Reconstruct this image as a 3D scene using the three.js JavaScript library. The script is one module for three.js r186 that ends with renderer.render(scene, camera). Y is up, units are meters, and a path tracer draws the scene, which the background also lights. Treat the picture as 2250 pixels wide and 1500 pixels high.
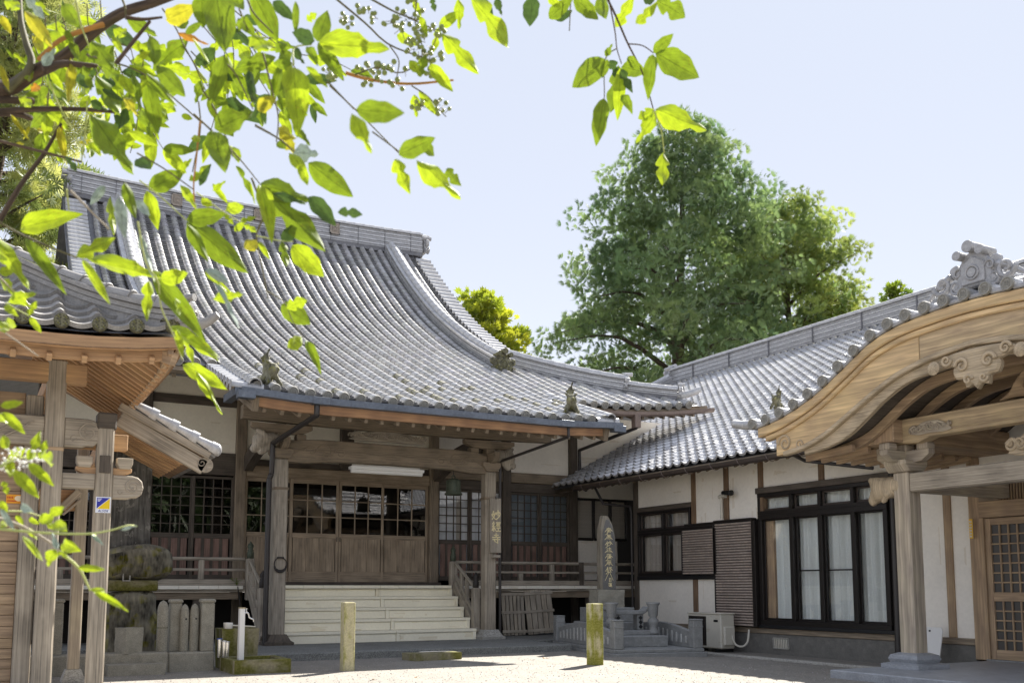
import * as THREE from 'three';
import { mergeGeometries, mergeVertices, toCreasedNormals } from 'three/addons/utils/BufferGeometryUtils.js';
import { MarchingCubes } from 'three/addons/objects/MarchingCubes.js';

// ---------------------------------------------------------------- camera, sky, sun, exposure
const V = (x, y, z) => new THREE.Vector3(x, y, z);
const scene = new THREE.Scene();
const EYE = V(0, 1.15, 0), FOCAL = 2175, PPX = 1125, PPY = 1042;
const camera = new THREE.PerspectiveCamera(2 * Math.atan(750 / FOCAL) * 180 / Math.PI, 1.5, 0.05, 4000);
camera.position.copy(EYE);
camera.rotation.order = 'YXZ';
camera.rotation.set(6.505 * Math.PI / 180, -28.831 * Math.PI / 180, 0);
camera.setViewOffset(2250, 1500, 0, -292, 2250, 1500);
camera.focus = 17; camera.userData.fStop = 9;
camera.updateMatrixWorld(true);
const renderer = new THREE.WebGLRenderer({ antialias: true });
renderer.toneMapping = THREE.LinearToneMapping;
renderer.toneMappingExposure = 3.3;
renderer.shadowMap.enabled = true;

const SUN = V(0.665, 0.72, -0.435).normalize();
{
  // clear pale summer sky, a little brighter towards the sun
  const w = 512, h = 256, d = new Float32Array(w * h * 4), dir = V(0, 0, 0);
  for (let j = 0; j < h; j++) for (let i = 0; i < w; i++) {
    const el = ((j + 0.5) / h - 0.5) * Math.PI, az = ((i + 0.5) / w - 0.5) * 2 * Math.PI;
    dir.set(Math.cos(az) * Math.cos(el), Math.sin(el), Math.sin(az) * Math.cos(el));
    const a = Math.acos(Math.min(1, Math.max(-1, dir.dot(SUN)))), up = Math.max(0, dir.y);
    const glow = 0.08 * Math.exp(-a / 0.5), k = 0.9 * Math.exp(-up / 0.16);  // horizon band brightened all round, added as fill for shaded walls
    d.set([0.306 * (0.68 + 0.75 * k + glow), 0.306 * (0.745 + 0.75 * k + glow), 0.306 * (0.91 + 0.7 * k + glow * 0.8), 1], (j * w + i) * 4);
  }
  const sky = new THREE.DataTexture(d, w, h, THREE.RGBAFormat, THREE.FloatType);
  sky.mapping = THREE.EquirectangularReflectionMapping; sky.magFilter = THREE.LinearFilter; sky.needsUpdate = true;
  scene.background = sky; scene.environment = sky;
}
const sun = new THREE.DirectionalLight(new THREE.Color(1, 0.95, 0.87), 5.0);
sun.position.copy(SUN).multiplyScalar(80).add(V(7, 0, -14)); sun.target.position.set(7, 0, -14);
sun.castShadow = true; sun.shadow.mapSize.set(4096, 4096); sun.shadow.radius = 1;
Object.assign(sun.shadow.camera, { left: -40, right: 40, top: 40, bottom: -40, near: 1, far: 200 });
scene.add(sun, sun.target);

// ---------------------------------------------------------------- random numbers, noise, textures
let seed = 7;
const rnd = () => { seed = (seed + 0x6d2b79f5) | 0; let t = Math.imul(seed ^ (seed >>> 15), 1 | seed); t = (t + Math.imul(t ^ (t >>> 7), 61 | t)) ^ t; return ((t ^ (t >>> 14)) >>> 0) / 4294967296; };
const rr = (a, b) => a + (b - a) * rnd();
const pick = (a) => a[Math.floor(rnd() * a.length)];
const clamp = (x, a = 0, b = 1) => Math.min(b, Math.max(a, x));
const mix = (a, b, t) => a + (b - a) * t;
const sstep = (a, b, x) => { const t = clamp((x - a) / (b - a)); return t * t * (3 - 2 * t); };
const hash = (x, y, s) => { let h = Math.imul(x, 374761393) + Math.imul(y, 668265263) + Math.imul(s, 1274126177); h = Math.imul(h ^ (h >>> 13), 1274126177); return ((h ^ (h >>> 16)) >>> 0) / 4294967296; };
function vnoise(x, y, px, py, s) {   // value noise that repeats every px, py cells
  const xi = Math.floor(x), yi = Math.floor(y), fx = x - xi, fy = y - yi, m = (a, n) => ((a % n) + n) % n;
  const u = fx * fx * (3 - 2 * fx), v = fy * fy * (3 - 2 * fy), x0 = m(xi, px), x1 = m(xi + 1, px), y0 = m(yi, py), y1 = m(yi + 1, py);
  return mix(mix(hash(x0, y0, s), hash(x1, y0, s), u), mix(hash(x0, y1, s), hash(x1, y1, s), u), v);
}
function fbm(u, v, fx, fy, oct, s) { let a = 0.5, t = 0, n = 0; for (let o = 0; o < oct; o++) { t += a * vnoise(u * fx, v * fy, fx, fy, s + o); n += a; a *= 0.5; fx *= 2; fy *= 2; } return t / n; }
function n3(p, s) {   // 3-D value noise for shapes
  const xi = Math.floor(p.x), yi = Math.floor(p.y), zi = Math.floor(p.z), f = (a) => a * a * (3 - 2 * a), u = f(p.x - xi), v = f(p.y - yi), w = f(p.z - zi), h = (i, j, k) => hash(xi + i + (zi + k) * 57, yi + j, s);
  return mix(mix(mix(h(0, 0, 0), h(1, 0, 0), u), mix(h(0, 1, 0), h(1, 1, 0), u), v), mix(mix(h(0, 0, 1), h(1, 0, 1), u), mix(h(0, 1, 1), h(1, 1, 1), u), v), w);
}
function tex(size, fn, srgb = true) {
  const d = new Uint8Array(size * size * 4);
  for (let j = 0; j < size; j++) for (let i = 0; i < size; i++) {
    const c = fn((i + 0.5) / size, (j + 0.5) / size), o = (j * size + i) * 4;
    for (let k = 0; k < 3; k++) { const q = clamp(Array.isArray(c) ? c[k] : c); d[o + k] = 255 * (srgb ? Math.pow(q, 0.4545) : q); }
    d[o + 3] = 255;
  }
  const t = new THREE.DataTexture(d, size, size); t.wrapS = t.wrapT = THREE.RepeatWrapping; t.magFilter = THREE.LinearFilter;
  if (srgb) t.colorSpace = THREE.SRGBColorSpace;
  t.needsUpdate = true; return t;
}
const scaled = (t, m) => { const c = t.clone(); c.repeat.set(1 / m, 1 / m); c.needsUpdate = true; return c; };   // one repeat per m metres
const T = {};
T.wood = tex(512, (u, v) => { const r = fbm(u, v, 6, 1, 3, 11), g = fbm(u, v, 90, 3, 3, 12), b = 0.5 + 0.5 * Math.sin((u * 9 + r * 3.2) * 6.283), e = fbm(u, v, 3, 2, 4, 14), f = 0.66 + 0.26 * b * r + 0.42 * (g - 0.5) + 0.22 * (r - 0.4) + 0.45 * (e - 0.5); return [f, f * (0.965 + 0.05 * e), f * (0.90 + 0.14 * (1 - e))]; });
T.weathered = tex(512, (u, v) => { const g = fbm(u, v, 70, 2, 3, 21), p = fbm(u, v, 5, 3, 4, 22), c = fbm(u, v, 120, 1, 1, 23), q = 0.66 + 0.55 * (g - 0.5) + 0.5 * (p - 0.5) - (c < 0.12 ? 0.28 : 0); return [q, q * 0.985, q * 0.96]; });
T.woodBump = tex(512, (u, v) => 0.5 + 0.7 * (fbm(u, v, 80, 2, 3, 21) - 0.5), false);
T.plaster = tex(512, (u, v) => { const a = fbm(u, v, 4, 4, 5, 31), b = fbm(u, v, 60, 60, 2, 32), st = fbm(u, v, 26, 2, 4, 33) > 0.66 && fbm(u, v, 6, 5, 3, 34) > 0.5 ? 0.10 : 0, q = 0.95 + 0.16 * (a - 0.5) + 0.08 * (b - 0.5) - st; return [q, q * (0.99 - st * 0.3), q * (0.965 - st * 0.8)]; });
T.speck = tex(512, (u, v) => { const a = fbm(u, v, 150, 150, 2, 41), b = fbm(u, v, 5, 5, 4, 42), q = 0.68 + 0.9 * (a - 0.5) + 0.3 * (b - 0.5); return [q, q, q * 0.98]; });
T.gravel = tex(1024, (u, v) => { const a = vnoise(u * 160, v * 160, 160, 160, 51), b = fbm(u, v, 6, 6, 4, 52), c = vnoise(u * 70, v * 70, 70, 70, 53), e = vnoise(u * 300, v * 300, 300, 300, 54), q = 0.72 + 0.34 * (a - 0.5) + 0.2 * (b - 0.5) + 0.16 * (c - 0.5) + 0.25 * (e - 0.5); return [q, q * (0.955 + 0.03 * c), q * (0.89 + 0.06 * a)]; });
T.tile = tex(512, (u, v) => { const a = fbm(u, v, 5, 5, 5, 61), b = fbm(u, v, 40, 40, 3, 62), k = fbm(u, v, 24, 24, 2, 63), q = 0.74 + 0.42 * (a - 0.5) + 0.3 * (b - 0.5), l = k > 0.72 ? 0.12 : 0; return [q + l, q + l * 0.9, q * 1.01 + l * 0.6]; });
T.rough = tex(256, (u, v) => { const a = fbm(u, v, 6, 6, 5, 65); return [1, 0.55 + 0.7 * a, 1]; }, false);
T.moss = tex(512, (u, v) => { const a = fbm(u, v, 3, 2, 5, 71), s = fbm(u, v, 40, 40, 3, 72), d = fbm(u, v, 9, 2, 4, 74), m = sstep(0.34, 0.60, a + 0.3 * (d - 0.5)), n = 0.5 * (s - 0.5); return [mix(0.50, 0.255, m) + n * 0.5, mix(0.475, 0.26, m) + n * 0.5, mix(0.37, 0.055, m) + n * 0.3]; });
T.rock = tex(512, (u, v) => { const a = fbm(u, v, 6, 5, 6, 81), s = fbm(u, v, 30, 8, 4, 82), m = sstep(0.5, 0.68, fbm(u, v, 7, 7, 5, 83)), q = 0.40 + 0.8 * (a - 0.5) + 0.5 * (s - 0.5); return [q + 0.05 * m, q * 0.98 + 0.05 * m, q * 0.86 - 0.16 * m]; });
T.slate = tex(512, (u, v) => { const a = fbm(u, v, 40, 4, 4, 84), b = fbm(u, v, 5, 5, 5, 85), q = 0.40 + 0.6 * (a - 0.5) + 0.55 * (b - 0.5) + (fbm(u, v, 12, 10, 4, 86) > 0.68 ? 0.3 : 0); return [q, q * 0.99, q * 0.96]; });
T.leaf = tex(256, (u, v) => { const x = Math.abs(u - 0.5), vein = Math.abs(((v - x * 1.1) * 9 + 9) % 1 - 0.5), s = fbm(u, v, 9, 9, 4, 91), mid = x < 0.014 ? 0.55 : 1, q = (0.84 + 0.55 * (s - 0.5)) * mid * (vein < 0.07 ? 0.80 : 1), br = fbm(u, v, 13, 13, 3, 92) > 0.76 ? 0.5 : 1; return [q * (br < 1 ? 0.9 : 1), q * (br < 1 ? 0.72 : 1), q]; });
T.bark = tex(256, (u, v) => { const a = fbm(u, v, 20, 3, 4, 95), q = 0.6 + 0.9 * (a - 0.5); return [q, q * 0.95, q * 0.9]; });
T.curtain = tex(256, (u, v) => { const a = fbm(u, v, 24, 1, 3, 97), b = fbm(u, v, 90, 90, 1, 98), q = 0.86 + 0.2 * (a - 0.5) + 0.08 * (b - 0.5); return [q, q, q]; });

const mats = {};
const lin = (c) => new THREE.Color().setRGB(...c);
function M(name, color, map, m = 1, o = {}) {
  const phys = o.transmission !== undefined || o.clearcoat || o.sheen || o.specularIntensity !== undefined, k = phys ? THREE.MeshPhysicalMaterial : THREE.MeshStandardMaterial;
  const { bump, bumpTex, rough, ...rest } = o;
  const q = new k({ name, color: lin(color), roughness: 0.8, side: THREE.DoubleSide, ...rest });
  if (map) q.map = scaled(map, m);
  if (rough) q.roughnessMap = scaled(rough, 0.8);
  if (bump) { q.bumpMap = scaled(bumpTex || map, m); q.bumpScale = bump; }
  return (mats[name] = q);
}
M('oldwood', [0.385, 0.31, 0.225], T.weathered, 0.7, { bump: 0.004, bumpTex: T.woodBump });
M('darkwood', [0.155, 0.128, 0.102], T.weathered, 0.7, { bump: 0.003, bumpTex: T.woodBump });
M('greywood', [0.54, 0.48, 0.395], T.weathered, 0.7, { bump: 0.005, bumpTex: T.woodBump });
M('palegrey', [0.54, 0.47, 0.375], T.weathered, 0.8, { bump: 0.004, bumpTex: T.woodBump });
M('doorwood', [0.54, 0.43, 0.31], T.weathered, 0.8, { bump: 0.002, bumpTex: T.woodBump });
M('redwood', [0.36, 0.225, 0.18], T.weathered, 0.6, { bump: 0.002, bumpTex: T.woodBump });
M('orangewood', [0.64, 0.40, 0.215], T.wood, 0.8, { bump: 0.002, bumpTex: T.woodBump });
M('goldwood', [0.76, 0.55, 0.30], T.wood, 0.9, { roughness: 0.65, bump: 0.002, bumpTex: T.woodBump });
M('porchwood', [0.54, 0.46, 0.355], T.wood, 0.8, { bump: 0.003, bumpTex: T.woodBump });
M('carved', [0.68, 0.55, 0.38], T.weathered, 0.6, { bump: 0.003, bumpTex: T.woodBump });
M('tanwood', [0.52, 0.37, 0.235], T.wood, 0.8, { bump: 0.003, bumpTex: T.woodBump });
M('fasciawood', [0.62, 0.36, 0.20], T.wood, 0.9, { bump: 0.002, bumpTex: T.woodBump });
M('posttrim', [0.27, 0.175, 0.105], T.wood, 0.7);
M('plaster', [0.93, 0.885, 0.81], T.plaster, 2.4, { roughness: 0.95 });
M('oldplaster', [0.94, 0.89, 0.76], T.plaster, 1.8, { roughness: 0.95 });
M('cream', [0.96, 0.91, 0.745], T.plaster, 1.6, { roughness: 0.55 });
M('whiteedge', [0.93, 0.89, 0.79], T.plaster, 1.1, { roughness: 0.7 });
M('tile', [0.60, 0.598, 0.60], T.tile, 0.9, { roughness: 0.36, metalness: 0.22, rough: T.rough });
M('tile2', [0.47, 0.468, 0.475], T.tile, 0.7, { roughness: 0.5, metalness: 0.12, rough: T.rough });
M('tiledark', [0.22, 0.22, 0.235], T.tile, 0.9, { roughness: 0.6 });
M('pantile', [0.72, 0.72, 0.73], T.tile, 1.1, { roughness: 0.30, metalness: 0.25, rough: T.rough });
M('gatetile', [0.36, 0.345, 0.325], T.tile, 0.6, { roughness: 0.55, bump: 0.002 });
M('mossytile', [0.33, 0.32, 0.24], T.rock, 0.5, { roughness: 0.9, bump: 0.004 });
M('crest', [0.42, 0.36, 0.30], T.tile, 0.5, { roughness: 0.8 });
M('copper', [0.19, 0.215, 0.255], T.tile, 1.3, { roughness: 0.45, metalness: 0.5 });
M('browngutter', [0.22, 0.16, 0.13], T.tile, 1.3, { roughness: 0.5 });
M('darkpipe', [0.035, 0.03, 0.028], null, 1, { roughness: 0.4 });
M('alu', [0.022, 0.018, 0.016], null, 1, { roughness: 0.35, metalness: 0.3 });
M('alubrown', [0.075, 0.058, 0.048], null, 1, { roughness: 0.4, metalness: 0.3 });
M('shutter', [0.60, 0.50, 0.43], T.tile, 1.2, { roughness: 0.5, metalness: 0.2 });
M('curtain', [0.92, 0.97, 0.93], T.curtain, 0.8, { roughness: 1, transmission: 0.2, thickness: 0 });
M('drape', [0.5, 0.46, 0.4], T.curtain, 0.6, { roughness: 1 });
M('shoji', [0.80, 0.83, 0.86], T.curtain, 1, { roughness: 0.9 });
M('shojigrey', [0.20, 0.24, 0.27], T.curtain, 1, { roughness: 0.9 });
M('glass', [1, 1, 1], null, 1, { transmission: 1, thickness: 0, roughness: 0.015, ior: 1.5 });
M('tileb', [0.47, 0.462, 0.45], T.tile, 0.5, { roughness: 0.46, metalness: 0.18, rough: T.rough });
M('tilec', [0.56, 0.54, 0.49], T.rock, 0.6, { roughness: 0.6 });
M('channel', [0.27, 0.268, 0.27], T.tile, 0.6, { roughness: 0.5, metalness: 0.1 });  // flat tiles darkened: shade between the rolls put into their colour
M('crestgrey', [0.36, 0.35, 0.315], T.tile, 0.5, { roughness: 0.8 });
M('palestone', [0.62, 0.62, 0.61], T.speck, 0.35, { roughness: 0.6 });  // polished flutes, also paler so light against dark recesses is painted in
M('darkboard', [0.36, 0.225, 0.13], T.wood, 0.8, { bump: 0.002, bumpTex: T.woodBump });  // gate soffits darkened against the rafters, shade put into the colour
M('smoked', [0.07, 0.065, 0.06], null, 1, { roughness: 0.45 });
M('paleroom', [0.7, 0.68, 0.62], null, 1, { roughness: 1 });
M('interior', [0.02, 0.017, 0.014], null, 1, { roughness: 1 });  // near black: the dark of unlit rooms put into the colour
M('concrete', [0.5, 0.48, 0.44], T.speck, 1.2, { roughness: 0.9 });
M('pavement', [0.27, 0.275, 0.265], T.speck, 1.7, { roughness: 0.9 });
M('pebbledash', [0.26, 0.25, 0.23], T.speck, 0.45, { roughness: 0.95, bump: 0.006 });
M('granite', [0.36, 0.365, 0.365], T.speck, 0.35, { roughness: 0.6 });
M('warmgranite', [0.42, 0.395, 0.33], T.speck, 0.4, { roughness: 0.85, bump: 0.002 });
M('porchstone', [0.44, 0.46, 0.50], T.speck, 0.5, { roughness: 0.45 });
M('moss', [1.0, 0.95, 0.75], T.moss, 0.55, { roughness: 0.95, bump: 0.003 });
M('mossconcrete', [0.50, 0.47, 0.38], T.moss, 0.9, { roughness: 0.95 });
M('rock', [0.40, 0.375, 0.32], T.rock, 0.9, { roughness: 0.95, bump: 0.012 });
M('slate', [0.30, 0.295, 0.28], T.slate, 0.9, { roughness: 0.8, bump: 0.006 });
M('stele', [0.21, 0.205, 0.2], T.speck, 0.5, { roughness: 0.5 });
M('stelerough', [0.40, 0.36, 0.29], T.weathered, 0.7, { roughness: 0.95, bump: 0.006 });
M('gravel', [0.315, 0.300, 0.276], T.gravel, 1.6, { roughness: 1, bump: 0.003 });
M('gold', [0.90, 0.78, 0.46], null, 1, { roughness: 0.45, metalness: 0.2 });
M('bronze', [0.105, 0.125, 0.085], T.tile, 0.4, { roughness: 0.55, metalness: 0.4 });
M('iron', [0.05, 0.045, 0.042], null, 1, { roughness: 0.6, metalness: 0.5 });
M('steel', [0.75, 0.74, 0.72], null, 1, { roughness: 0.22, metalness: 1 });
M('white', [0.80, 0.79, 0.76], null, 1, { roughness: 0.5 });
M('offwhite', [0.66, 0.63, 0.55], T.plaster, 1, { roughness: 0.5 });
M('bamboo', [0.70, 0.58, 0.34], T.wood, 0.3, { roughness: 0.5 });
M('black', [0.012, 0.012, 0.013], null, 1, { roughness: 0.45 });
M('bark', [0.135, 0.095, 0.07], T.bark, 0.12, { roughness: 0.95, bump: 0.004 });
M('treebark', [0.15, 0.115, 0.09], T.bark, 1.2, { roughness: 1, bump: 0.03 });
M('orangetwig', [0.55, 0.27, 0.06], T.bark, 0.2, { roughness: 0.8 });
M('twig', [0.16, 0.15, 0.075], T.bark, 0.1, { roughness: 0.8 });
M('greentwig', [0.36, 0.40, 0.13], null, 1, { roughness: 0.7 });
M('berry', [0.27, 0.33, 0.09], T.tile, 0.02, { roughness: 0.45 });
const leafM = (n, c, tr) => { const q = M(n, c, null, 1, { roughness: 0.75, transmission: tr, thickness: 0, ior: 1.35 }); q.map = T.leaf; return q; };
leafM('leafLime', [0.41, 0.53, 0.018], 0.6); leafM('leafMid', [0.21, 0.30, 0.014], 0.55); leafM('leafDark', [0.075, 0.135, 0.026], 0.42); leafM('leafYellow', [0.50, 0.47, 0.025], 0.6);
leafM('leafPale', [0.32, 0.40, 0.34], 0.2); leafM('leafOrange', [0.55, 0.26, 0.03], 0.45);
const folM = (n, c, tr) => M(n, c, null, 1, { roughness: 0.8, transmission: tr, thickness: 0, ior: 1.35 });
folM('conifer', [1, 1, 1], 0.42); folM('shrubfoliage', [1, 1, 1], 0.45);

// ---------------------------------------------------------------- naming and building
const used = new Map();
function numbered(n) { const k = used.get(n) || 0; used.set(n, k + 1); return k ? n + '_' + String(k).padStart(3, '0') : n; }
const origin = new WeakMap();     // where a group or mesh has its own (0, 0, 0), in the world
function tag(o, label, category, group, kind) { if (label) o.userData.label = label; if (category) o.userData.category = category; if (group) o.userData.group = group; if (kind) o.userData.kind = kind; return o; }
function thing(name, label, category, [x, y, z] = [0, 0, 0], group) {
  const o = new THREE.Group(); o.name = numbered(name); o.position.set(x, y, z); origin.set(o, V(x, y, z)); scene.add(o);
  return tag(o, label, category, group);
}
const plain = (g) => { const q = g.index ? g.toNonIndexed() : g; for (const k of Object.keys(q.attributes)) if (!['position', 'normal', 'uv'].includes(k)) q.deleteAttribute(k); if (!q.attributes.normal) q.computeVertexNormals(); if (!q.attributes.uv) uvBox(q); return q; };
function merge(list) { list = [list].flat(9).filter(Boolean).map(plain); return list.length === 1 ? list[0].clone() : mergeGeometries(list, false); }
function part(name, geos, mat, parent, kind) {      // geometry in world places -> a named mesh under its thing
  const g = merge(geos), o = origin.get(parent) || V(0, 0, 0); g.translate(-o.x, -o.y, -o.z);
  const m = new THREE.Mesh(g, typeof mat === 'string' ? mats[mat] : mat); m.name = parent === scene ? numbered(name) : name; m.castShadow = m.receiveShadow = true;
  origin.set(m, o); parent.add(m); if (kind) m.userData.kind = kind; if (!m.material) throw new Error('no material ' + mat); return m;
}
function struct(name, geos, mat) { const m = part(name, geos, mat, scene); m.userData.kind = 'structure'; return m; }
function single(name, label, category, geos, mat, base, group) {   // a thing that is one mesh
  const g = merge(geos); g.translate(-base[0], -base[1], -base[2]);
  const m = new THREE.Mesh(g, typeof mat === 'string' ? mats[mat] : mat); m.name = numbered(name); m.position.set(...base); origin.set(m, V(...base)); m.castShadow = m.receiveShadow = true; scene.add(m);
  return tag(m, label, category, group);
}
function put(name, geo, mat, parent, matrix) {      // a mesh that shares its geometry
  const m = new THREE.Mesh(geo, typeof mat === 'string' ? mats[mat] : mat), o = origin.get(parent) || V(0, 0, 0);
  m.name = name; m.castShadow = m.receiveShadow = true; matrix.decompose(m.position, m.quaternion, m.scale); m.position.sub(o); parent.add(m); origin.set(m, o); return m;
}
function many(name, geo, mat, parent, matrices, colors) {
  const m = new THREE.InstancedMesh(geo, typeof mat === 'string' ? mats[mat] : mat, matrices.length), o = origin.get(parent) || V(0, 0, 0), t = new THREE.Matrix4().makeTranslation(-o.x, -o.y, -o.z), q = new THREE.Matrix4();
  matrices.forEach((x, i) => { m.setMatrixAt(i, q.multiplyMatrices(t, x)); if (colors) m.setColorAt(i, colors[i]); });
  m.name = name; m.castShadow = m.receiveShadow = true; m.userData.kind = 'stuff'; parent.add(m); return m;
}
const mat4 = (p, q = new THREE.Quaternion(), s = 1) => new THREE.Matrix4().compose(p, q, typeof s === 'number' ? V(s, s, s) : s);
const basis = (x, y, z, p) => new THREE.Matrix4().makeBasis(x, y, z).setPosition(p);
const ray = (px, py) => { const e = camera.matrixWorld.elements, r = V(e[0], e[1], e[2]), u = V(e[4], e[5], e[6]), f = V(-e[8], -e[9], -e[10]); return f.addScaledVector(r, (px - PPX) / FOCAL).addScaledVector(u, -(py - PPY) / FOCAL); };
const at = (px, py, d) => ray(px, py).multiplyScalar(d).add(EYE);      // the place that far in front of the camera
const atZ = (px, py, z) => { const r = ray(px, py); return r.multiplyScalar((z - EYE.z) / r.z).add(EYE); };
const atX = (px, py, x) => { const r = ray(px, py); return r.multiplyScalar((x - EYE.x) / r.x).add(EYE); };

// ---------------------------------------------------------------- shapes
function uvBox(g, grain = 1) {   // metres; v runs along the grain axis (0 x, 1 y, 2 z); a random shift keeps pieces from repeating
  const p = g.attributes.position, n = p.count, uv = new Float32Array(n * 2), a = V(), b = V(), c = V(), su = rnd() * 3, sv = rnd() * 3;
  for (let i = 0; i < n; i += 3) {
    a.fromBufferAttribute(p, i); b.fromBufferAttribute(p, i + 1); c.fromBufferAttribute(p, i + 2);
    const nn = b.clone().sub(a).cross(c.clone().sub(a)), m = [Math.abs(nn.x), Math.abs(nn.y), Math.abs(nn.z)], k = m.indexOf(Math.max(...m));
    let av = grain, au; if (k === grain) { av = (grain + 1) % 3; au = (grain + 2) % 3; } else au = 3 - k - grain;
    [a, b, c].forEach((q, j) => { const t = [q.x, q.y, q.z]; uv[(i + j) * 2] = t[au] + su; uv[(i + j) * 2 + 1] = t[av] + sv; });
  }
  g.setAttribute('uv', new THREE.BufferAttribute(uv, 2)); return g;
}
function cbox(w, h, d, c = 0.006, grain) {   // a box with chamfered edges, centred
  const H = [w / 2, h / 2, d / 2]; c = Math.min(c, w / 3, h / 3, d / 3);
  const vs = [], tri = (p, q, r) => { const e1 = [0, 1, 2].map((i) => q[i] - p[i]), e2 = [0, 1, 2].map((i) => r[i] - p[i]), n = [e1[1] * e2[2] - e1[2] * e2[1], e1[2] * e2[0] - e1[0] * e2[2], e1[0] * e2[1] - e1[1] * e2[0]]; (n[0] * (p[0] + q[0] + r[0]) + n[1] * (p[1] + q[1] + r[1]) + n[2] * (p[2] + q[2] + r[2]) > 0) ? vs.push(...p, ...q, ...r) : vs.push(...p, ...r, ...q); };
  const pt = (ax, s) => [0, 1, 2].map((i) => s[i] * (i === ax || c === 0 ? H[i] : H[i] - c));
  const S = [-1, 1];
  for (let ax = 0; ax < 3; ax++) for (const s of S) {
    const o = [0, 1, 2].filter((i) => i !== ax), q = [[-1, -1], [1, -1], [1, 1], [-1, 1]].map(([i, j]) => { const t = [0, 0, 0]; t[ax] = s; t[o[0]] = i; t[o[1]] = j; return pt(ax, t); });
    tri(q[0], q[1], q[2]); tri(q[0], q[2], q[3]);
  }
  if (c > 0) {
    for (let ax = 0; ax < 3; ax++) { const o = [0, 1, 2].filter((i) => i !== ax); for (const i of S) for (const j of S) { const mk = (s) => { const t = [0, 0, 0]; t[ax] = s; t[o[0]] = i; t[o[1]] = j; return t; }, a = pt(o[0], mk(-1)), b = pt(o[0], mk(1)), e = pt(o[1], mk(1)), f = pt(o[1], mk(-1)); tri(a, b, e); tri(a, e, f); } }
    for (const i of S) for (const j of S) for (const k of S) tri(pt(0, [i, j, k]), pt(1, [i, j, k]), pt(2, [i, j, k]));
  }
  const g = new THREE.BufferGeometry(); g.setAttribute('position', new THREE.BufferAttribute(new Float32Array(vs), 3)); g.computeVertexNormals();
  return uvBox(g, grain ?? (w >= h && w >= d ? 0 : h >= d ? 1 : 2));
}
const B = (x0, x1, y0, y1, z0, z1, c = 0.006, grain) => cbox(Math.abs(x1 - x0), Math.abs(y1 - y0), Math.abs(z1 - z0), c, grain).translate((x0 + x1) / 2, (y0 + y1) / 2, (z0 + z1) / 2);
function bar(a, b, w, h, c = 0.006, upv = V(0, 1, 0)) {   // a squared timber from a to b
  const d = b.clone().sub(a), l = d.length(), z = d.normalize(), x = upv.clone().cross(z).normalize(), y = z.clone().cross(x);
  return cbox(w, h, l, c, 2).applyMatrix4(basis(x, y, z, a.clone().lerp(b, 0.5)));
}
function tube(pts, r0, r1 = r0, seg = 8, n) {   // a tapered, capped round rod through points
  const cv = new THREE.CatmullRomCurve3(pts), N = n || Math.max(2, pts.length * 3), fr = cv.computeFrenetFrames(N, false), pos = [], uv = [], idx = [], L = cv.getLength();
  for (let i = 0; i <= N; i++) { const p = cv.getPointAt(i / N), r = mix(r0, r1, i / N); for (let j = 0; j <= seg; j++) { const a = j / seg * 6.28319, q = p.clone().addScaledVector(fr.normals[i], Math.cos(a) * r).addScaledVector(fr.binormals[i], Math.sin(a) * r); pos.push(q.x, q.y, q.z); uv.push(a * r0, L * i / N); } }
  for (let i = 0; i < N; i++) for (let j = 0; j < seg; j++) { const a = i * (seg + 1) + j, b = a + seg + 1; idx.push(a, a + 1, b, b, a + 1, b + 1); }
  for (const e of [0, N]) { const p = cv.getPointAt(e / N), k = pos.length / 3; pos.push(p.x, p.y, p.z); uv.push(0, 0); for (let j = 0; j < seg; j++) { const a = e * (seg + 1) + j; e ? idx.push(k, a, a + 1) : idx.push(k, a + 1, a); } }
  const g = new THREE.BufferGeometry(); g.setAttribute('position', new THREE.Float32BufferAttribute(pos, 3)); g.setAttribute('uv', new THREE.Float32BufferAttribute(uv, 2)); g.setIndex(idx); g.computeVertexNormals(); return g;
}
const rod = (a, b, r, seg = 10, r1 = r) => tube([a, a.clone().lerp(b, 0.5), b], r, r1, seg, 2);
const lathe = (pts, seg = 20) => { const g = new THREE.LatheGeometry(pts.map(([r, y]) => new THREE.Vector2(r, y)), seg); const u = g.attributes.uv; for (let i = 0; i < u.count; i++) u.setXY(i, u.getX(i) * 0.6, u.getY(i) * 0.8); return g; };
function ext(pts, depth, bevel = 0.008, holes = []) {   // an outline in x, y drawn out along z, edges bevelled, centred in z
  const s = pts instanceof THREE.Shape ? pts : new THREE.Shape(pts.map(([x, y]) => new THREE.Vector2(x, y)));
  for (const h of holes) s.holes.push(new THREE.Path(h.map(([x, y]) => new THREE.Vector2(x, y))));
  const g = new THREE.ExtrudeGeometry(s, { depth: depth - 2 * bevel, bevelEnabled: bevel > 0, bevelThickness: bevel, bevelSize: bevel, bevelOffset: -bevel, bevelSegments: 1, curveSegments: 10 });
  return uvBox(plain(g.translate(0, 0, -depth / 2 + bevel)), 0);
}
const blob = (outline, depth, bevel) => { const s = new THREE.Shape(); s.setFromPoints(new THREE.SplineCurve([...outline, outline[0]].map(([x, y]) => new THREE.Vector2(x, y))).getPoints(outline.length * 5)); return ext(s, depth, bevel); };
const spiral = (r, turns, w, dir = 1, a0 = 0) => { const p = []; for (let i = 0; i <= 18; i++) { const t = i / 18, a = a0 + dir * t * turns * 6.283, q = r * (1 - 0.82 * t); p.push(V(Math.cos(a) * q, Math.sin(a) * q, 0)); } return tube(p, w, w * 0.7, 6, 22); };
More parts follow.
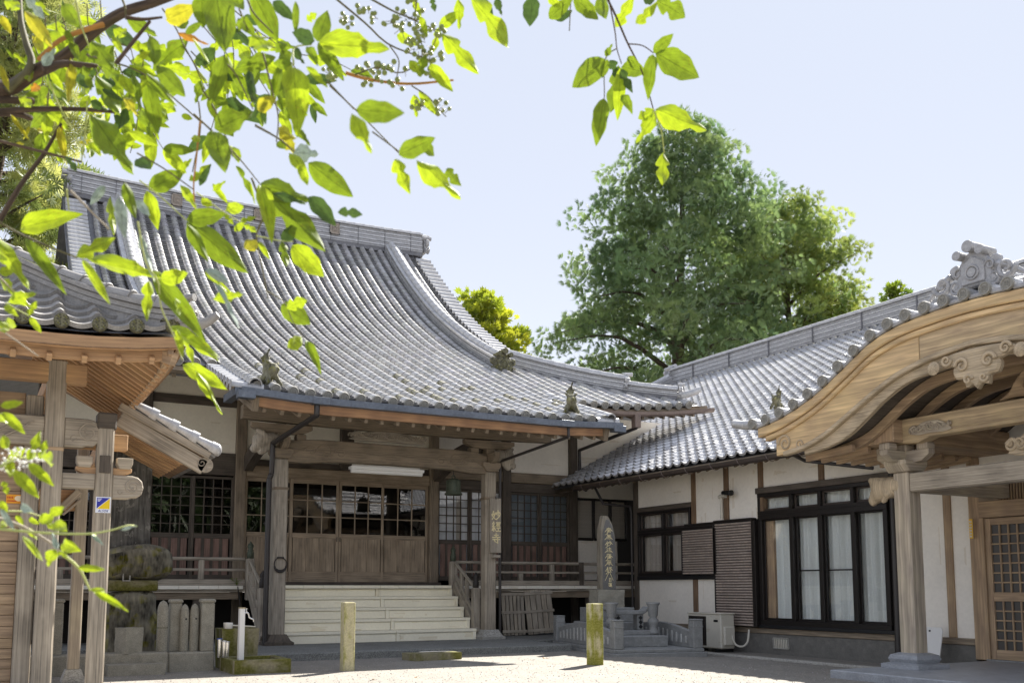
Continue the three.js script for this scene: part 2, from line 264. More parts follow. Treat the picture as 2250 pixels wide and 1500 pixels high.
function sweep(path, section, { closed = true, up = V(0, 1, 0), cap = true, side } = {}) {   // a cross-section [across, above] carried along points
  const n = path.length, m = section.length, P = [], vs = [], uv = [];
  let L = 0; const len = path.map((p, i) => (i ? (L += p.distanceTo(path[i - 1])) : 0));
  for (let i = 0; i < n; i++) { const t = path[Math.min(n - 1, i + 1)].clone().sub(path[Math.max(0, i - 1)]).normalize(), x = side ? side.clone() : up.clone().cross(t).normalize(), y = t.clone().cross(x).normalize(); if (y.dot(up) < 0) y.negate(); P.push(section.map(([a, b]) => path[i].clone().addScaledVector(x, a).addScaledVector(y, b))); }
  const M2 = closed ? m : m - 1; let acc = 0; const su = rnd() * 2;
  for (let j = 0; j < M2; j++) { const k = (j + 1) % m, w = Math.hypot(section[k][0] - section[j][0], section[k][1] - section[j][1]);
    for (let i = 0; i < n - 1; i++) { const a = P[i][j], b = P[i][k], c = P[i + 1][k], d = P[i + 1][j]; for (const [q, s, t] of [[a, acc, len[i]], [b, acc + w, len[i]], [c, acc + w, len[i + 1]], [a, acc, len[i]], [c, acc + w, len[i + 1]], [d, acc, len[i + 1]]]) { vs.push(q.x, q.y, q.z); uv.push(s + su, t + su); } } acc += w; }
  if (cap && closed) { const f = THREE.ShapeUtils.triangulateShape(section.map(([a, b]) => new THREE.Vector2(a, b)), []); for (const e of [0, n - 1]) for (const t of f) for (const k of (e ? t : [t[0], t[2], t[1]])) { const q = P[e][k]; vs.push(q.x, q.y, q.z); uv.push(section[k][0], section[k][1]); } }
  const g = new THREE.BufferGeometry(); g.setAttribute('position', new THREE.Float32BufferAttribute(vs, 3)); g.setAttribute('uv', new THREE.Float32BufferAttribute(uv, 2)); g.computeVertexNormals(); return toCreasedNormals(g, 0.6);
}
function sdf(fn, lo, hi, cell) {   // the surface fn = 0 inside a box
  const size = Math.max(hi.x - lo.x, hi.y - lo.y, hi.z - lo.z), res = Math.ceil(size / cell) + 3, mc = new MarchingCubes(res, new THREE.MeshBasicMaterial(), false, false, 120000), c = lo.clone().add(hi).multiplyScalar(0.5), half = res / 2, s = cell * half, q = V();
  mc.isolation = 0;
  for (let k = 0; k < res; k++) for (let j = 0; j < res; j++) for (let i = 0; i < res; i++) { q.set((i - half) / half * s + c.x, (j - half) / half * s + c.y, (k - half) / half * s + c.z); mc.field[i + j * res + k * res * res] = -fn(q); }
  mc.update();
  const n = mc.count, g = new THREE.BufferGeometry(); g.setAttribute('position', new THREE.BufferAttribute(mc.positionArray.slice(0, n * 3), 3)); g.setAttribute('normal', new THREE.BufferAttribute(mc.normalArray.slice(0, n * 3), 3));
  g.scale(s, s, s).translate(c.x, c.y, c.z); return uvBox(g, 1);
}
const capsule = (p, a, b, ra, rb) => { const pa = p.clone().sub(a), ba = b.clone().sub(a), h = clamp(pa.dot(ba) / ba.lengthSq()); return pa.addScaledVector(ba, -h).length() - mix(ra, rb, h); };
const smin = (a, b, k) => { const h = clamp(0.5 + 0.5 * (b - a) / k); return mix(b, a, h) - k * h * (1 - h); };
function roughen(g, amt, freq, s = 1) {   // welded, knocked-about surface
  let q = g.clone(); q.deleteAttribute('uv'); q.deleteAttribute('normal'); q = mergeVertices(q, 1e-4); const p = q.attributes.position, a = V();
  q.computeVertexNormals(); const nn = q.attributes.normal.clone();
  for (let i = 0; i < p.count; i++) { a.fromBufferAttribute(p, i); const k = (n3(a.clone().multiplyScalar(freq), s) - 0.5) * 2 * amt + (n3(a.clone().multiplyScalar(freq * 2.7), s + 5) - 0.5) * amt; p.setXYZ(i, a.x + nn.getX(i) * k, a.y + nn.getY(i) * k, a.z + nn.getZ(i) * k); }
  q = q.toNonIndexed(); q.computeVertexNormals(); return uvBox(toCreasedNormals(q, 0.9), 1);
}

// ---------------------------------------------------------------- the ground
{
  const xs = [-400, -60, -12, -4, 2, 6, 9.5, 10.4, 11.2, 12, 12.8, 14, 20, 60, 400], zs = [-400, -60, -26, -20, -17, -15, -13, -11, -8, -4, 0, 4, 10, 40, 400], h = (x) => -0.07 * sstep(9.8, 12.6, x), vs = [], uv = [];
  for (let i = 0; i < xs.length - 1; i++) for (let j = 0; j < zs.length - 1; j++) for (const [a, b] of [[i, j], [i, j + 1], [i + 1, j + 1], [i, j], [i + 1, j + 1], [i + 1, j]]) { vs.push(xs[a], h(xs[a]), zs[b]); uv.push(xs[a], zs[b]); }
  const g = new THREE.BufferGeometry(); g.setAttribute('position', new THREE.Float32BufferAttribute(vs, 3)); g.setAttribute('uv', new THREE.Float32BufferAttribute(uv, 2)); g.computeVertexNormals();
  struct('ground', g, 'gravel');
  const peb = new THREE.IcosahedronGeometry(1, 0), ms = [], cs = [];
  for (let i = 0; i < 7000; i++) { const p = at(rr(20, 2240), rr(1426, 1545), 1); const d = p.sub(EYE); if (d.y > -0.01) continue; const q = EYE.clone().addScaledVector(d, -EYE.y / d.y), s = rr(0.004, 0.009); if (q.z < -15.3 || q.x > 11.5) continue; ms.push(mat4(V(q.x, h(q.x) + s * 0.15, q.z), new THREE.Quaternion().setFromEuler(new THREE.Euler(rr(0, 6), rr(0, 6), rr(0, 6))), V(s * rr(0.8, 1.5), s * 0.5, s))); const t = rr(0.26, 0.42); cs.push(new THREE.Color().setRGB(t, t * rr(0.92, 0.98), t * rr(0.82, 0.95))); }
  const gm = M('pebble', [1, 1, 1], null, 1, { roughness: 1 });
  const o = many('gravel', peb, gm, scene, ms, cs); tag(o, 'loose pale gravel scattered over the courtyard', 'gravel');
}
const hallPaving = struct('pavement', [B(3.95, 9.75, -0.3, 0.118, -15.45, -21.5, 0.012, 0), B(9.75, 12.9, -0.3, 0.112, -17.2, -21.5, 0.012, 0), B(-2, 3.95, -0.3, 0.112, -18.2, -21.5, 0.012, 0)], 'pavement');

// ---------------------------------------------------------------- roof tiles
function halfTile(len, r0, r1, seg = 8, lip = 0.018, below = 0) {   // a round cover tile: lower end at z = 0, runs to -z, y is up
  const pos = [], uv = [], pt = (r, k, z) => { const a = Math.PI * (1 + 2 * below) * k / seg - Math.PI * below; return [Math.cos(a) * r, Math.sin(a) * r, z]; };
  const quad = (a, b, c, d) => { for (const q of [a, b, c, a, c, d]) { pos.push(...q); uv.push(q[0] * 2 + q[1], q[2]); } };
  for (let k = 0; k < seg; k++) { quad(pt(r0, k, 0), pt(r0, k + 1, 0), pt(r1, k + 1, -len), pt(r1, k, -len)); quad(pt(r0 - lip, k, 0), pt(r0 - lip, k + 1, 0), pt(r0, k + 1, 0), pt(r0, k, 0)); }
  const g = new THREE.BufferGeometry(); g.setAttribute('position', new THREE.Float32BufferAttribute(pos, 3)); g.setAttribute('uv', new THREE.Float32BufferAttribute(uv, 2)); return toCreasedNormals(g, 0.8);
}
function discFace(r, t = 0.03) {   // a round eave face with rim and a square crest in relief
  const g = [new THREE.CylinderGeometry(r * 0.97, r, t, 20).rotateX(Math.PI / 2), new THREE.TorusGeometry(r * 0.84, r * 0.13, 6, 20).translate(0, 0, t / 2)], q = r * 0.42, w = r * 0.09;
  for (const s of [-1, 1]) g.push(cbox(q * 2, w, w * 2, 0).translate(0, s * q, t / 2), cbox(w, q * 2, w * 2, 0).translate(s * q, 0, t / 2), cbox(w, q * 1.3, w * 1.6, 0).translate(s * q * 0.4, 0, t / 2), cbox(q * 1.5, w, w * 1.6, 0).translate(0, s * q * 0.35, t / 2));
  return merge(g);
}
function panTile(w, len, h = 0.03, th = 0.016, seg = 9, lift = 0.035) {   // a wave tile: hollow on one side, ridge on the other
  const prof = (u) => (u < 0.68 ? -h * Math.sin(u / 0.68 * Math.PI) * 0.75 : h * 1.15 * Math.sin((u - 0.68) / 0.32 * Math.PI)), pos = [], uv = [];
  const P = (k, z, d) => { const u = k / seg; return [(u - 0.5) * w, prof(u) + (z === 0 ? lift : 0) - d, z]; };
  const quad = (a, b, c, d) => { for (const q of [a, b, c, a, c, d]) { pos.push(...q); uv.push(q[0], q[2] + q[1]); } };
  for (let k = 0; k < seg; k++) { quad(P(k, 0, 0), P(k + 1, 0, 0), P(k + 1, -len, 0), P(k, -len, 0)); quad(P(k, 0, th + lift * 0.4), P(k + 1, 0, th + lift * 0.4), P(k + 1, 0, 0), P(k, 0, 0)); }
  for (const k of [0, seg]) quad(P(k, 0, 0), P(k, 0, th), P(k, -len, th), P(k, -len, 0));
  const g = new THREE.BufferGeometry(); g.setAttribute('position', new THREE.Float32BufferAttribute(pos, 3)); g.setAttribute('uv', new THREE.Float32BufferAttribute(uv, 2)); return toCreasedNormals(g, 0.7);
}
const geoRound = [0, 1, 2].map((k) => halfTile(0.285, 0.088 + 0.002 * k, 0.078)), geoDisc = halfTile(0.285, 0.092, 0.08), geoFace = discFace(0.094);
const geoFlat = (() => { const pos = [], uv = [], P = (k, z) => { const u = k / 5 - 0.5; return [u * 0.21, 0.16 * u * u * 0.9 + (z === 0 ? 0.026 : 0), z]; }; const quad = (a, b, c, d) => { for (const q of [a, b, c, a, c, d]) { pos.push(...q); uv.push(q[0], q[2]); } };
  for (let k = 0; k < 5; k++) { const a = P(k, 0), b = P(k + 1, 0); quad(a, b, P(k + 1, -0.15), P(k, -0.15)); quad([a[0], a[1] - 0.024, 0], [b[0], b[1] - 0.024, 0], b, a); }
  const g = new THREE.BufferGeometry(); g.setAttribute('position', new THREE.Float32BufferAttribute(pos, 3)); g.setAttribute('uv', new THREE.Float32BufferAttribute(uv, 2)); return toCreasedNormals(g, 0.7); })();
function onigawara(s, horns = 3) {   // a ridge-end tile: arched plate, curled feet, boss, round tiles on top; faces +z, base at y = 0
  const g = [ext([[-0.5, 0], [-0.62, 0.12], [-0.46, 0.3], [-0.4, 0.62], [-0.22, 0.86], [0, 0.95], [0.22, 0.86], [0.4, 0.62], [0.46, 0.3], [0.62, 0.12], [0.5, 0], [0.2, 0.06], [-0.2, 0.06]], 0.2, 0.03)];
  g.push(ext([[-0.3, 0.12], [-0.3, 0.6], [0, 0.78], [0.3, 0.6], [0.3, 0.12]], 0.08, 0.02).translate(0, 0, 0.12));
  for (const k of [-1, 1]) { g.push(spiral(0.2, 1.3, 0.045, k, k > 0 ? Math.PI : 0).translate(k * 0.5, 0.16, 0.08), spiral(0.14, 1.2, 0.035, -k, k > 0 ? Math.PI : 0).translate(k * 0.42, 0.46, 0.1), blob([[k * 0.4, 0.3], [k * 0.62, 0.42], [k * 0.66, 0.62], [k * 0.5, 0.7], [k * 0.36, 0.56]], 0.16, 0.03)); }
  const tor = new THREE.TorusGeometry(0.16, 0.03, 8, 20).translate(0, 0.38, 0.17); g.push(tor, new THREE.CylinderGeometry(0.11, 0.13, 0.05, 16).rotateX(Math.PI / 2).translate(0, 0.38, 0.17));
  if (horns) for (const [x, y, r] of [[0, 0.99, 0.13], [-0.3, 0.84, 0.1], [0.3, 0.84, 0.1]].slice(0, horns)) g.push(new THREE.CylinderGeometry(r, r, 0.5, 14).rotateX(Math.PI / 2).translate(x, y, 0.02), new THREE.CylinderGeometry(r * 1.1, r * 1.1, 0.05, 14).rotateX(Math.PI / 2).translate(x, y, 0.28));
  return merge(g).scale(s, s, s);
}
function lionFigure() {   // a crouching guardian beast with its tail up, about 0.55 m tall
  const c = [[V(0, 0.1, -0.02), V(0, 0.2, 0.1), 0.07, 0.085], [V(0, 0.2, -0.06), V(0, 0.42, -0.1), 0.065, 0.035], [V(0, 0.42, -0.1), V(0.03, 0.55, -0.06), 0.04, 0.012], [V(0, 0.22, 0.12), V(0, 0.2, 0.2), 0.075, 0.04], [V(-0.06, 0.12, 0.08), V(-0.1, 0.0, 0.14), 0.035, 0.035], [V(0.06, 0.12, 0.08), V(0.1, 0, 0.14), 0.035, 0.035], [V(-0.06, 0.1, -0.06), V(-0.09, 0, -0.08), 0.045, 0.04], [V(0.06, 0.1, -0.06), V(0.09, 0, -0.08), 0.045, 0.04], [V(-0.07, 0.3, 0.1), V(-0.13, 0.36, 0.06), 0.025, 0.008], [V(0.07, 0.3, 0.1), V(0.13, 0.36, 0.06), 0.025, 0.008], [V(0.02, 0.4, -0.09), V(0.1, 0.46, -0.1), 0.025, 0.008], [V(-0.02, 0.36, -0.1), V(-0.1, 0.42, -0.12), 0.025, 0.008]];
  return sdf((p) => { let d = 9; for (const [a, b, r, q] of c) d = smin(d, capsule(p, a, b, r, q), 0.03); return d + 0.014 * (n3(p.clone().multiplyScalar(26), 3) - 0.5) * 2; }, V(-0.2, -0.06, -0.22), V(0.2, 0.6, 0.28), 0.02);
}
const lionGeo = lionFigure();
function carving(w, h, depth, s) {   // an openwork relief: tangled coils and leaves inside w by h, centred, facing +z
  const g = [], k = Math.round(w / h * 3.2), keep = seed; seed = s;
  g.push(blob([[-w / 2, -h * 0.3], [-w * 0.3, -h * 0.42], [0, -h * 0.38], [w * 0.3, -h * 0.42], [w / 2, -h * 0.3], [w * 0.36, h * 0.1], [w * 0.2, h * 0.36], [0, h * 0.42], [-w * 0.22, h * 0.34], [-w * 0.36, h * 0.08]], depth * 0.5, depth * 0.12));
  for (let i = 0; i < k; i++) { const x = (i + 0.5) / k * w - w / 2, y = rr(-0.2, 0.22) * h * (1 - 0.7 * Math.abs(x / w * 2)), r = h * rr(0.14, 0.24); g.push(spiral(r, rr(1, 1.7), r * 0.28, i % 2 ? 1 : -1, rr(0, 6)).translate(x, y, depth * 0.25), new THREE.SphereGeometry(r * 0.45, 8, 6).scale(1, 1, 0.7).translate(x, y, depth * 0.28)); }
  const p = []; for (let i = 0; i <= 12; i++) p.push(V((i / 12 - 0.5) * w * 0.96, Math.sin(i * 1.7) * h * 0.2, depth * 0.3 + 0.02 * Math.cos(i * 2.1))); g.push(tube(p, h * 0.09, h * 0.04, 8, 40));
  seed = keep; return merge(g);
}

// ---------------------------------------------------------------- the main hall
const hall = thing('temple_hall', 'large old temple hall with a sweeping grey tiled roof, cream steps and dark wooden front', 'temple', [7.15, 0, -20.5]);
{
  const CX = 7.15, PR = [[-28.5, 11.72], [-27.2, 10.50], [-25.9, 9.40], [-24.7, 8.50], [-23.5, 7.75], [-22.1, 6.97], [-20.3, 6.12], [-18.2, 5.20], [-16.9, 4.69], [-16, 4.36], [-15.2, 4.08]];
  const sl = PR.map(([z, y], i) => { const a = PR[Math.max(0, i - 1)], b = PR[Math.min(PR.length - 1, i + 1)]; return (b[1] - a[1]) / (b[0] - a[0]); });
  const prof = (z) => { if (z < -28.5) z = -57 - z; let i = 0; while (i < PR.length - 2 && z > PR[i + 1][0]) i++; const h = PR[i + 1][0] - PR[i][0], t = (z - PR[i][0]) / h, t2 = t * t, t3 = t2 * t; return PR[i][1] * (2 * t3 - 3 * t2 + 1) + sl[i] * h * (t3 - 2 * t2 + t) + PR[i + 1][1] * (-2 * t3 + 3 * t2) + sl[i + 1] * h * (t3 - t2); };
  const inKohai = (x) => x > 3.83 && x < 11.0;
  const turnUp = (x, z) => { const d = Math.max(0, Math.abs(x - CX) - 4.6) / 3.4; const k = Math.max(0, Math.abs(x - 7.4) - 2.0) / 1.6; return 0.30 * d * d * sstep(-23, -18, z) + (inKohai(x) ? 0.07 * k * k * sstep(-18, -16, z) : 0); };
  const RY = (x, z) => prof(z) + turnUp(x, z), RP = (x, z, dn = 0) => { const e = 0.05, t = V(0, RY(x, z + e) - RY(x, z - e), 2 * e).normalize(), xx = V(1, (RY(x + e, z) - RY(x - e, z)) / (2 * e), 0).normalize(), n = t.clone().cross(xx).normalize(); return { p: V(x, RY(x, z), z).addScaledVector(n, dn), t, n, x: n.clone().cross(t) }; };
  const frame = (f) => basis(f.x, f.n, f.t, f.p);
  const hipZ = (x) => (x > CX ? -18.1 - (15.1 - x) : -18.1 - (x + 0.8));
  const steps = (x, z0, z1, d) => { const a = []; let z = z1; while (z > z0) { a.push(z); const f = RP(x, z); z -= d * f.t.z; } return a; };
  // decks
  const deckG = [], grid = (fn, nx, nz) => { const vs = [], uv = []; for (let i = 0; i < nx; i++) for (let j = 0; j < nz; j++) for (const [a, b] of [[i, j], [i, j + 1], [i + 1, j + 1], [i, j], [i + 1, j + 1], [i + 1, j]]) { const p = fn(a / nx, b / nz); vs.push(p.x, p.y, p.z); uv.push(p.x, p.z); } const g = new THREE.BufferGeometry(); g.setAttribute('position', new THREE.Float32BufferAttribute(vs, 3)); g.setAttribute('uv', new THREE.Float32BufferAttribute(uv, 2)); g.computeVertexNormals(); return g; };
  const main = (d, x0, x1, z0, z1, nx, nz) => grid((u, v) => { const x = mix(x0, x1, u), z = mix(z0, z1, v); return V(x, RY(x, z) - d, z); }, nx, nz);
  deckG.push(main(0.03, 1.75, 12.5, -28.5, -18.15, 14, 26), main(0.03, 3.86, 10.98, -18.15, -16.02, 14, 6));
  for (const s of [1, -1]) deckG.push(grid((u, v) => { const z = mix(-22.4, -18.15, v), xi = s > 0 ? 12.4 : 1.9, xo = s > 0 ? 15.1 - Math.max(0, -18.1 - z) : -0.8 + Math.max(0, -18.1 - z); const x = mix(xi, s > 0 ? Math.max(xo, 12.4) : Math.min(xo, 1.9), u); return V(x, RY(x, z) - 0.03, z); }, 8, 8));
  for (const s of [1, -1]) deckG.push(grid((u, v) => { const x = CX + s * mix(3.9, 7.95, v), zf = hipZ(x), z = mix(zf, -57 - zf, u); return V(x, RY(x, Math.max(zf, -22.2)) - 0.04, z); }, 4, 8));
  deckG.push(grid((u, v) => { const x = mix(1.75, 12.5, u), z = mix(-28.5, -39, v); return V(x, prof(z) - 0.03, z); }, 6, 12));
  const roof = part('roof', deckG, 'tiledark', hall);
  // round tiles in rows, flat tiles between
  const P0 = 4.33, PITCH = 0.297, rounds = [], flats = [], discs = [];
  for (let k = -17; k <= 36; k++) {
    const x = P0 + PITCH * k, d = Math.abs(x - CX); if (x < -0.6 || x > 15.0) continue;
    const runs = [];
    const z1 = inKohai(x) ? -15.98 : -18.12;
    if (d < 3.8) runs.push([-28.35, z1, 1]); else if (d < 4.25) runs.push([-20.75, z1, 1]); else runs.push([hipZ(x) + 0.12, z1, 1]);
    if (d > 4.2 && d < 4.85) runs.push([-28.35, hipZ(x) - 0.35, 0]);
    for (const [za, zb, end] of runs) {
      if (zb - za < 0.1) continue;
      steps(x, za, zb, 0.25).forEach((z, i) => { const f = RP(x, z, 0.02); (i || !end ? rounds : discs).push([x, z, frame(f)]); });
      if (d > 3.6 && d < 4.2 && za < -21) continue;
      const xm = x + PITCH / 2; steps(xm, za, Math.min(zb, inKohai(xm) ? -15.98 : -18.12), 0.125).forEach((z) => flats.push(frame(RP(xm, z, -0.005))));
    }
  }
  for (const [x, z, m] of discs) { put('eave_tile', geoDisc, 'tile', roof, m); put('tile_face', geoFace, 'crestgrey', roof, m); }
  rounds.sort((a, b) => (b[1] - 0.25 * Math.abs(b[0] - 8)) - (a[1] - 0.25 * Math.abs(a[0] - 8)));
  rounds.slice(0, 260).forEach(([, , m], i) => put('tile', geoRound[i % 3], pick(['tile', 'tile', 'tile', 'tileb', 'tileb', 'tilec']), roof, m.multiply(new THREE.Matrix4().makeRotationZ(rr(-0.04, 0.04)))));
  const grey = (n, lo = 0.72, hi = 1.1) => Array.from({ length: n }, () => { const k = rr(lo, hi); return new THREE.Color().setRGB(k, k * rr(0.97, 1), k * rr(0.92, 1)); });
  many('round_tile', geoRound[0], 'tile', roof, rounds.slice(260).map(([, , m]) => m.multiply(new THREE.Matrix4().makeRotationZ(rr(-0.05, 0.05)))), grey(rounds.length - 260));
  many('flat_tile', geoFlat, 'channel', roof, flats.map((m) => m.multiply(new THREE.Matrix4().makeTranslation(0, rr(-0.004, 0.004), 0))), grey(flats.length, 0.65, 1.15));
  // crosswise verge tiles at both gable ends and at both sides of the porch roof
  const cross = [], crossGeo = merge([halfTile(0.52, 0.088, 0.084, 8), new THREE.CircleGeometry(0.09, 14)]);
  for (const s of [1, -1]) {
    const xo = CX + s * 5.35; steps(xo - s * 0.3, -28.3, -22.0, 0.255).forEach((z) => { const f = RP(CX + s * 4.9, z, 0.05); cross.push(basis(f.t.clone().multiplyScalar(-s), f.n, V(s, 0, 0), V(xo, f.p.y, f.p.z))); });
    const xk = s > 0 ? 11.12 : 3.68; steps(xk, -18.0, -16.0, 0.25).forEach((z) => { const f = RP(s > 0 ? 10.9 : 3.9, z, 0.0); cross.push(basis(f.t.clone().multiplyScalar(-s), f.n, V(s, 0, 0), V(xk + s * 0.08, f.p.y - 0.02, f.p.z))); });
  }
  cross.forEach((m) => put('verge_tile', crossGeo, 'tile', roof, m));
  // side rolls of the porch roof
  for (const x of [3.97, 10.95]) for (const z of steps(x, -18.2, -15.9, 0.25)) { const f = RP(x, z, 0.05); put('edge_tile', z > -15.95 ? geoDisc : geoRound[0], 'tile', roof, frame(f).multiply(new THREE.Matrix4().makeScale(1.25, 1.25, 1))); }
  // stacked ridges: courses of flat tiles under a roll of round tiles
  const band = (w, y, h) => [[-w, y], [w, y], [w, y + h], [-w, y + h]];
  function ridge(name, path, w, courses, h, capR, opt = {}) {
    const r = part(name, sweep(path, band(w, -0.12, 0.12), opt), 'tiledark', hall);
    for (let i = 0; i < courses; i++) part('ridge_course', sweep(path, band(w + (i === courses - 1 ? 0.05 : i % 2 ? 0.006 : -0.006) + 0.02, i * h + 0.004, h - 0.012), opt), i % 2 ? 'tile' : 'tile2', r);
    const cv = new THREE.CatmullRomCurve3(path), L = cv.getLength(), n = Math.max(2, Math.round(L / 0.32));
    const g = halfTile(L / n * 1.08, capR, capR * 0.92, 8, 0.015);
    for (let i = 0; i < n; i++) { const u = (i + 1) / n, p = cv.getPointAt(u), t = cv.getTangentAt(u), x = V(0, 1, 0).cross(t).normalize(), y = t.clone().cross(x); put('ridge_cap', g, 'tile', r, basis(x, y, t, p.addScaledVector(y, courses * h))); }
    return r;
  }
  const mr = ridge('main_ridge', [0, 0.12, 0.25, 0.4, 0.5, 0.6, 0.75, 0.88, 1].map((u) => V(mix(1.85, 12.3, u), 11.70 + 0.10 * Math.pow(Math.abs(u - 0.5) * 2, 2.4), -28.5)), 0.2, 10, 0.062, 0.12);
  for (let i = 0; i < 12; i++) { const x = 2.2 + i * 0.88, y = 11.7 + 0.10 * Math.pow(Math.abs((x - CX) / 5.2), 2.4); put('ridge_band', cbox(0.018, 0.64, 0.47, 0), 'tiledark', mr, mat4(V(x, y + 0.31, -28.5))); }
  for (const x of [4.69, 7.02, 9.35]) { const g = [cbox(0.30, 0.34, 0.03, 0.004)]; for (const s of [-1, 1]) g.push(cbox(0.30, 0.03, 0.05, 0).translate(0, s * 0.155, 0.01), cbox(0.03, 0.34, 0.05, 0).translate(s * 0.135, 0, 0.01)); g.push(cbox(0.16, 0.025, 0.045, 0).translate(0, 0.05, 0.01), cbox(0.16, 0.025, 0.045, 0).translate(0, -0.06, 0.01), cbox(0.025, 0.2, 0.045, 0).translate(0, 0, 0.01), cbox(0.02, 0.1, 0.045, 0).translate(0.07, 0, 0.01), cbox(0.02, 0.1, 0.045, 0).translate(-0.07, 0, 0.01)); put('crest_plaque', merge(g), 'crest', mr, mat4(V(x, 12.05, -28.24))); }
  for (const s of [1, -1]) put('ridge_end_tile', onigawara(0.62), 'tile2', mr, new THREE.Matrix4().makeRotationY(s * Math.PI / 2).setPosition(CX + s * 5.25, 11.78, -28.5));
  const zz = (a, b, n) => Array.from({ length: n + 1 }, (_, i) => mix(a, b, i / n));
  for (const s of [1, -1]) {
    const x = CX + s * 4.0; ridge('descending_ridge', zz(-28.3, -20.85, 16).map((z) => V(x, RY(x, z) + 0.02, z)), 0.15, 6, 0.055, 0.11);
    const f = RP(x, -20.75); put('ridge_end_tile', onigawara(0.52), 'mossytile', hall.children.at(-1), basis(V(1, 0, 0), V(0, 1, 0), V(0, 0, 1), V(x, f.p.y - 0.02, -20.72)));
    const hp = zz(0.0, 1, 10).map((u) => { const xx = CX + s * mix(4.5, 7.55, u), z = hipZ(xx); return V(xx, RY(xx, z) + 0.04 + 0.08 * u * u, z); });
    ridge('corner_ridge', hp.slice(0, 8), 0.13, 6, 0.05, 0.10); ridge('corner_ridge', hp.slice(7), 0.11, 4, 0.045, 0.09);
    const d = V(s, -0.1, 1).normalize(), sx = V(0, 1, 0).cross(d).normalize();
    put('ridge_end_tile', onigawara(0.36, 1), 'tile', hall.children.at(-2), basis(sx, d.clone().cross(sx), d, hp[7].clone().add(V(s * 0.06, 0.04, 0.06)))); put('ridge_end_tile', onigawara(0.30, 1), 'tile', hall.children.at(-1), basis(sx, d.clone().cross(sx), d, hp[10].clone().add(V(s * 0.05, 0, 0.05))));
    part('corner_tile', tube([hp[9], hp[10].clone().add(V(s * 0.12, 0.04, 0.12)), hp[10].clone().add(V(s * 0.42, 0.16, 0.36))], 0.1, 0.075, 10), 'tile', hall);
  }
  // gable walls and bargeboards
  for (const s of [1, -1]) {
    const x = CX + s * 4.75, tri = []; for (const z of zz(-22.5, -34.5, 14)) tri.push([z, prof(z) - 0.12]); tri.push([-34.5, 6.7], [-22.5, 6.7]);
    part('gable_wall', ext(tri, 0.1, 0).rotateY(-Math.PI / 2).translate(x, 0, 0), 'darkwood', hall);
    part('bargeboard', sweep(zz(-28.5, -22.2, 12).map((z) => V(CX + s * 5.05, prof(z) - 0.28, z)), band(0.04, -0.14, 0.28), { side: V(1, 0, 0) }), 'darkwood', hall);
  }
  // under the porch eave: boards, rafters, gutter
  const ex = (a, b, n) => zz(a, b, n);
  part('fascia_board', sweep(ex(4.0, 10.98, 16).map((x) => V(x, RY(x, -16.05) - 0.245, -16.08)), band(0.035, -0.075, 0.15), { side: V(0, 0, 1) }), 'fasciawood', hall);
  part('soffit', [main(0.29, 3.95, 11.0, -20.3, -16.1, 14, 8)], 'oldwood', hall);
  for (let i = 0; i < 23; i++) { const x = 4.2 + i * 0.297; part('rafter', bar(V(x, RY(x, -16.12) - 0.375, -16.13), V(x, prof(-18.2) - 0.36, -18.2), 0.065, 0.09), 'oldwood', hall); }
  for (const x of [4.02, 10.93]) part('porch_bargeboard', sweep([-15.98, -16.6, -17.3, -18.1].map((z) => V(x, prof(z) - 0.2, z)), band(0.05, -0.15, 0.28), { side: V(1, 0, 0) }), 'oldwood', hall);
  const gut = part('gutter', sweep(ex(3.74, 11.18, 18).map((x) => V(x, RY(clamp(x, 3.9, 10.9), -16) - 0.13, -15.84)), band(0.075, -0.05, 0.115), { side: V(0, 0, 1) }), 'copper', hall);
  for (const x of [3.82, 5.06, 9.9, 11.1]) part('gutter_joint', B(x - 0.14, x + 0.14, RY(x, -16) - 0.186, RY(x, -16) - 0.06, -15.757, -15.925, 0.004), 'copper', gut);
  part('side_gutter', B(3.66, 3.80, 4.24, 4.37, -15.93, -16.75, 0.004), 'copper', hall);
  // main eaves left and right of the porch roof
  for (const [x0, x1, m] of [[11.0, 15.35, 'browngutter'], [-0.9, 3.8, 'oldwood']]) {
    const xs = ex(x0, x1, 10);
    part('eave_gutter', sweep(xs.map((x) => V(x, RY(x, -18.1) - 0.17, -17.98)), [[-0.06, 0.05], [-0.055, -0.02], [0, -0.055], [0.055, -0.02], [0.06, 0.05]], { side: V(0, 0, 1) }), m, hall);
    part('eave_board', sweep(xs.map((x) => V(x, RY(x, -18.2) - 0.14, -18.22)), band(0.04, -0.09, 0.16), { side: V(0, 0, 1) }), 'oldwood', hall);
    part('eave_soffit', main(0.22, x0, x1, -20.6, -18.2, 8, 4), 'oldwood', hall);
    for (let x = x0 + 0.15; x < x1 - 0.2; x += 0.297) part('rafter', bar(V(x, RY(x, -18.28) - 0.28, -18.28), V(x, prof(-20.5) - 0.33, -20.5), 0.065, 0.09), 'oldwood', hall);
  }
  // kohai columns, brackets and beams
  for (const [i, x] of [4.985, 9.305].entries()) {
    const c = part('column', B(x - 0.125, x + 0.125, 0.28, 3.5, -17.775, -18.025, 0.032, 1), i ? 'palegrey' : 'greywood', hall);
    part('column_base', toCreasedNormals(plain(lathe([[0, 0], [0.36, 0], [0.37, 0.05], [0.30, 0.08], [0.215, 0.19], [0, 0.19]], 4)), 0.5).rotateY(Math.PI / 4).translate(x, 0.118, -17.9), i ? 'concrete' : 'darkwood', c);
    part('column_collar', B(x - 0.135, x + 0.135, 2.92, 2.97, -17.765, -18.035, 0.01), 'oldwood', c);
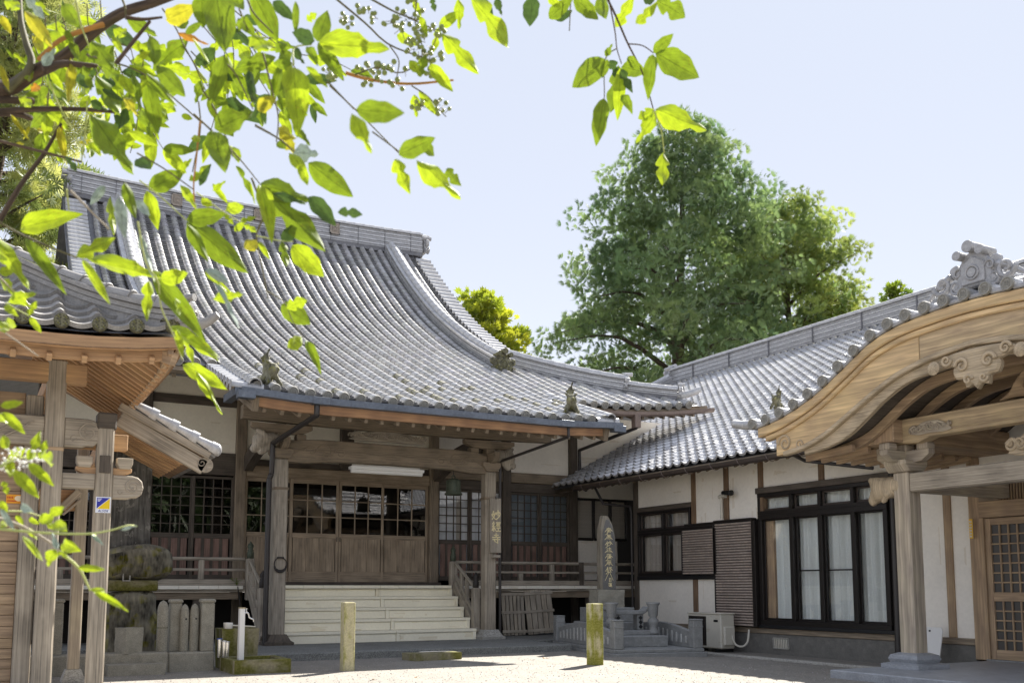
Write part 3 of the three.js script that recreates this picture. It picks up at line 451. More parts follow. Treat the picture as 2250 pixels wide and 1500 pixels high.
    const arm = (w, y0, y1, along) => { const h = y1 - y0, g = ext([[-w / 2, h], [-w / 2, h * 0.55], [-w * 0.36, h * 0.12], [-w * 0.22, 0], [w * 0.22, 0], [w * 0.36, h * 0.12], [w / 2, h * 0.55], [w / 2, h]], 0.13, 0.008).translate(0, y0, 0); return (along === 'z' ? g.rotateY(Math.PI / 2) : g).translate(x, 0, -17.9); };
    part('bracket', [ext([[-0.13, 0], [-0.2, 0.1], [-0.2, 0.18], [0.2, 0.18], [0.2, 0.1], [0.13, 0]], 0.34, 0.01).translate(x, 3.5, -17.9), arm(0.9, 3.66, 3.86, 'x'), arm(0.8, 3.661, 3.859, 'z'), ...[-0.36, 0, 0.36].map((q) => B(x + q - 0.09, x + q + 0.09, 3.855, 3.97, -17.8, -18.0, 0.015)), arm(1.15, 3.965, 4.14, 'x')], 'oldwood', hall);
    const sdl = i ? 1 : -1;
    part('carved_nosing', sdf((p) => { const q = p.clone(); q.x *= sdl; let d = capsule(q, V(0, 0.05, 0), V(0.22, 0.02, 0), 0.13, 0.15); d = smin(d, capsule(q, V(0.28, -0.06, 0), V(0.34, -0.14, 0), 0.10, 0.07), 0.05); d = smin(d, capsule(q, V(0.2, 0.16, 0.06), V(0.3, 0.2, 0.06), 0.05, 0.03), 0.03); d = smin(d, capsule(q, V(0.1, -0.12, 0.06), V(0.22, -0.2, 0.02), 0.05, 0.05), 0.04); return d + 0.03 * (n3(q.multiplyScalar(22), 8) - 0.5); }, V(-0.5, -0.34, -0.24), V(0.5, 0.34, 0.24), 0.03).translate(x + sdl * 0.18, 3.78, -17.82), 'greywood', hall);
    // arched tie beam back to the wall
    part('tie_beam', sweep(zz(-18.0, -20.42, 8).map((z, k) => V(x - sdl * 0.02, 4.02 - 0.35 * Math.pow(k / 8, 1.4) + 0.12 * Math.sin(k / 8 * 3.14), z)), band(0.09, -0.15, 0.3), { side: V(1, 0, 0) }), 'darkwood', hall);
  }
  part('eave_beam', sweep(ex(4.25, 10.75, 12).map((x) => V(x, 4.27 + 0.05 * Math.pow(Math.abs(x - 7.4) / 3.4, 2), -17.9)), band(0.1, -0.12, 0.25), { side: V(0, 0, 1) }), 'oldwood', hall);
  {
    const L = 4.14, sh = [[-L / 2, 0], [-L / 2 + 0.35, 0], [-L / 2 + 0.8, 0.045], [0, 0.07], [L / 2 - 0.8, 0.045], [L / 2 - 0.35, 0], [L / 2, 0], [L / 2, 0.36], [L / 2 - 0.25, 0.43], [L / 2 - 0.7, 0.455], [-L / 2 + 0.7, 0.455], [-L / 2 + 0.25, 0.43], [-L / 2, 0.36]];
    const b = part('rainbow_beam', ext(sh, 0.22, 0.015).translate(7.145, 3.44, -17.9), 'oldwood', hall), g = [];
    for (const s of [-1, 1]) { for (const [dx, r, w] of [[1.35, 0.17, 1.1], [1.05, 0.11, 1.4], [1.62, 0.12, 0.9]]) g.push(spiral(r, w, 0.011, s, s > 0 ? 0 : Math.PI).translate(7.145 + s * dx, 3.66, -17.79)); g.push(tube([V(7.145 + s * 1.2, 3.6, -17.79), V(7.145 + s * 1.7, 3.72, -17.79), V(7.145 + s * 1.95, 3.6, -17.79)], 0.012, 0.006, 6)); }
    part('scroll_carving', g, 'oldwood', b);
  }
  part('carved_strut', carving(1.6, 0.27, 0.12, 5).translate(7.08, 4.055, -17.9), 'greywood', hall);

  // the front wall
  const WZ = -20.5, post = (x, y0, y1, w = 0.22, m = 'oldwood') => part('post', B(x - w / 2, x + w / 2, y0, y1, WZ + 0.1, WZ - 0.12, 0.015, 1), m, hall);
  for (const x of [1.15, 2.98]) post(x, 0.12, 5.3, 0.24, 'darkwood');
  for (const x of [4.865, 9.23]) post(x, 0.12, 5.0, 0.22); for (const x of [11.105, 12.97]) post(x, 0.12, 5.05, 0.22, 'darkwood');
  post(7.15, 3.7, 4.7, 0.3, 'darkwood');  // short dark block above the lintel, middle of the bay
  const wall = part('wall', [B(9.34, 10.995, 3.86, 5.3, WZ, WZ - 0.08, 0), B(11.215, 12.86, 3.86, 5.3, WZ, WZ - 0.08, 0), B(13.08, 16.2, 3.35, 5.4, WZ, WZ - 0.08, 0)], 'plaster', hall);
  part('wall_panel', [B(1.27, 2.86, 3.88, 5.4, WZ, WZ - 0.08, 0), B(3.1, 4.755, 3.88, 5.4, WZ, WZ - 0.08, 0), B(4.975, 7.0, 3.8, 5.3, WZ - 0.02, WZ - 0.08, 0), B(7.3, 9.12, 3.8, 5.3, WZ - 0.02, WZ - 0.08, 0)], 'oldplaster', hall);
  for (const [x0, x1] of [[1.27, 2.86], [3.1, 4.755]]) { part('tie_rail', B(x0, x1, 4.84, 5.02, WZ + 0.05, WZ - 0.02), 'darkwood', hall); part('lintel_beam', B(x0, x1, 3.42, 3.88, WZ + 0.07, WZ - 0.05, 0.012), 'darkwood', hall); }
  for (const [x0, x1] of [[9.34, 10.995], [11.215, 12.86]]) { part('lintel_beam', B(x0, x1, 3.62, 3.86, WZ + 0.08, WZ - 0.05, 0.012), 'oldwood', hall); part('lintel_beam', B(x0, x1, 3.395, 3.61, WZ + 0.05, WZ - 0.05, 0.012), 'darkwood', hall); }
  part('lintel_beam', B(4.975, 9.12, 3.43, 3.66, WZ + 0.07, WZ - 0.05, 0.012), 'doorwood', hall); part('transom_panel', B(4.975, 9.12, 3.67, 3.8, WZ + 0.02, WZ - 0.05), 'darkwood', hall);
  part('threshold', B(4.7, 9.4, 1.18, 1.26, WZ + 0.12, WZ - 0.14), 'darkwood', hall);
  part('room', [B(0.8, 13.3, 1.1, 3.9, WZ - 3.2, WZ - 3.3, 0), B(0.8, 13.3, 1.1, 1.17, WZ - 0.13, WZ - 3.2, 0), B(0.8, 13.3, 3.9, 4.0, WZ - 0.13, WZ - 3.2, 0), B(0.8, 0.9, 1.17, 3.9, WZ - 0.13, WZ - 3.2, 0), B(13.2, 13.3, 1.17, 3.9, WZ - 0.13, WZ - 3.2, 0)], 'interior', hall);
  function leaf(name, x0, x1, y0, y1, cols, rows, z, frameM, o) {   // a framed sliding leaf: panes above, panels below
    const w = o.stile || 0.055, yg = o.mid, top = y1 - (o.top || 0.06), gx0 = x0 + w, gx1 = x1 - w, mw = o.bar || 0.018;
    const L = part(name, [B(x0, x0 + w, y0, y1, z, z - 0.035), B(x1 - w, x1, y0, y1, z, z - 0.035), B(gx0, gx1, top, y1, z, z - 0.034, 0.004, 0), B(gx0, gx1, yg - (o.midH || 0.1), yg, z, z - 0.034, 0.004, 0), B(gx0, gx1, y0, y0 + (o.bot || 0.14), z, z - 0.034, 0.004, 0)], frameM, hall);
    for (let i = 0; i < cols; i++) for (let j = 0; j < rows; j++) { const a = mix(gx0, gx1, i / cols), b = mix(gx0, gx1, (i + 1) / cols), c = mix(yg, top, j / rows), d = mix(yg, top, (j + 1) / rows); part('pane', B(a + mw / 2, b - mw / 2, c + mw / 2, d - mw / 2, z - 0.016, z - 0.020, 0), o.pane || 'glass', L); }
    for (let i = 1; i < cols; i++) part('muntin', B(mix(gx0, gx1, i / cols) - mw / 2, mix(gx0, gx1, i / cols) + mw / 2, yg, top, z - 0.004, z - 0.03, 0.002), frameM, L);
    for (let j = 1; j < rows; j++) part('muntin', B(gx0, gx1, mix(yg, top, j / rows) - mw / 2, mix(yg, top, j / rows) + mw / 2, z - 0.007, z - 0.028, 0.002, 0), frameM, L);
    const n = o.panels, pa = y0 + (o.bot || 0.14), pb = yg - (o.midH || 0.1);
    for (let i = 0; i < n; i++) { const a = mix(gx0, gx1, i / n), b = mix(gx0, gx1, (i + 1) / n), g = o.gap; part('panel', B(a + g / 2, b - g / 2, pa, pb, z - 0.012, z - 0.026, 0.004, 1), o.panelM, L); if (i) part('batten', B(a - g / 2, a + g / 2, pa, pb, z - 0.002, z - 0.03, 0.003, 1), o.battenM, L); }
    return L;
  }
  const door = { mid: 2.29, bot: 0.22, top: 0.09, panels: 3, gap: 0.03, panelM: 'doorwood', battenM: 'doorwood', midH: 0.1, bar: 0.022 };
  [[4.98, 5.98], [5.93, 6.99], [7.0, 8.03], [7.99, 9.11]].forEach(([a, b], i) => { const L = leaf('door_leaf', a, b, 1.26, 3.43, 3, 3, WZ + (i === 1 || i === 2 ? 0.05 : 0.005), 'doorwood', door); if (i === 1 || i === 2) { const x = i === 1 ? b - 0.03 : a + 0.03; part('handle', cbox(0.02, 0.1, 0.012, 0.004).translate(x, 2.17, WZ + 0.052), 'iron', L); } });
  const win = { mid: 2.23, midH: 0.1, bot: 0.1, top: 0.05, panels: 4, gap: 0.06, panelM: 'redwood', battenM: 'darkwood', bar: 0.02 };
  [[9.345, 10.17, 4], [10.15, 10.99, 4], [11.22, 12.04, 4], [12.02, 12.855, 4], [3.1, 3.94, 4], [3.92, 4.75, 4], [1.28, 2.08, 4], [2.06, 2.86, 4]].forEach(([a, b, c], i) => leaf('window_leaf', a, b, 1.3, 3.39, c, 6, WZ + (i % 2 ? 0.045 : 0.004), 'darkwood', win));
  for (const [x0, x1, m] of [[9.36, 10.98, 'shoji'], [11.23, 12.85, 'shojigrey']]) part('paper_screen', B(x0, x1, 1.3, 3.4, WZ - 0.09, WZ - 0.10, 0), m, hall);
  part('screen_post', B(9.86, 9.98, 1.3, 3.4, WZ - 0.06, WZ - 0.08, 0), 'drape', hall);
  // connecting passage to the wing
  part('passage_wall', [B(13.08, 14.3, 1.33, 2.3, WZ, WZ - 0.08, 0)], 'plaster', hall);
  for (const [x0, x1] of [[13.1, 13.58], [13.6, 14.08], [14.1, 14.6]]) { const f = part('passage_window', [B(x0, x0 + 0.03, 2.32, 3.33, WZ + 0.02, WZ - 0.02), B(x1 - 0.03, x1, 2.32, 3.33, WZ + 0.02, WZ - 0.02), B(x0, x1, 3.28, 3.34, WZ + 0.021, WZ - 0.021), B(x0, x1, 2.29, 2.36, WZ + 0.021, WZ - 0.021)], 'alu', hall); part('pane', B(x0 + 0.03, x1 - 0.03, 2.36, 3.28, WZ, WZ - 0.004, 0), 'glass', f); }
  part('passage_blind', B(13.1, 14.6, 2.34, 3.3, WZ - 0.1, WZ - 0.12, 0), 'drape', hall);
  // veranda
  const deck = part('veranda', [B(0.5, 4.72, 1.06, 1.178, -19.16, -20.38, 0.004, 2), B(4.72, 9.4, 1.06, 1.178, -19.3, -20.38, 0.004, 2), B(9.4, 13.95, 1.06, 1.178, -19.16, -20.38, 0.004, 2)], 'greywood', hall);
  for (let x = 0.6; x < 4.6; x += 0.36) part('deck_board', B(x, Math.min(x + 0.355, 4.66), 1.115, 1.182, -19.10, -19.17, 0.003, 0), 'whiteedge', deck);
  for (let x = 9.2; x < 13.85; x += 0.42) part('deck_board', B(x, Math.min(x + 0.415, 13.92), 1.115, 1.182, -19.10, -19.17, 0.003, 0), 'whiteedge', deck);
  for (let x = 5.02; x < 9.0; x += 0.4) part('deck_board', B(x, Math.min(x + 0.395, 9.04), 1.128, 1.190, -19.02, -19.31, 0.003, 0), 'cream', deck);
  for (const [a, b] of [[0.5, 4.6], [9.3, 13.9]]) { part('veranda_beam', B(a, b, 0.92, 1.058, -19.22, -19.36), 'oldwood', hall); for (let x = a + 0.5; x < b; x += 1.42) part('veranda_post', B(x - 0.06, x + 0.06, 0.11, 0.92, -19.24, -19.36), 'darkwood', hall); }
  part('underfloor', B(0.4, 14, 0.1, 1.05, -20.42, -20.5, 0), 'interior', hall);  // dark sheet: the shade beneath the veranda put into its colour
  // railings
  const giboshi = (x, y, z, s = 1) => lathe([[0, 0], [0.055, 0], [0.055, 0.10], [0.04, 0.11], [0.055, 0.125], [0.035, 0.15], [0.05, 0.185], [0.048, 0.215], [0.02, 0.25], [0, 0.285]], 14).scale(s, s, s).translate(x, y, z);
  for (const [a, b, newel, dir] of [[0.6, 4.72, 4.8, -1], [9.2, 13.9, 9.12, 1]]) {
    const r = part('railing', [B(a, b, 1.182, 1.30, -19.20, -19.30), B(a, b, 1.455, 1.505, -19.215, -19.285)], 'greywood', hall);
    part('handrail', rod(V(a, 1.685, -19.25), V(b, 1.685, -19.25), 0.035, 10), 'greywood', r);
    for (let x = dir > 0 ? 10.0 : 3.9, i = 0; x > a && x < b; x += dir * 0.81, i++) part('baluster', B(x - 0.05, x + 0.05, 1.3, i % 2 ? 1.456 : 1.66, -19.21, -19.29), 'greywood', r);
    if (dir > 0) part('baluster', B(12.33, 12.45, 1.2, 1.72, -19.19, -19.31), 'darkwood', r);
    part('newel_post', B(newel - 0.075, newel + 0.075, 0.9, 1.70, -19.1, -19.25, 0.02, 1), 'greywood', r); part('finial', giboshi(newel, 1.70, -19.175, 1.2), 'bronze', r);
    const sx = dir > 0 ? 9.14 : 4.78, s = part('stair_rail', [bar(V(sx, 1.20, -19.1), V(sx, 0.2, -18.05), 0.10, 0.2), bar(V(sx, 1.42, -19.1), V(sx, 0.62, -18.2), 0.06, 0.06)], 'greywood', hall);
    part('handrail', rod(V(sx, 1.66, -19.1), V(sx, 1.16, -18.2), 0.033), 'greywood', s);
    part('newel_post', B(sx - 0.075, sx + 0.075, 0.12, 1.14, -18.06, -18.21, 0.02, 1), 'greywood', s); part('finial', giboshi(sx, 1.14, -18.135, 1.15), 'iron', s);
    for (const t of [0.35, 0.65]) part('baluster', B(sx - 0.035, sx + 0.035, mix(1.2, 0.2, t), mix(1.62, 1.18, t), mix(-19.06, -18.2, t), mix(-19.13, -18.27, t)), 'greywood', s);
  }
  // steps
  const st = part('steps', [0, 1, 2, 3, 4].map((i) => B(5.03, 9.0, 0.11, 0.118 + 0.212 * (i + 1) - 0.06, -17.98 - 0.285 * i, -19.3, 0)), 'offwhite', hall);
  for (let i = 0; i < 5; i++) {
    const y = 0.118 + 0.212 * i, z = -17.93 - 0.285 * i, xr = 9.06;
    for (const [a, b] of [[5.0, 7.33], [7.42, xr]]) { if (i < 4) part('tread', B(a === 5 ? a : 7.336, b, y + 0.157, y + 0.212, z, z - 0.31, 0.005, 0), 'cream', st); part('riser', B(a, b, y, y + 0.15, z - 0.028, z - 0.05, 0.003, 0), 'cream', st); }
    part('cover_strip', B(7.34, 7.41, y, y + 0.156, z - 0.012, z - 0.05, 0.003, 1), 'cream', st);
    part('side_strip', B(xr - 0.08, xr - 0.005, y, y + 0.156, z - 0.010, z - 0.05, 0.003, 1), 'cream', st);
  }
  // rain pipes
  const pipe = (pts, r = 0.04) => part('rain_pipe', pts.slice(1).map((p, i) => rod(pts[i], p, r)), 'darkpipe', hall);
  pipe([V(5.0, 4.2, -15.84), V(5.0, 4.0, -15.84), V(4.78, 3.75, -17.7), V(4.78, 3.2, -17.74), V(4.74, 3.1, -17.74), V(4.74, 0.14, -17.74)], 0.048);
  pipe([V(9.95, 4.2, -15.84), V(9.95, 4.0, -15.84), V(9.52, 3.72, -17.8), V(9.52, 0.14, -17.8)], 0.03);
  pipe([V(13.1, 4.95, -17.98), V(13.1, 4.72, -17.98), V(13.1, 4.5, -20.36), V(13.12, 3.6, -20.36), V(13.2, 3.5, -20.2)], 0.04);
  part('rain_head', B(13.02, 13.18, 4.72, 5.02, -17.9, -18.06, 0.01), 'browngutter', hall);
}
{ const p = atX(1709, 897, 10.35); single('roof_figure', 'tiny dark clay ornament standing near the left tip of the curved porch roof', 'roof ornament', lionGeo.clone().scale(0.62, 0.62, 0.62).rotateY(-1.2).translate(p.x, p.y, p.z), 'mossytile', [p.x, p.y, p.z]); }
// guardian figures on the porch roof corners
for (const [px, py, t, label] of [[590, 842, 0.3, 'small grey clay guardian beast on the left corner of the hall porch roof'], [1255, 905, -0.5, 'small grey clay guardian beast on the right corner of the hall porch roof']]) {
  const p = atZ(px, py, -16.35), g = single('roof_figure', label, 'roof ornament', lionGeo.clone().scale(1.15, 1.15, 1.15).rotateY(t).translate(p.x, p.y - 0.02, p.z), 'mossytile', [p.x, p.y - 0.02, p.z], 'guardian figures on the porch roof');
}

// ---------------------------------------------------------------- the white-walled wing on the right
const wing = thing('white_wing', 'long low white plastered wing with dark framed windows and wave tile roof', 'building', [13.1, 0, -14]);
{
  const X0 = 13.1, G = -0.12, EX = 12.36, SL = 0.53, EY = 3.52, RX = 20.7, ZF = -26.2, ZN = -1.5;
  const ry = (x) => EY + SL * (x - EX);
  const seg = (z0, z1, y0, y1, m = 'plaster', d = 0) => part('wall_panel', B(X0 + d, X0 + 0.14, y0, y1, z0, z1, 0), m, wing);
  // plaster, split by its posts
  const tops = [[-17.94, -16.07, 2.88], [-15.94, -15.07, 2.44], [-14.93, -14.09, 2.44], [-13.96, -12.57, 3.0], [-12.44, -10.9, 3.0], [-10.9, -10.06, 0.40], [-9.93, -9.62, 0.40]];
  tops.forEach(([a, b, y]) => seg(a, b, y, 3.95)); seg(-16.06, -15.94, 2.44, 2.5);
  seg(-17.94, -16.07, 0.37, 1.31); seg(-15.93, -15.29, 0.37, 1.31); seg(-9.42, -1.5, 2.66, 3.95); seg(-8.0, -1.5, 0.4, 2.66);
  for (const [z, y0, m, w] of [[-18.02, 0.1, 'darkwood', 0.15], [-16.005, 2.44, 'posttrim', 0.125], [-15.0, 2.44, 'posttrim', 0.125], [-14.025, 2.44, 'posttrim', 0.125], [-12.505, 2.98, 'posttrim', 0.125], [-16.0, 0.37, 'posttrim', 0.13], [-9.995, 0.40, 'tanwood', 0.13], [-9.52, 0.1, 'tanwood', 0.2]]) part('post', B(X0 - 0.035, X0 + 0.1, y0, y0 === 0.37 ? 1.31 : 3.95, z - w / 2, z + w / 2, 0.008, 1), m, wing);
  part('end_wall', B(X0 + 0.14, 19, -0.1, 3.6, -18.05, -17.95, 0), 'plaster', wing);
  part('ground_sill', B(X0 - 0.03, X0 + 0.1, 0.30, 0.40, -18.05, -9.62, 0.01, 2), 'oldwood', wing);
  const base = part('foundation', B(X0 - 0.012, X0 + 0.2, G - 0.2, 0.298, -18.1, -9.62, 0.008, 2), 'pebbledash', wing);
  const vent = part('vent', [B(X0 - 0.03, X0 - 0.008, 0.03, 0.055, -13.82, -13.40), B(X0 - 0.03, X0 - 0.008, 0.215, 0.24, -13.82, -13.40), B(X0 - 0.03, X0 - 0.008, 0.03, 0.24, -13.82, -13.79), B(X0 - 0.03, X0 - 0.008, 0.03, 0.24, -13.43, -13.40)], 'concrete', wing);
  for (let i = 0; i < 8; i++) part('vent_slat', B(X0 - 0.026, X0 - 0.006, 0.055, 0.215, -13.775 + i * 0.043, -13.75 + i * 0.043, 0.002), 'offwhite', vent);
  part('vent_back', B(X0 - 0.0135, X0 - 0.0125, 0.05, 0.22, -13.79, -13.43, 0), 'black', vent);
  // one opening: a frame with panes
  function window(zs, y0, y1, m, o = {}) {
    const w = o.w || 0.05, x = X0 - (o.out ?? 0.05), f = part('window', [B(x, X0 + 0.1, y0, y0 + w, zs[0], zs.at(-1), 0.004, 2), B(x, X0 + 0.1, y1 - w, y1, zs[0], zs.at(-1), 0.004, 2), ...zs.map((z, i) => B(x + 0.004, X0 + 0.1, y0 + w, y1 - w, z - (i ? (i === zs.length - 1 ? w : w / 2) : 0), z + (i ? (i === zs.length - 1 ? 0 : w / 2) : w), 0.004, 1))], m, wing);
    for (let i = 0; i < zs.length - 1; i++) { const a = zs[i] + (i ? w / 2 : w), b = zs[i + 1] - (i === zs.length - 2 ? w : w / 2), q = X0 + 0.01 + 0.02 * (i % 2); part('sash', [B(q, q + 0.03, y0 + w, y0 + w + 0.04, a, b, 0.003, 2), B(q, q + 0.03, y1 - w - 0.03, y1 - w, a, b, 0.003, 2), B(q, q + 0.03, y0 + w + 0.04, y1 - w - 0.03, a, a + 0.03, 0.003, 1), B(q, q + 0.03, y0 + w + 0.04, y1 - w - 0.03, b - 0.03, b, 0.003, 1)], o.sash || 'alubrown', f); part('pane', B(q + 0.012, q + 0.016, y0 + w + 0.04, y1 - w - 0.03, a + 0.03, b - 0.03, 0), 'glass', f); if (o.rail && o.rail.includes(i)) part('sash_rail', B(q - 0.004, q + 0.024, 1.435, 1.46, a + 0.03, b - 0.03, 0.002, 2), o.sash || 'alubrown', f); }
    return f;
  }
  window([-17.93, -17.04, -16.10], 2.34, 2.80, 'alu', { w: 0.06 }); window([-17.93, -17.04, -16.29], 1.40, 2.34, 'alu', { w: 0.06 });
  part('head_beam', B(X0 - 0.06, X0 + 0.1, 2.80, 2.90, -17.95, -16.06, 0.008, 2), 'darkwood', wing); part('sill_beam', B(X0 - 0.06, X0 + 0.1, 1.31, 1.40, -17.95, -15.27, 0.008, 2), 'black', wing);
  part('head_beam', B(X0 - 0.06, X0 + 0.1, 2.33, 2.45, -16.28, -15.28, 0.008, 2), 'alu', wing);
  window([-14.10, -13.25, -12.56, -11.82, -11.10], 2.50, 2.90, 'alu', { w: 0.07 }); window([-14.10, -13.25, -12.56, -11.82, -11.10], 0.46, 2.50, 'alu', { w: 0.09, rail: [1, 2], sash: 'alu' });
  part('head_beam', B(X0 - 0.08, X0 + 0.1, 2.90, 3.01, -14.12, -10.95, 0.008, 2), 'darkwood', wing); part('sill_beam', B(X0 - 0.07, X0 + 0.1, 0.40, 0.46, -14.12, -10.95, 0.008, 2), 'black', wing);
  part('inner_jamb', B(X0 + 0.06, X0 + 0.12, 0.5, 2.46, -14.01, -13.80, 0.006, 1), 'tanwood', wing);
  // shutter boxes with horizontal ribs
  for (const [za, zb, y0, y1] of [[-16.27, -15.30, 1.41, 2.32], [-15.25, -14.20, 0.42, 2.40]]) {
    const s = part('shutter_box', [B(X0 - 0.10, X0 + 0.05, y0, y1, za, zb, 0.006, 2), B(X0 - 0.14, X0, y1, y1 + 0.06, za - 0.02, zb + 0.02, 0.006, 2), B(X0 - 0.13, X0, y0, y1, za - 0.03, za, 0.004, 1), B(X0 - 0.13, X0, y0, y1, zb, zb + 0.09, 0.004, 1)], 'alu', wing);
    const n = Math.round((y1 - y0) / 0.052); for (let i = 0; i < n; i++) { const y = mix(y0, y1, (i + 0.5) / n); part('slat', sweep([V(X0 - 0.101, y, za + 0.01), V(X0 - 0.101, y, zb - 0.01)], [[0, -0.022], [0.026, -0.010], [0.026, 0.012], [0, 0.020]].map(([a, b]) => [-a, b]), { side: V(1, 0, 0) }), 'shutter', s); }
  }
  // curtains in folds behind the glass, and the room, walls made pale to bounce light
  function curtain(z0, z1, y0, y1, m, x = X0 + 0.13) { const p = []; const n = Math.round((z1 - z0) / 0.022); for (let i = 0; i <= n; i++) p.push([x + 0.028 * Math.sin(i * 0.85) + 0.014 * Math.sin(i * 0.37 + 1), mix(z0, z1, i / n)]); const vs = [], uv = []; for (let i = 0; i < n; i++) for (const [k, y] of [[i, y0], [i + 1, y0], [i + 1, y1], [i, y0], [i + 1, y1], [i, y1]]) { vs.push(p[k][0], y, p[k][1]); uv.push(p[k][1], y); } const g = new THREE.BufferGeometry(); g.setAttribute('position', new THREE.Float32BufferAttribute(vs, 3)); g.setAttribute('uv', new THREE.Float32BufferAttribute(uv, 2)); g.computeVertexNormals(); return part('curtain', mergeVertices(g).toNonIndexed(), m, wing); }
  curtain(-14.05, -13.27, 0.5, 2.86, 'curtain'); curtain(-13.23, -12.58, 0.5, 2.86, 'curtain', X0 + 0.15); curtain(-12.54, -11.84, 0.5, 2.86, 'curtain', X0 + 0.14); curtain(-11.8, -11.1, 0.5, 2.86, 'curtain');
  curtain(-17.9, -17.05, 1.4, 2.8, 'drape'); curtain(-17.0, -16.12, 1.4, 2.8, 'drape', X0 + 0.2);
  part('room', [B(X0 + 1.9, X0 + 2, 0.2, 3.6, -18, -9.6, 0), B(X0 + 0.15, X0 + 1.9, 0.2, 0.3, -18, -9.6, 0), B(X0 + 0.15, X0 + 1.9, 3.3, 3.4, -18, -9.6, 0), B(X0 + 0.15, X0 + 1.9, 0.3, 3.3, -10.75, -10.7, 0), B(X0 + 0.15, X0 + 1.9, 0.3, 3.3, -18, -17.95, 0)], 'paleroom', wing);
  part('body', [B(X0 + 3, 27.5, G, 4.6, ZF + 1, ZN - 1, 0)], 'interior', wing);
  // roof
  const dk = (x0, x1, y0, y1, t) => { const g = new THREE.BufferGeometry(), q = [[x0, y0], [x1, y1]].flatMap(([x, y]) => [[x, y - t, ZF], [x, y - t, ZN]]), v = [0, 1, 3, 0, 3, 2].flatMap((i) => q[i]); g.setAttribute('position', new THREE.Float32BufferAttribute(v, 3)); g.computeVertexNormals(); return uvBox(g, 2); };
  const roof = part('roof', [dk(EX + 0.03, RX, EY, ry(RX), 0.03), dk(RX, 2 * RX - EX, ry(RX), EY, 0.03)], 'tiledark', wing);
  part('soffit', dk(EX + 0.05, X0 + 0.3, EY, ry(X0 + 0.3), 0.13), 'oldwood', wing);
  const W = 0.27, C = 0.235, geo = panTile(W * 1.06, C * 1.14, 0.036, 0.02, 8, 0.062), t = V(-1, -SL, 0).normalize(), n = V(-SL, 1, 0).normalize(), xa = V(0, 0, 1), near = [], far = [];
  const nC = Math.round((RX - EX) * Math.hypot(1, SL) / C), bt = basis(n.clone().cross(t), n, t, V());
  for (let i = 0; i < nC; i++) for (let k = 0; k < (ZN - ZF) / W; k++) { const z = ZF + (k + 0.5) * W, p = V(EX, EY + 0.03, z).addScaledVector(t, -i * C).addScaledVector(n, rr(-0.003, 0.003)); const m = bt.clone().setPosition(p).multiply(new THREE.Matrix4().makeRotationZ(rr(-0.02, 0.02))); (i < 9 && z < -11.6 && z > -20.4 ? near : far).push(m); }
  M('pantileb', [0.58, 0.58, 0.59], T.tile, 0.7, { roughness: 0.36, metalness: 0.22 }); near.forEach((m) => put('tile', geo, pick(['pantile', 'pantile', 'pantileb']), roof, m)); many('wave_tile', geo, 'pantile', roof, far, far.map(() => { const k = rr(0.74, 1.1); return new THREE.Color().setRGB(k, k, k * rr(0.96, 1.02)); }));
  // ridge with courses, bands and end
  const path = [V(RX, 0, ZF), V(RX, 0, ZN)].map((p) => p.setY(ry(RX) - 0.02)), band = (w, y, h) => [[-w, y], [w, y], [w, y + h], [-w, y + h]];
  const rg = part('main_ridge', sweep(path, band(0.14, -0.2, 0.7)), 'tiledark', wing);
  for (let i = 0; i < 8; i++) part('ridge_course', sweep(path, band(0.16 + (i % 2 ? 0.008 : 0) + (i === 7 ? 0.05 : 0), 0.06 + i * 0.062, 0.052)), i % 2 ? 'tile' : 'tile2', rg);
  const cg = halfTile(0.3, 0.1, 0.093, 8); for (let z = ZF + 0.2; z < ZN; z += 0.27) put('ridge_cap', cg, 'tile', rg, basis(V(-1, 0, 0), V(0, 1, 0), V(0, 0, -1), V(RX, ry(RX) + 0.53, z - 0.2)));
  for (let z = ZF + 1.2; z < -9; z += 1.75) put('ridge_band', cbox(0.40, 0.5, 0.03, 0), 'tiledark', rg, mat4(V(RX, ry(RX) + 0.29, z)));
  for (let z = ZF + 0.4; z < -9; z += 0.27) part('mortar_gap', B(RX - 0.19, RX - 0.1, ry(RX) - 0.1, ry(RX) + 0.03, z, z + 0.16, 0.02), 'offwhite', rg);
  part('ridge_end_tile', onigawara(0.6).rotateY(Math.PI).translate(RX, ry(RX) + 0.05, ZF - 0.05), 'tile', rg);
  const dp = [0, 0.3, 0.6, 1].map((u) => V(mix(RX - 0.3, EX + 1, u), ry(mix(RX - 0.3, EX + 1, u)) + 0.02, ZF + 0.28)), dr = part('descending_ridge', sweep(dp, band(0.13, -0.1, 0.34)), 'tiledark', wing);
  for (let i = 0; i < 5; i++) part('ridge_course', sweep(dp, band(0.15 + (i === 4 ? 0.04 : 0), 0.04 + i * 0.062, 0.052)), i % 2 ? 'tile' : 'tile2', dr);
  part('ridge_roll', tube(dp.map((p) => p.clone().addScaledVector(n, 0.36)), 0.1, 0.1, 10), 'tile', dr);
  // eave: rafters, boards, gutter
  for (let z = -19.4; z < -9.2; z += 0.268) part('rafter', [bar(V(EX + 0.1, ry(EX + 0.1) - 0.17, z), V(X0 + 0.1, ry(X0 + 0.1) - 0.17, z), 0.05, 0.075)], 'oldwood', wing);
  part('eave_board', B(EX + 0.02, EX + 0.06, EY - 0.12, EY - 0.01, -19.5, -9.3, 0.004, 2), 'oldwood', wing);
  part('gutter', sweep([V(EX - 0.04, EY - 0.10, -19.4), V(EX - 0.04, EY - 0.10, -9.6)], [[-0.055, 0.045], [-0.05, -0.02], [0, -0.05], [0.05, -0.02], [0.055, 0.045], [0.045, 0.045], [0, -0.03], [-0.045, 0.045]], {}), 'alubrown', wing);
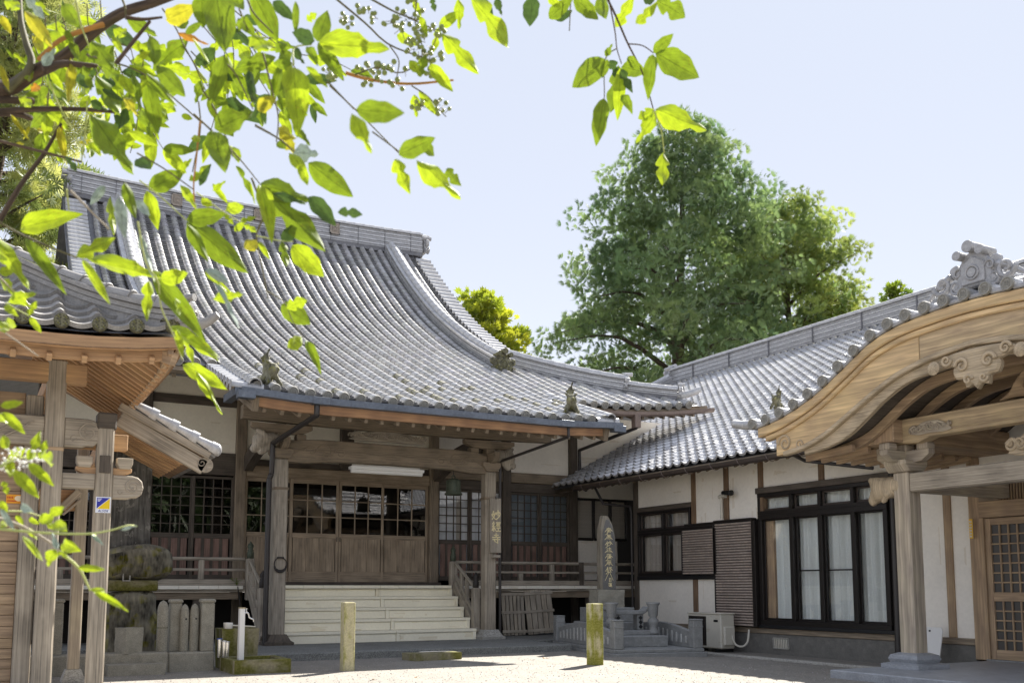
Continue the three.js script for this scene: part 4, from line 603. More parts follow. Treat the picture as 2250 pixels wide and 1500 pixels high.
  for (let z = -19; z < -10; z += 0.75) part('gutter_hook', tube([V(EX - 0.11, EY - 0.03, z), V(EX - 0.1, EY - 0.12, z + 0.04), V(EX - 0.03, EY - 0.17, z + 0.09), V(EX + 0.05, EY - 0.13, z + 0.12)], 0.007, 0.007, 5), 'browngutter', wing);
  const pipe = (pts, r = 0.035) => part('rain_pipe', pts.slice(1).map((p, i) => rod(pts[i], p, r)), 'darkpipe', wing);
  pipe([V(12.36, 3.42, -18.6), V(12.4, 3.0, -18.3), V(13.0, 2.95, -18.12), V(13.02, 2.8, -18.1), V(13.02, 0.0, -18.1)], 0.028);
  pipe([V(12.3, 3.36, -10.9), V(12.95, 3.05, -10.9), V(12.97, 2.9, -10.9), V(12.97, -0.05, -10.92)], 0.05);
  pipe([V(12.34, 3.40, -12.4), V(12.5, 3.3, -12.3), V(12.9, 3.08, -11.2)], 0.03);
  part('air_pipe', [rod(V(X0 - 0.06, 2.50, -15.09), V(X0 - 0.06, 2.93, -15.09), 0.035), rod(V(X0 - 0.06, 2.93, -15.15), V(X0 - 0.12, 2.96, -14.9), 0.04)], 'offwhite', wing);
}
{
  const c = thing('security_camera', 'small dark security camera on a white bracket on the white wing wall', 'camera', [12.95, 2.9, -14.75]);
  part('bracket', [rod(V(13.07, 2.96, -15.0), V(12.96, 2.98, -14.92), 0.025), B(13.05, 13.07, 2.9, 3.03, -15.06, -14.96)], 'white', c); part('body', [rod(V(12.96, 2.99, -14.95), V(12.93, 2.97, -14.7), 0.045, 12), rod(V(12.93, 2.97, -14.7), V(12.925, 2.966, -14.66), 0.055, 12)], 'black', c);
}

// ---------------------------------------------------------------- the curved-gable entrance porch
const porch = thing('entrance_porch', 'wooden entrance porch with an undulating curved gable and golden bargeboard', 'porch', [10.6, 0, -7.25]);
{
  const ZC = -7.25, top = [[0, 4.47], [0.42, 4.455], [0.98, 4.40], [1.43, 4.27], [1.85, 4.04], [2.39, 3.76], [2.97, 3.56], [3.45, 3.47], [3.75, 3.47]], bot = [[0, 3.96], [0.55, 3.90], [1.0, 3.80], [1.29, 3.69], [1.62, 3.53], [1.93, 3.37], [2.3, 3.19], [2.7, 3.07], [3.2, 3.01]], inn = [[0, 3.76], [0.5, 3.73], [0.94, 3.67], [1.3, 3.51], [1.63, 3.30], [1.94, 3.12], [2.3, 3.02], [2.7, 2.97]];
  const cv = (t) => { const c = new THREE.SplineCurve(t.map(([a, b]) => new THREE.Vector2(a, b))).getPoints(60); return (d) => { d = Math.abs(d); let i = 0; while (i < c.length - 2 && d > c[i + 1].x) i++; return mix(c[i].y, c[i + 1].y, clamp((d - c[i].x) / (c[i + 1].x - c[i].x), 0, 1.3)); }; };
  const fT = cv(top), fB = cv(bot), fI = cv(inn);
  // an outline between two curves, as a plate across x
  const plate = (f, g, d, x, th, bev = 0.012, d0 = -d, endcut = 0) => { const a = [], b = []; for (let i = 0; i <= 56; i++) { const q = mix(d0, d, i / 56); a.push([q + (i === 56 ? endcut : i === 0 && d0 < 0 ? -endcut : 0), f(q)]); b.unshift([q, g(q)]); } return ext([...a, ...b], th, bev).rotateY(-Math.PI / 2).translate(x, 0, ZC); };
  const off = (f, k) => (d) => f(d) + k;
  M('porchtan', [0.60, 0.455, 0.28], T.wood, 0.7, { bump: 0.003, bumpTex: T.woodBump }); for (const [d0, d1, m] of [[-3.2, -0.72, 'goldwood'], [-0.715, 0.9, 'porchtan'], [0.905, 3.2, 'goldwood']]) part('bargeboard', plate(off(fT, -0.17), fB, d1, 10.12, 0.11, 0.008, d0), m, porch);
  part('bargeboard_cap', [plate(off(fT, -0.02), off(fT, -0.155), 3.5, 10.09, 0.19, 0.015), plate(off(fT, -0.16), off(fT, -0.235), 3.38, 10.085, 0.12, 0.015)], 'goldwood', porch);
  part('bargeboard_trim', [plate(off(fB, 0.03), off(fB, -0.035), 3.05, 10.085, 0.1, 0.012), plate(off(fB, -0.03), fI, 2.7, 10.14, 0.08, 0.01)], 'carved', porch);
  part('curl_carving', [1, -1].flatMap((s) => [spiral(0.13, 1.5, 0.018, s, s > 0 ? 0 : Math.PI).rotateY(-Math.PI / 2).translate(10.06, 3.17, ZC + s * 3.02), spiral(0.07, 1.2, 0.012, -s, 0).rotateY(-Math.PI / 2).translate(10.06, 3.12, ZC + s * 2.75)]), 'carved', porch);
  // roof skin, rows of tiles with crest faces
  const skin = (k, x0, x1) => { const vs = []; for (let i = 0; i < 56; i++) for (const [a, x] of [[i, x0], [i + 1, x0], [i + 1, x1], [i, x0], [i + 1, x1], [i, x1]]) { const d = mix(-3.75, 3.75, a / 56); vs.push(x, fT(d) + k, ZC + d); } const g = new THREE.BufferGeometry(); g.setAttribute('position', new THREE.Float32BufferAttribute(vs, 3)); g.computeVertexNormals(); return uvBox(g, 0); };
  const roof = part('roof', [skin(0.0, 10.0, 14.5), skin(-0.06, 10.15, 13.3)], 'tiledark', porch);
  const face = halfTile(0.34, 0.078, 0.07, 10, 0.015, 0.25).rotateY(-Math.PI / 2), pface = discFace(0.08, 0.03).rotateY(-Math.PI / 2), plainT = halfTile(0.32, 0.076, 0.068, 8, 0.012, 0.2).rotateY(-Math.PI / 2), rest = [], hollow = [];
  for (let k = -13; k <= 13; k++) { const d = k * 0.275, e = 0.03, tl = Math.atan2(fT(d + e) - fT(d - e), 2 * e), q = new THREE.Quaternion().setFromAxisAngle(V(1, 0, 0), -tl); put('eave_tile', face, 'tile', roof, mat4(V(9.97, fT(d) + 0.055, ZC + d), q)); put('tile_face', pface, 'crestgrey', roof, mat4(V(9.97, fT(d) + 0.055, ZC + d), q)); for (let i = 1; i < 12; i++) rest.push(mat4(V(9.97 + i * 0.29, fT(d) + 0.06, ZC + d), q)); const d2 = d + 0.1375, t2 = Math.atan2(fT(d2 + e) - fT(d2 - e), 2 * e); put('lip_tile', cbox(0.3, 0.05, 0.2, 0.012), 'tile2', roof, mat4(V(10.14, fT(d2) + 0.012, ZC + d2), new THREE.Quaternion().setFromAxisAngle(V(1, 0, 0), -t2))); }
  many('round_tile', plainT, 'tile', roof, rest);
  const roll = []; for (let i = 0; i <= 20; i++) { const d = mix(-2.0, 2.0, i / 20); roll.push(V(10.42, fT(d) + 0.04, ZC + d)); }
  for (let i = 0; i < 14; i++) { const a = mix(-1.95, 1.95, i / 14), b = mix(-1.95, 1.95, (i + 1) / 14), p = V(10.44, fT(a) + 0.05, ZC + a), r = V(10.44, fT(b) + 0.05, ZC + b), z = p.clone().sub(r).normalize(); put('gable_roll', halfTile(p.distanceTo(r) * 1.08, 0.185, 0.178, 10, 0.02), 'tile', roof, basis(V(0, 1, 0).cross(z).normalize(), z.clone().cross(V(0, 1, 0).cross(z).normalize()), z, p)); }
  for (const s of [1, -1]) part('corner_tile', tube([V(10.05, 3.53, ZC + s * 3.55), V(10.02, 3.53, ZC + s * 3.75), V(9.98, 3.58, ZC + s * 3.98)], 0.075, 0.06, 10), 'tile', roof);
  const rg = part('porch_ridge', [B(10.3, 15.5, 4.5, 4.78, ZC - 0.14, ZC + 0.14, 0.01)], 'tiledark', porch);
  for (let i = 0; i < 4; i++) part('ridge_course', B(10.3, 15.5, 4.62 + i * 0.055, 4.665 + i * 0.055, ZC - 0.16 - (i === 3 ? 0.04 : 0), ZC + 0.16 + (i === 3 ? 0.04 : 0), 0.006), 'tile', rg);
  for (let x = 10.4; x < 15; x += 0.3) put('ridge_cap', plainT, 'tile', rg, mat4(V(x, 4.84, ZC), undefined, V(1, 1.2, 1.4)));
  part('ridge_end_tile', onigawara(0.5).rotateY(-Math.PI / 2).translate(10.22, 4.62, ZC), 'tile2', rg);
  part('ridge_end_wing', [1, -1].flatMap((s) => [spiral(0.12, 1.4, 0.035, -s, s > 0 ? 0 : Math.PI).rotateY(-Math.PI / 2).translate(10.16, 4.76, ZC + s * 0.42), tube([V(10.18, 4.84, ZC + s * 0.3), V(10.18, 4.74, ZC + s * 0.5), V(10.2, 4.60, ZC + s * 0.68)], 0.05, 0.02, 8)]), 'tile2', rg);
  // arched ribs and ceiling under the gable
  for (let i = 0; i < 5; i++) part('arched_rib', plate(off(fI, 0.10), off(fI, -0.03), 2.5, 10.55 + i * 0.52, 0.085, 0.008), 'tanwood', porch);
  part('ceiling', [(() => { const vs = []; for (let i = 0; i < 50; i++) for (const [a, x] of [[i, 10.2], [i + 1, 10.2], [i + 1, 13.3], [i, 10.2], [i + 1, 13.3], [i, 13.3]]) { const d = mix(-2.9, 2.9, a / 50); vs.push(x, fI(d) + 0.11, ZC + d); } const g = new THREE.BufferGeometry(); g.setAttribute('position', new THREE.Float32BufferAttribute(vs, 3)); g.computeVertexNormals(); return uvBox(g, 0); })()], 'darkwood', porch);  // dark wood here puts the shade under the gable into the colour
  // pendant carving
  const pend = part('pendant', [blob([[0, 0.04], [0.16, 0.0], [0.34, 0.06], [0.5, 0.14], [0.34, 0.2], [0.12, 0.22], [-0.12, 0.22], [-0.34, 0.2], [-0.5, 0.14], [-0.34, 0.06], [-0.16, 0]], 0.09, 0.02), blob([[0, -0.26], [0.06, -0.2], [0.14, -0.22], [0.17, -0.12], [0.27, -0.1], [0.3, 0.02], [0.16, 0.1], [-0.16, 0.1], [-0.3, 0.02], [-0.27, -0.1], [-0.17, -0.12], [-0.14, -0.22], [-0.06, -0.2]], 0.11, 0.025)].map((g) => g.rotateY(-Math.PI / 2).translate(10.05, 3.66, -7.17)), 'carved', porch);
  part('scroll', [1, -1].flatMap((s) => [spiral(0.09, 1.3, 0.026, s, s > 0 ? 0 : 3.14).rotateY(-Math.PI / 2).translate(9.99, 3.70, -7.17 + s * 0.17), spiral(0.06, 1.2, 0.02, -s, 0).rotateY(-Math.PI / 2).translate(9.99, 3.52, -7.17 + s * 0.1), spiral(0.07, 1.4, 0.022, s, 0).rotateY(-Math.PI / 2).translate(10.0, 3.80, -7.17 + s * 0.38), lathe([[0, 0.03], [0.03, 0.035], [0.07, 0.02], [0.085, 0]], 12).rotateZ(Math.PI / 2).translate(10.0, 3.74, -7.17 + s * 0.56)]), 'carved', pend);
  // posts, brackets, beams
  for (const [z, s] of [[-9.01, 1], [-5.49, -1]]) {
    const p = part('post', B(10.88, 11.13, 0.28, 2.68, z - 0.125, z + 0.125, 0.02, 1), 'porchwood', porch);
    part('post_base', [toCreasedNormals(plain(lathe([[0, 0], [0.42, 0], [0.42, 0.055], [0.30, 0.075], [0.33, 0.12], [0.30, 0.17], [0.19, 0.20], [0, 0.20]], 4)), 0.5).rotateY(Math.PI / 4).translate(11.005, 0.10, z)], 'porchstone', p);
    part('bracket', [ext([[-0.14, 0], [-0.22, 0.09], [-0.22, 0.15], [0.22, 0.15], [0.22, 0.09], [0.14, 0]], 0.36, 0.01).translate(11.0, 2.68, z), ext([[-0.42, 0.17], [-0.42, 0.1], [-0.3, 0.02], [-0.16, 0], [0.16, 0], [0.3, 0.02], [0.42, 0.1], [0.42, 0.17]], 0.13, 0.008).translate(11.0, 2.79, z), ext([[-0.42, 0.17], [-0.42, 0.1], [-0.3, 0.02], [-0.16, 0], [0.16, 0], [0.3, 0.02], [0.42, 0.1], [0.42, 0.17]], 0.128, 0.008).rotateY(Math.PI / 2).translate(11.0, 2.789, z), ...[-0.33, 0, 0.33].flatMap((q) => [B(11 + q - 0.085, 11 + q + 0.085, 2.955, 3.05, z - 0.085, z + 0.085, 0.015), ...(q ? [B(10.915, 11.085, 2.955, 3.05, z + q - 0.085, z + q + 0.085, 0.015)] : [])])], 'porchwood', porch);
    part('side_purlin', B(10.62, 13.05, 3.055, 3.36, z - s * 0.45, z + s * 0.14, 0.012, 0), 'tanwood', porch);
    part('carved_nosing', sdf((q) => { let d = capsule(q, V(0, 0, 0.12 * s), V(0, 0, -0.2 * s), 0.14, 0.15); d = smin(d, capsule(q, V(0, -0.08, -0.24 * s), V(0, -0.16, -0.34 * s), 0.11, 0.07), 0.05); d = smin(d, capsule(q, V(-0.08, 0.1, -0.2 * s), V(-0.1, 0.12, -0.28 * s), 0.05, 0.04), 0.03); d = smin(d, capsule(q, V(-0.1, -0.1, 0), V(-0.08, -0.18, -0.1 * s), 0.05, 0.03), 0.03); return d + 0.035 * (n3(q.clone().multiplyScalar(20), 4) - 0.5); }, V(-0.25, -0.3, -0.48), V(0.25, 0.3, 0.48), 0.03).translate(11.0, 2.50, z - s * 0.22), 'carved', porch);
    for (let i = 0; i < 9; i++) { const x = 10.42 + i * 0.3; part('rafter', bar(V(x, 3.02, z - s * 0.35), V(x, 2.97, z - s * 1.2), 0.07, 0.1), 'tanwood', porch); }
    part('side_beam', B(11.1, 13.05, 2.42, 2.65, z - 0.09, z + 0.09, 0.012), 'porchwood', porch);
  }
  const L = 3.3; part('upper_beam', [ext([[-1.78, 0.0], [-1.4, -0.03], [-1.2, 0.03], [1.2, 0.03], [1.4, -0.03], [1.78, 0], [1.78, 0.26], [1.7, 0.31], [-1.7, 0.31], [-1.78, 0.26]], 0.2, 0.012).rotateY(-Math.PI / 2).translate(10.9, 3.055, ZC), B(10.79, 10.83, 3.13, 3.16, ZC - 1.35, ZC + 1.35, 0.008)], 'porchtan', porch);
  part('beam_carving', carving(0.62, 0.2, 0.05, 9).rotateY(-Math.PI / 2).translate(10.785, 3.20, -8.42), 'porchwood', porch.children.at(-1));
  part('lower_beam', B(10.9, 11.1, 2.405, 2.655, -8.885, -5.615, 0.015, 2), 'palegrey', porch);
  part('carved_strut', [carving(0.85, 0.34, 0.1, 12).rotateY(-Math.PI / 2).translate(10.95, 2.85, -7.05)], 'carved', porch);
  part('gable_strut', [B(10.86, 11.02, 3.37, 3.80, -6.99, -6.78, 0.015, 1), blob([[0, 0], [0.3, 0.04], [0.52, 0.02], [0.38, 0.12], [0.3, 0.24], [0.16, 0.36], [0.02, 0.38]], 0.1, 0.02).rotateY(Math.PI / 2).translate(10.92, 3.37, -6.99), blob([[0, 0], [-0.3, 0.04], [-0.52, 0.02], [-0.38, 0.12], [-0.3, 0.24], [-0.16, 0.36], [-0.02, 0.38]], 0.1, 0.02).rotateY(Math.PI / 2).translate(10.92, 3.37, -6.78), spiral(0.08, 1.3, 0.02, 1, 0).rotateY(-Math.PI / 2).translate(10.85, 3.52, -7.12), spiral(0.06, 1.3, 0.018, -1, 0).rotateY(-Math.PI / 2).translate(10.85, 3.68, -7.05)], 'tanwood', porch);
  // door wall
  part('door_frame', [B(13.02, 13.2, 2.16, 2.40, -9.42, -5.2, 0.01, 2), B(13.03, 13.18, 0.1, 2.16, -9.42, -9.36, 0.006, 1), B(13.02, 13.2, 2.64, 2.72, -9.42, -5.2, 0.01, 2)], 'tanwood', porch);
  for (let z = -9.1, i = 0; z < -5.3; z += 0.045, i++) if (z < -6.9) part('transom_slat', B(13.06, 13.09, 2.4, 2.64, z, z + 0.022, 0.003), 'tanwood', porch);
  part('transom_back', B(13.13, 13.15, 2.4, 2.64, -9.1, -5.3, 0), 'interior', porch); part('transom_post', B(13.04, 13.12, 2.4, 2.64, -9.42, -9.1, 0.006), 'oldwood', porch);
  for (const [za, zb] of [[-9.36, -8.35], [-8.33, -7.32], [-7.3, -6.3]]) {
    const D = part('lattice_door', [B(13.06, 13.1, 0.12, 2.15, za, za + 0.09, 0.005, 1), B(13.06, 13.1, 0.12, 2.15, zb - 0.09, zb, 0.005, 1), B(13.06, 13.1, 2.05, 2.15, za + 0.09, zb - 0.09, 0.005, 2), B(13.06, 13.1, 0.95, 1.08, za + 0.09, zb - 0.09, 0.005, 2), B(13.06, 13.1, 0.12, 0.26, za + 0.09, zb - 0.09, 0.005, 2)], 'tanwood', porch), a = za + 0.09, b = zb - 0.09;
    for (let i = 1; i < 6; i++) { const z = mix(a, b, i / 6); part('muntin', B(13.065, 13.092, 0.26, 2.05, z - 0.011, z + 0.011, 0.002, 1), 'tanwood', D); }
    for (const [y0, y1, n] of [[1.08, 2.05, 7], [0.26, 0.95, 5]]) { for (let j = 1; j < n; j++) { const y = mix(y0, y1, j / n); part('muntin', B(13.07, 13.09, y - 0.011, y + 0.011, a, b, 0.002, 2), 'tanwood', D); } part('pane', B(13.094, 13.098, y0, y1, a, b, 0), 'smoked', D); }
  }
  part('threshold', B(13.0, 13.2, 0.08, 0.12, -9.4, -5, 0.005), 'granite', porch);
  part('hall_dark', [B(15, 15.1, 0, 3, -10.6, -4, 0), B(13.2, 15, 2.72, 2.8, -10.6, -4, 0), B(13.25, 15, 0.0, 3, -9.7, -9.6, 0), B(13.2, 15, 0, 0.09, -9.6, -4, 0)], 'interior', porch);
}
struct('porch_floor', [B(9.82, 13.0, -0.3, 0.10, -9.36, -2.5, 0.012, 2)], 'porchstone');
struct('kerb', [B(11.78, 11.92, -0.3, -0.015, -15.4, -9.37, 0.02, 2)], 'concrete');
{ const n = thing('name_plate', 'narrow yellow plate with white marks on the post beside the lattice door', 'sign', [13.0, 1.87, -9.53]); part('plate', B(12.992, 13.002, 1.865, 2.155, -9.565, -9.505, 0.003), M('plateYellow', [0.85, 0.52, 0.05], null, 1, { roughness: 0.5 }), n); for (let i = 0; i < 6; i++) part('lettering', [B(12.989, 12.991, 1.885 + i * 0.043, 1.912 + i * 0.043, -9.55, -9.538, 0), B(12.989, 12.991, 1.893 + i * 0.043, 1.899 + i * 0.043, -9.557, -9.517, 0), B(12.989, 12.991, 1.885 + i * 0.043, 1.908 + i * 0.043, -9.53, -9.522, 0)], 'white', n); }

// ---------------------------------------------------------------- the roofed gate on the left
const gate = thing('roofed_gate', 'weathered wooden gate with grey wave tile roofs and carved beam ends', 'gate', [0.79, 0, -12.12]);
{
  const ZE = -10.79, XE = 1.95, Wt = 0.36, Ct = 0.30, surf = (s) => 3.80 + 0.46 * s + 0.06 * s * s, lift = (e) => 0.12 * Math.pow(clamp(1 - e / 1.4), 2);   // s: distance in from the eave, e: distance along the eave from the corner
  const fy = (x, z) => { const a = ZE - z, b = XE - x; return surf(Math.min(a, b)) + lift(Math.max(a, b)) * clamp(1 - Math.min(a, b)); };
  const face = (side, d, ext0) => { const vs = [], N = 10; for (let i = 0; i < N; i++) for (let j = 0; j < N; j++) for (const [a, b] of [[i, j], [i, j + 1], [i + 1, j + 1], [i, j], [i + 1, j + 1], [i + 1, j]]) { const s = a / N * 3, q = mix(s, 5, b / N); const x = side ? XE - s : XE - q, z = side ? ZE - q : ZE - s; vs.push(x, fy(x, z) - d, z); } const g = new THREE.BufferGeometry(); g.setAttribute('position', new THREE.Float32BufferAttribute(vs, 3)); g.computeVertexNormals(); return uvBox(g, side ? 0 : 2); };
  const roof = part('roof', [face(0, 0.06), face(1, 0.03)], 'tiledark', gate);
  const geo = panTile(Wt * 1.04, Ct * 1.2, 0.042, 0.03, 12, 0.05), disc = merge([new THREE.CylinderGeometry(0.075, 0.078, 0.05, 18).rotateX(Math.PI / 2), new THREE.CylinderGeometry(0.068, 0.07, 0.02, 18).rotateX(Math.PI / 2).translate(0, 0, 0.03)]);
  for (let k = 0; k < 8; k++) { const xd = 1.80 - 0.36 * k, xc = xd - 0.12; for (let i = 0; i < 8; i++) { const z = ZE - i * Ct * 0.87; if (XE - xc < (ZE - z) + 0.02) continue; const y = fy(xc, z), e = 0.05, t = V(0, fy(xc, z + e) - fy(xc, z - e), 2 * e).normalize(), xx = V(1, (fy(xc + e, z) - fy(xc - e, z)) / (2 * e) , 0).normalize(), n = t.clone().cross(xx).normalize(); put('tile', geo, 'gatetile', roof, basis(n.clone().cross(t), n, t, V(xc, y, z))); if (!i) put('eave_disc', disc, 'mossytile', roof, mat4(V(xd, y + 0.035, z + 0.01))); } }
  for (let i = 0; i < 9; i++) put('side_tile', panTile(0.3, 0.3, 0.04, 0.028, 8, 0.04), 'mossytile', roof, basis(V(0, -0.05, -1).normalize(), V(0.42, 0.9, -0.04).normalize(), V(0.9, -0.42, 0).normalize(), V(XE + 0.02, fy(XE, ZE - 0.15 - i * 0.28) - 0.02, ZE - 0.2 - i * 0.28)));
  // hip ridge
  const hp = []; for (let i = 0; i <= 10; i++) { const s = mix(0.05, 3, i / 10); hp.push(V(XE - s, fy(XE - s, ZE - s) + 0.02, ZE - s)); }
  const band = (w, y, h) => [[-w, y], [w, y], [w, y + h], [-w, y + h]], hr = part('hip_ridge', sweep(hp, band(0.09, -0.15, 0.3)), 'gatetile', gate);
  for (let i = 0; i < 3; i++) part('ridge_course', sweep(hp, band(0.11 + (i === 2 ? 0.035 : 0), 0.02 + i * 0.06, 0.048)), 'gatetile', hr);
  const hc = new THREE.CatmullRomCurve3(hp); for (let i = 0; i < 13; i++) { const u = (i + 0.02) / 13, p = hc.getPointAt(u), t = hc.getTangentAt(u).negate(), x = V(0, 1, 0).cross(t).normalize(), y = t.clone().cross(x); put('ridge_cap', merge([halfTile(0.34, 0.085, 0.08, 10), new THREE.TorusGeometry(0.088, 0.014, 6, 14, Math.PI).translate(0, 0, -0.01)]), 'gatetile', hr, basis(x, y, t, p.addScaledVector(y, 0.2))); }
  const dC = V(1, 0, 1).normalize(), cx = V(0, 1, 0).cross(dC).normalize();
  part('ridge_end_tile', onigawara(0.3, 1).applyMatrix4(basis(cx, V(0, 1, 0), dC, V(XE - 0.02, fy(XE, ZE) + 0.02, ZE + 0.04))), 'gatetile', hr);
  part('corner_tile', tube([V(XE - 0.15, 3.98, ZE - 0.1), V(XE + 0.06, 3.94, ZE + 0.06), V(XE + 0.17, 3.97, ZE + 0.14), V(XE + 0.27, 4.05, ZE + 0.22)], 0.09, 0.04, 10), 'gatetile', hr);
  // eaves: boards, rafters
  part('eave_fascia', [0, 1].map((k) => { const p = []; for (let i = 0; i <= 12; i++) { const x = mix(-3, XE - 0.05 - k * 0.1, i / 12); p.push(V(x, fy(x, ZE) - 0.17 - k * 0.10, ZE - 0.06 - k * 0.12)); } return sweep(p, band(0.03, -0.05, 0.13), { side: V(0, 0, 1) }); }), 'orangewood', gate);
  part('side_fascia', [0, 1].map((k) => { const p = []; for (let i = 0; i <= 10; i++) { const z = mix(ZE - 0.05, -15.2, i / 10); p.push(V(XE - 0.05 - k * 0.1, fy(XE, z) - 0.15 - k * 0.09, z)); } return sweep(p, band(0.03, -0.05, 0.12), { side: V(1, 0, 0) }); }), 'tanwood', gate);
  part('soffit', [face(0, 0.22), face(1, 0.20)], 'darkboard', gate);
  for (let k = 0; k < 10; k++) { const x = 1.62 - 0.33 * k; part('rafter', bar(V(x, fy(x, ZE) - 0.33, ZE - 0.1), V(x, fy(x, ZE - Math.min(1.2, XE - x)) - 0.27, ZE - Math.min(1.2, Math.max(0.4, XE - x))), 0.055, 0.08), 'orangewood', gate); }
  for (let i = 0; i < 21; i++) { const z = ZE - 0.35 - i * 0.2, s = Math.min(1.3, Math.max(0.3, ZE - z)); part('rafter', bar(V(XE - 0.1, fy(XE, z) - 0.30, z), V(XE - s, fy(XE - s, Math.min(z, ZE - s)) - 0.25, z), 0.045, 0.07), 'orangewood', gate); }
  part('hip_rafter', bar(V(XE - 0.1, fy(XE, ZE) - 0.34, ZE - 0.1), V(XE - 1.4, surf(1.4) - 0.3, ZE - 1.4), 0.1, 0.14), 'tanwood', gate);
  part('wall_plate', [B(-3, 1.1, 3.44, 3.66, -12.03, -12.2), B(0.7, 0.88, 3.44, 3.64, -12.2, -14.4)], 'orangewood', gate);
  // posts and wall
  const P1 = part('post', B(0.69, 0.89, 0, 3.7, -12.02, -12.22, 0.02, 1), 'palegrey', gate); part('dark_patch_band', B(0.685, 0.895, 2.66, 2.71, -12.015, -12.225, 0.01), 'tanwood', P1);
  part('post', B(1.24, 1.42, 0.06, 3.1, -12.03, -12.21, 0.018, 1), 'palegrey', gate); part('post_base', B(1.2, 1.46, 0, 0.065, -11.99, -12.25, 0.01), 'concrete', gate);
  part('post', B(1.16, 1.30, 0.14, 3.0, -13.40, -13.54, 0.015, 1), 'porchwood', gate); part('post_base', toCreasedNormals(plain(lathe([[0, 0], [0.19, 0], [0.125, 0.15], [0, 0.15]], 4)), 0.4).rotateY(Math.PI / 4).translate(1.23, 0, -13.47), 'concrete', gate);
  part('door_pillar', B(0.50, 0.68, 0, 3.3, -12.2, -12.38, 0.012, 1), 'palegrey', gate);
  const bw = part('board_wall', B(-2.5, 0.50, 0, 3.3, -12.36, -12.4, 0), 'tanwood', gate);
  for (let y = 0.02, i = 0; y < 3.2; i++) { const h = y < 1.65 ? rr(0.105, 0.135) : 0.28; part('board', B(-2.5, 0.498, y + 0.003, y + h - 0.003, -12.33 + rr(-0.004, 0.004), -12.36, 0.004, 0), 'tanwood', bw); y += h; }
  const nose = (x0, w, h, y, z, m) => { const g = [ext([[0, 0], [w * 0.5, 0], [w * 0.62, h * 0.06], [w * 0.8, 0.02], [w * 0.95, h * 0.22], [w, h * 0.5], [w * 0.95, h * 0.78], [w * 0.8, h * 0.95], [w * 0.62, h], [0, h]], 0.14, 0.012), spiral(h * 0.3, 1.6, 0.012, 1, 2).translate(w * 0.64, h * 0.52, 0.07), spiral(h * 0.38, 0.9, 0.008, 1, 0.5).translate(w * 0.62, h * 0.52, 0.07), tube([V(w * 0.34, h * 0.3, 0.07), V(w * 0.24, h * 0.2, 0.07), V(w * 0.18, h * 0.34, 0.07), V(w * 0.28, h * 0.4, 0.07)], 0.008, 0.006, 5)]; return part('beam_nose', g.map((q) => q.translate(x0, y, z)), m, gate); };
  part('carved_beam', [B(-2.5, 0.69, 2.72, 3.05, -12.05, -12.19, 0.012), ...[0, 1, 2].map((k) => tube([V(-0.1 + k * 0.2, 2.80, -12.04), V(0.1 + k * 0.2, 2.86 + 0.03 * k, -12.04), V(0.2 + k * 0.16, 2.95, -12.04), V(0.34 + k * 0.12, 2.98, -12.04)], 0.012, 0.006, 5))], 'palegrey', gate);
  nose(0.89, 0.39, 0.33, 2.72, -12.12, 'palegrey'); nose(1.42, 0.34, 0.27, 2.155, -12.12, 'palegrey');
  part('lower_beam', B(0.89, 1.24, 2.255, 2.43, -12.06, -12.18, 0.01), 'palegrey', gate);
  part('tie_beam', [B(0.89, 1.6, 2.74, 2.93, -12.28, -12.4, 0.01), B(1.27, 1.39, 2.6, 2.78, -12.21, -14.5, 0.01), B(0.6, 1.2, 2.10, 2.36, -13.44, -13.56, 0.01)], 'orangewood', gate);
  for (const x of [1.12, 1.33, 1.55]) part('bracket_block', ext([[-0.06, 0], [-0.085, 0.06], [-0.085, 0.13], [0.085, 0.13], [0.085, 0.06], [0.06, 0]], 0.16, 0.008).translate(x, 2.50 + (x === 1.33 ? 0.06 : 0), -12.14), 'porchwood', gate);
  part('bracket_arm', [ext([[-0.3, 0.09], [-0.3, 0.05], [-0.2, 0], [0.2, 0], [0.3, 0.05], [0.3, 0.09]], 0.1, 0.006).translate(1.33, 2.42, -12.14), B(1.13, 1.17, 2.36, 2.5, -12.1, -12.2)], 'orangewood', gate);
  part('angle_strut', [bar(V(1.0, 2.12, -13.4), V(1.2, 2.34, -13.4), 0.08, 0.09), bar(V(1.02, 2.04, -13.38), V(1.22, 2.24, -13.38), 0.05, 0.03)], 'porchwood', gate);
  part('post_cap', [B(1.23, 1.44, 2.94, 3.14, -12.02, -12.24, 0.02), B(1.27, 1.39, 2.44, 2.64, -12.015, -12.03, 0.005)], 'darkwood', gate);
  // lower roof
  const ly = (x) => 2.96 + 0.5 * (2.82 - x), zV = -13.4, zB = -16.3, XE2 = 2.82;
  const lr = part('lower_roof', [bar(V(2.85, ly(2.85) - 0.06, (zV + zB) / 2), V(1.7, ly(1.7) - 0.06, (zV + zB) / 2), zB - zV > 0 ? 1 : zV - zB, 0.04, 0)], 'gatetile', gate);
  const lt = V(1, -0.5, 0).normalize(), ln = V(0.5, 1, 0).normalize(), tg = panTile(0.29, 0.34, 0.035, 0.025, 10, 0.04);
  for (let i = 0; i < 4; i++) for (let k = 1; k < 9; k++) put('tile', tg, 'gatetile', lr, basis(ln.clone().cross(lt), ln, lt, V(2.87, ly(2.87), zV - 0.05 - k * 0.29).addScaledVector(lt, -i * 0.29)));
  for (let i = 0; i < 4; i++) { const p = V(2.85, ly(2.85) - 0.0, zV + 0.0).addScaledVector(lt, -i * 0.29); put('verge_tile', merge([halfTile(0.3, 0.085, 0.05, 10, 0.02, 0.3), halfTile(0.1, 0.09, 0.085, 10, 0.02, 0.3)]), 'tile', lr, basis(ln.clone().cross(lt), ln, lt, p.addScaledVector(ln, 0.03))); }
